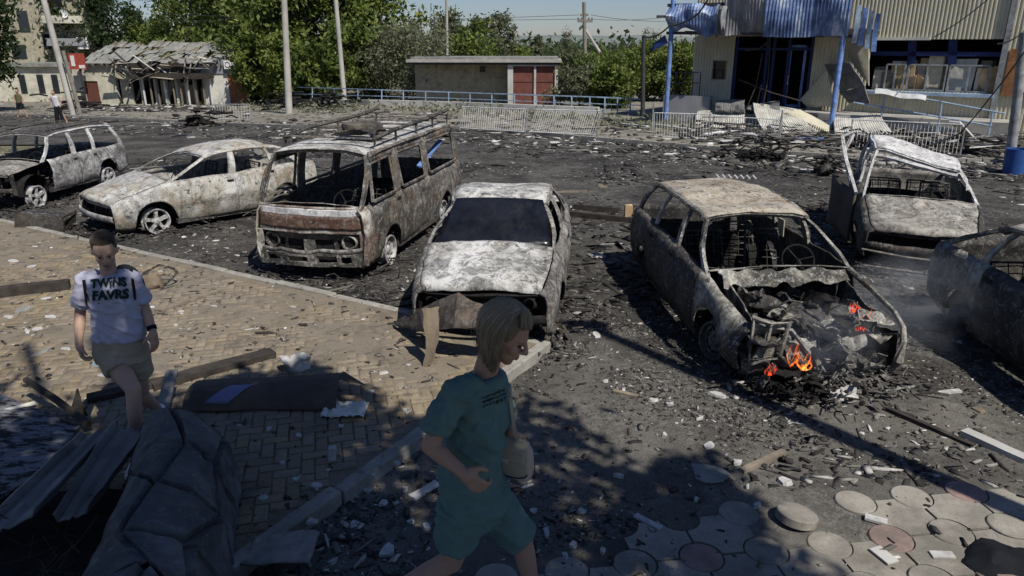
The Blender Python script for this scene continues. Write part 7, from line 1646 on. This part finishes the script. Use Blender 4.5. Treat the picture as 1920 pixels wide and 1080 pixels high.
# strips, boards and blocks
def strip(p0, p1, w, h, mt, label, name='board', cat='board', up0=0.0, up1=0.0, grp='boards and strips on the ground', jit=.01):
    a, b = GS(*p0, h / 2 + up0), GS(*p1, h / 2 + up1); m = MB(); n = 6
    rings = []; d = (b - a).normalized(); sd = d.cross(V(0, 0, 1)).normalized()
    for k in range(n + 1): q = a.lerp(b, k / n); u = d.cross(sd) * -1; rings.append([q + sd * w / 2 + u * h / 2, q - sd * w / 2 + u * h / 2, q - sd * w / 2 - u * h / 2, q + sd * w / 2 - u * h / 2])
    m.loft(rings); m.jit(jit, 3, p0[0]); o = m.build(name, M[mt]); tag(o, label, cat, grp); return o
strip((772, 936), (820, 906), .07, .02, 'plaster_chunk', 'white strip lying on the asphalt behind the woman in teal')
strip((1190, 968), (1238, 992), .05, .015, 'plaster_chunk', 'pale violet strip in the shade left of the round tiles')
strip((1622, 970), (1664, 981), .06, .016, 'plaster_chunk', 'short white strip on the round tiles beside the raised tile')
strip((1745, 1040), (1788, 1042), .06, .012, 'plaster_chunk', 'white shard on the round tiles at lower right')
strip((1640, 1030), (1675, 1058), .09, .012, 'pale_concrete', 'grey concrete strip across the joint of the round tiles')
strip((1805, 815), (1925, 868), .10, .05, 'pale_concrete', 'pale broken plank on the asphalt at the right edge')
strip((1660, 768), (1825, 838), .05, .03, 'charred_timber', 'charred batten running across the asphalt to the right edge plank')
strip((1150, 735), (1195, 745), .05, .02, 'timber', 'grey splinter on the asphalt in front of the kerb corner')
strip((300, 585), (412, 547), .06, .03, 'timber', 'thin dark batten lying on the sunlit pavement')
strip((-10, 557), (132, 541), .13, .12, 'charred_timber', 'thick charred pole lying at the left edge of the pavement', cat='pole')
strip((-10, 533), (128, 527), .03, .03, 'timber', 'thin stick beside the charred pole at the left edge')
strip((165, 752), (300, 722), .12, .05, 'charred_timber', 'charred board under the walking young woman')
strip((285, 728), (512, 666), .16, .06, 'charred_timber', 'long charred board lying behind the bent black panel')
strip((1065, 405), (1185, 418), .10, .10, 'charred_timber', 'charred branch on the asphalt between sedan and wagon')
strip((1075, 392), (1160, 400), .06, .10, 'charred_timber', 'second charred branch behind the first between sedan and wagon')
strip((1390, 885), (1470, 850), .05, .03, 'timber', 'thin splinter on the asphalt above the round tiles')
strip((1040, 362), (1100, 360), .05, .04, 'timber', 'pale straight stick on the asphalt right of the sedan roof')
strip((1800, 735), (1760, 739), .05, .02, 'plaster_chunk', 'short white strip on the asphalt right of the burning wagon')
for k, (p0, p1) in enumerate((((1230, 242), (1300, 255)), ((1650, 255), (1760, 262)), ((1700, 282), (1790, 276)), ((1610, 248), (1690, 240)), ((1780, 262), (1900, 268)), ((1320, 262), (1390, 252)), ((1150, 238), (1215, 248)))):
    strip(p0, p1, .22, .05, 'white_paint' if k % 2 else 'plaster_chunk', ['short pale board on the rubble left of the canopy column', 'pale board lying below the handrail behind the crushed car', 'pale board on the far kerb right behind the crushed car roof', 'pale board propped left of the handrail post', 'long pale board at the foot of the store wall, rightmost', 'pale board before the buckled corrugated sheet', 'pale board near the thin black post'][k], up0=.15, up1=.2, grp='boards before the store')
b = MB(); b.box((0, 0, .055), (.055, .05, .11)); o = b.build('plaster_block', M['plaster_chunk']); o.location = GS(622, 862); o.rotation_euler = (.1, .1, .4); tag(o, 'small white block standing on the shaded brick pavement', 'block')
# bent black metal panel with a violet scrap, white foam and crumpled paper beside it
pa, pb_ = GS(345, 770), GS(632, 768)
m = MB(); ax = (pb_ - pa); axd = ax.normalized(); sdv = V(-axd.y, axd.x, 0)
def panel(u, v):
    r_ = .24 * (1 - .1 * u); L_ = [(-.02, .03), (.03, .14), (.10, .205), (.20, .225), (.34, .20), (.46, .11)]; k_ = v * 5; i_ = min(4, int(k_)); f_ = k_ - i_; oy = L_[i_][0] * (1 - f_) + L_[i_ + 1][0] * f_; oz = L_[i_][1] * (1 - f_) + L_[i_ + 1][1] * f_; return pa + ax * u + sdv * (oy - .02 + .02 * nz((u * 3, v, 4))) + V(0, 0, oz * (.62 + .32 * u) + .008 * nz((u * 5, v * 3, 0)))
m.grid(panel, 30, 14); bp_ = empty('folded_metal_sheet', pa, label='long bent black metal panel lying on the shaded pavement', category='metal panel')
o = m.build('sheet', M['dark_panel'], bp_, smooth=False, solid=.008); o.matrix_parent_inverse = Matrix.Translation(pa).inverted()
m = MB(); e = panel(1, .55); m.add([e, e + V(.22, .02, -.06), e + V(.02, .10, .03), panel(1, .9)], [(0, 1, 2, 3)]); o = m.build('end_flap', M['dark_panel'], bp_, solid=.006); o.matrix_parent_inverse = Matrix.Translation(pa).inverted()
m = MB(); m.grid(lambda u, v: panel(.14 + .16 * u + .14 * v, .12 + .42 * v) + V(0, -.006, .010), 6, 6); o = m.build('violet_scrap', M['violet_scrap'], None, smooth=True, solid=.004); tag(o, 'violet-blue plastic scrap lying on the bent black panel', 'scrap')
m = MB(); m.ball((0, 0, .08), (.15, .10, .12), 14, 9); m.jit(.14, 6, 8); o = m.build('foam_chunk', M['plaster_chunk']); o.location = GS(552, 694); tag(o, 'bright white foam chunk behind the bent black panel', 'foam chunk')
m = MB(); m.grid(lambda u, v: V(-.18 + .36 * u, -.13 + .26 * v, .02 + .05 * abs(nz((u * 4, v * 4, 2))) + .03 * nz((u * 9, v * 9, 5))), 16, 12); o = m.build('crumpled_paper', M['plaster_white'], smooth=True, solid=.003); o.location = GS(648, 772); tag(o, 'crumpled white paper beside the right end of the black panel', 'paper')
# rusty sheet peaked like a tent against the sedan nose
m = MB(); q0, q1, q2, q3 = GS(738, 606), GS(905, 612), GS(880, 575, .42), GS(800, 600, .50)
TA_ = [AT(738, 603, 7.45), AT(795, 574, 6.95), AT(858, 548, 6.66), AT(902, 570, 6.58), AT(945, 590, 6.55)]; TB_ = [AT(744, 612, 7.30), AT(800, 622, 6.72), AT(850, 614, 6.45), AT(900, 612, 6.40), AT(940, 612, 6.38)]
def tent(u, v): p = poly_pt(TA_, min(.9999, u)).lerp(poly_pt(TB_, min(.9999, u)), v); return p + V(0, -.03 * math.sin(3 * v) + .02 * nz((u * 7, v * 2, 3)), .015 * nz((u * 6, v * 2, 1)))
m.grid(tent, 40, 12); m.jit(.018, 7, 3); o = m.build('rusty_sheet', M['rusty_sheet'], smooth=False, solid=.006); tag(o, 'buckled rusty metal sheet propped against the nose of the white sedan', 'metal sheet')
m = MB(); p0 = GS(800, 688); e0 = AT(812, 578, 6.55)
for k_, (a_, b_, w_) in enumerate(((p0, e0, .17),)):
    m = MB(); m.grid(lambda u, v: a_.lerp(b_, v) + V((u - .5) * w_ * (.45 + .55 * v) * (1 + .35 * nz((v * 5, u * 2, 3))) + .03 * math.sin(4 * v + k_), -.05 * math.sin(3 * v), .02 * nz((u * 3, v * 4, k_)) + .02 * u), 4, 14); o = m.build('bent_strip', M['brown_scrap'], smooth=False, solid=.006); tag(o, ['torn tan strip standing upright before the rusty metal sheet', 'dark bent metal strip beside the tan one before the rusty sheet'][k_], 'metal strip')
# stump and wire ring near the young woman
st_ = GS(285, 540); m = MB(); m.ball((0, 0, .08), (.14, .12, .10), 12, 8); m.jit(.07, 7, 2); o = m.build('rubble_lump', M['brown_scrap'], smooth=True); o.location = st_; tag(o, 'tan lump of rubble beside the shoulder of the young woman', 'rubble lump')
m = MB(); m.tube([V(.05 + .22 * math.cos(a), .12 + .12 * math.sin(a), .13 + .10 * math.sin(a)) for a in [2 * math.pi * k / 22 for k in range(23)]], .014, 5); m.tube([(.15, -.1, .02), (.32, -.02, .14)], .012, 5); m.jit(.04, 5, 3); o = m.build('wire_ring', M['burnt_dark'], smooth=True); o.location = st_; tag(o, 'bent burnt wire ring resting on the tan lump', 'wire ring')
# burnt box by the jeep
bx = GS(88, 432); m = MB(); m.box((0, 0, .15), (.75, .40, .28)); o = m.build('t', M['soot']); bpy.data.objects.remove(o)
bxr, adx = thing_parts('burnt_crate', bx, 'dark red-brown burnt box lying by the far kerb at left', 'box')
for c_, s_ in (((0, -.18, .14), (.80, .03, .30)), ((0, .20, .12), (.78, .03, .26)), ((-.39, 0, .12), (.03, .38, .24)), ((.39, .02, .16), (.03, .40, .30)), ((.05, 0, .28), (.78, .36, .03))):
    m = MB(); m.box(bx + Vector(c_), s_, Matrix.Rotation(.12, 3, 'Y')); m.jit(.06, 3, c_[0]); adx(m.build('panel', M['rusty_sheet' if c_[2] < .2 else 'burnt_dark'], solid=0))
# charred heaps far off
for (px, py, lb, n_, rad) in ((1420, 300, 'charred tangle on the asphalt before the store kerb', 70, .7), (1548, 326, 'burnt wheel and scrap heap right before the crushed car', 40, .3), (1620, 285, 'burnt debris behind the crushed car', 40, .4), (620, 205, 'charred stump and scrap beside the pale concrete pole', 40, .5), (380, 236, 'dark scrap on the far road left of the pale pole', 30, .6), (145, 208, 'dark scrap at the foot of the leaning pole', 30, .6), (545, 205, 'black burnt shrub stump at the pale pole', 40, .4)):
    p = G(px, py); k = p.y / 20; m = MB(); r_ = random.Random(px)
    for i in range(n_):
        c_ = V(r_.gauss(0, rad * .6), r_.gauss(0, rad * .3), abs(r_.gauss(.12, .14))) * k; rot = Matrix.Rotation(r_.uniform(0, 6.3), 3, 'Z') @ Matrix.Rotation(r_.uniform(-.8, .8), 3, 'X')
        if r_.random() < .5: m.box(c_, (r_.uniform(.05, .6) * k, r_.uniform(.03, .15) * k, r_.uniform(.02, .08) * k), rot)
        else: e = c_ + rot @ V(r_.uniform(.2, .7) * k, 0, .1); m.tube([c_, (c_ + e) / 2 + V(0, 0, .1), e], .02 * k, 4)
    o = m.build('charred_heap', M['soot']); o.location = p; tag(o, lb, 'debris', kind='stuff')
wl_ = G(1545, 330); wq = empty('loose_wheel', wl_ + V(0, 0, .14), label='loose burnt wheel lying on the asphalt left of the crushed car', category='wheel'); wheel(wq, (0, 0, 0), -1, .19, M['burnt_dark'], 5, .4, lean=.9)
# black bag at lower right
m = MB(); m.ball((0, 0, .03), (.32, .20, .07), 30, 16); m.jit(.12, 4, 6); m.jit(.03, 14, 2); o = m.build('black_bag', M['black_cloth'], smooth=True); o.location = GS(1905, 1062, -.02); tag(o, 'crumpled black plastic sheet on the tiles at the lower right corner', 'plastic sheet')

# --- rock-work planter in the lower left
RY0, RY1 = 4.86, 2.35
pl = empty('rock_planter', (-1.75, 3.6, 0), label='low curved wall of grey artificial rock in the lower left foreground', category='rock wall')
def ridge(s_, ph, lift=0.0):
    y = RY0 + (RY1 - RY0) * s_; end = smooth01(s_ / .20) ** .6; cx = -2.46 + .70 * s_ + .10 * math.sin(3 * s_); a = (.31 + .06 * s_) * (.55 + .45 * end) + lift; h = (.74 - .08 * s_) * (.40 + .60 * end) + lift
    n_ = nz((s_ * 5, ph * 2, 1.7)) * .05
    cphi = math.cos(ph); sphi = math.sin(ph)
    return V(cx + (a + n_) * math.copysign(abs(cphi) ** .8, cphi) , y - .10 * (1 - end) * sphi, (h + n_) * max(0.0, sphi) ** .75 + PZ * .3)
def adp(o): o.parent = pl; o.matrix_parent_inverse = Matrix.Translation(pl.location).inverted(); return o
m = MB(); m.grid(lambda u, v: ridge(u, math.pi * v, -.085), 40, 20); adp(m.build('core', M['rockwork'], smooth=True))
r_ = random.Random(3); NS, NP = 6, 4
cor = {(i, j): (i / NS + (r_.uniform(-.07, .07) if 0 < i < NS else 0), j / NP + (r_.uniform(-.10, .10) if 0 < j < NP else 0)) for i in range(NS + 1) for j in range(NP + 1)}
for i in range(NS):
    for j in range(NP):
        q = [cor[(i, j)], cor[(i + 1, j)], cor[(i + 1, j + 1)], cor[(i, j + 1)]]; bul = r_.uniform(.015, .05); sd_ = r_.uniform(0, 50); tx, ty = r_.uniform(-.03, .03), r_.uniform(-.03, .03)
        if i > 0 and r_.random() < .0: continue
        Q4 = [ridge(x_, math.pi * y_, .0) for x_, y_ in q]; QN = (Q4[1] - Q4[0]).cross(Q4[3] - Q4[0]); QN = (QN / max(1e-6, QN.length)); QN = QN if (QN.z > 0 or QN.dot(Q4[0] - V(-2.1, 3.6, .2)) > 0) else -QN
        def st(u, v):
            uu, vv = .02 + .96 * u, .018 + .964 * v; a = (q[0][0] * (1 - uu) + q[1][0] * uu) * (1 - vv) + (q[3][0] * (1 - uu) + q[2][0] * uu) * vv; b = (q[0][1] * (1 - uu) + q[1][1] * uu) * (1 - vv) + (q[3][1] * (1 - uu) + q[2][1] * uu) * vv
            e = min(1, min(u, 1 - u) * 24) ** .5 * min(1, min(v, 1 - v) * 24) ** .5; rp_ = ridge(a, math.pi * b, -.035 + e * (.030 + bul * .3) + .018 * nz((u * 4, v * 4, sd_), 1, sd_) + tx * (u - .5) + ty * (v - .5)); fl_ = (Q4[0] * (1 - uu) + Q4[1] * uu) * (1 - vv) + (Q4[3] * (1 - uu) + Q4[2] * uu) * vv; fl_ = fl_ + (rp_ - fl_) * .45 + QN * (-.03 + e * .05 + .02 * nz((u * 3, v * 3, sd_ + 4), 1, sd_)); return fl_
        m = MB(); m.grid(st, 22, 22); adp(m.build('stone', M['rockwork'], smooth=True))
# black soil and dry stalks inside the planter
m = MB(); m.grid(lambda u, v: V(-4.2 + 2.35 * u, 2.3 + 2.0 * v, PZ + .03 + .04 * nz((u * 6, v * 6, 3))), 20, 20); o = m.build('planter_soil', M['soot'], smooth=True); tag(o, kind='structure')
ds = empty('dry_shrub', (-2.6, 3.5, PZ), label='dry leafless stalks in the black planter at lower left', category='plant'); m = MB()
for k in range(46):
    a = V(r_.uniform(-.7, .7), r_.uniform(-.7, .5), .02); p = a; pts_ = [p]
    for j in range(4): p = p + V(r_.gauss(0, .09), r_.gauss(0, .09), r_.uniform(.04, .14)); pts_.append(p)
    m.tube(pts_, [.006, .005, .004, .003, .002], 4)
o = m.build('stalks', M['dry_stalk'], ds)
# speckled slab, folded zinc sheets and a charred post at the left
s0, s1, s2, s3 = G(-60, 716, .10), G(150, 802, .14), G(60, 905, .30), G(-120, 985, .32)
m = MB(); m.grid(lambda u, v: (s0 * (1 - u) + s1 * u) * (1 - v) + (s3 * (1 - u) + s2 * u) * v, 8, 8); o = m.build('speckled_slab', M['speckled'], solid=.03); tag(o, 'large grey slab speckled with black soot at the lower left edge', 'slab')
m = MB(); m.bar(G(-20, 778, .16), G(66, 755, .14), .05, .015); o = m.build('slab_edge_strip', M['plaster_white']); tag(o, 'thin white strip lying across the speckled slab', 'strip')
def zinc(px4, zz, label, fold=.07):
    P = [AT(px, py, y) for (px, py), y in zip(px4, zz)]; m = MB()
    def fn(u, v):
        p = (P[0] * (1 - u) + P[1] * u) * (1 - v) + (P[3] * (1 - u) + P[2] * u) * v; return p + V(0, 0, fold * (.8 * smooth01((abs(2 * u - 1) - .80) / .12) + .45 * math.exp(-((u - .5) / .05) ** 2)) - fold + .012 * nz((u * 3, v * 6, 2)))
    m.grid(fn, 30, 24); o = m.build('zinc_sheet', M['zinc_sheet'], smooth=True, solid=.012); tag(o, label, 'metal sheet', 'folded sheets on the planter'); return o
zinc(((150, 806), (222, 782), (70, 945), (-70, 1010)), (4.45, 4.42, 3.62, 3.55), 'left of the two folded grey metal sheets leaning over the planter')
zinc(((210, 784), (280, 794), (165, 945), (98, 962)), (4.36, 4.30, 3.72, 3.66), 'right of the two folded grey metal sheets leaning over the planter')
a, b_ = G(48, 712, .30), G(166, 796, .18); o = MB().tube([a, a.lerp(b_, .5) + V(0, 0, .02), b_], [.028, .032, .034], 6).build('charred_pole', M['charred_timber']); tag(o, 'thin charred pole leaning towards the planter at left', 'pole')
a = G(157, 792, .05); o = MB().tube([a, a + V(-.02, 0, .16), a + V(.0, .02, .30)], [.05, .04, .01], 6).jit(.02, 9, 2).build('charred_post', M['charred_timber']); tag(o, 'short jagged charred post beside the thin pole', 'post')
m = MB(); m.grid(lambda u, v: G(95, 760, .02) + V(.55 * u, .22 * v, .09 * math.sin(2.5 * u) + .03 * nz((u * 4, v * 3, 2))), 10, 5); o = m.build('pale_sheet', M['brown_scrap'], smooth=True, solid=.01); tag(o, 'curled tan sheet on the pavement behind the thin pole', 'sheet')
m = MB(); m.grid(lambda u, v: V(-.20 + .40 * u, -.12 + .26 * v, .015 + .03 * abs(nz((u * 5, v * 5, 1)))), 14, 8); m.jit(.03, 5, 2); o = m.build('moss_mat', M['stone_chunk'], smooth=True, solid=.012); o.location = GS(525, 1035); tag(o, 'ragged pale insulation scrap at the foot of the rock wall', 'scrap')
m = MB(); m.bar(GS(300, 790, .0), GS(330, 742, .25), .10, .02); o = m.build('grey_board', M['zinc_sheet']); tag(o, 'small grey slat leaning behind the rock wall', 'slat')
# --- thin smoke drifting low between the burning wagon and the dark car
t = NT('smoke'); t.N.remove(t.b); pv = t.N.new('ShaderNodeVolumePrincipled'); pv.inputs['Color'].default_value = (.62, .66, .72, 1)
g_ = t.N.new('ShaderNodeTexGradient'); g_.gradient_type = 'SPHERICAL'; t.L.new(t.vec('obj'), g_.inputs[0])
dn = t.math('MULTIPLY', t.ramp(t.noise(2.6, 5, .6, 'obj', .6), [(.42, 0.0), (.75, 1.0)]), g_.outputs['Fac']); t.L.new(t.math('MULTIPLY', dn, 2.3), pv.inputs['Density']); t.L.new(pv.outputs[0], t.N['Material Output'].inputs['Volume'])
for px, py, sc_, lb in ((1745, 570, (1.0, 1.1, .60), 'thin blue smoke drifting beside the dark car at right'), (1560, 640, (.45, .4, .40), 'thin smoke rising from the engine bay of the burning wagon')):
    m = MB(); m.ball((0, 0, 0), 1.0, 16, 10); o = m.build('smoke', t.m); o.location = G(px, py, .35) if py < 600 else G(px, py, .7); o.scale = sc_; tag(o, lb, 'smoke', kind='stuff')
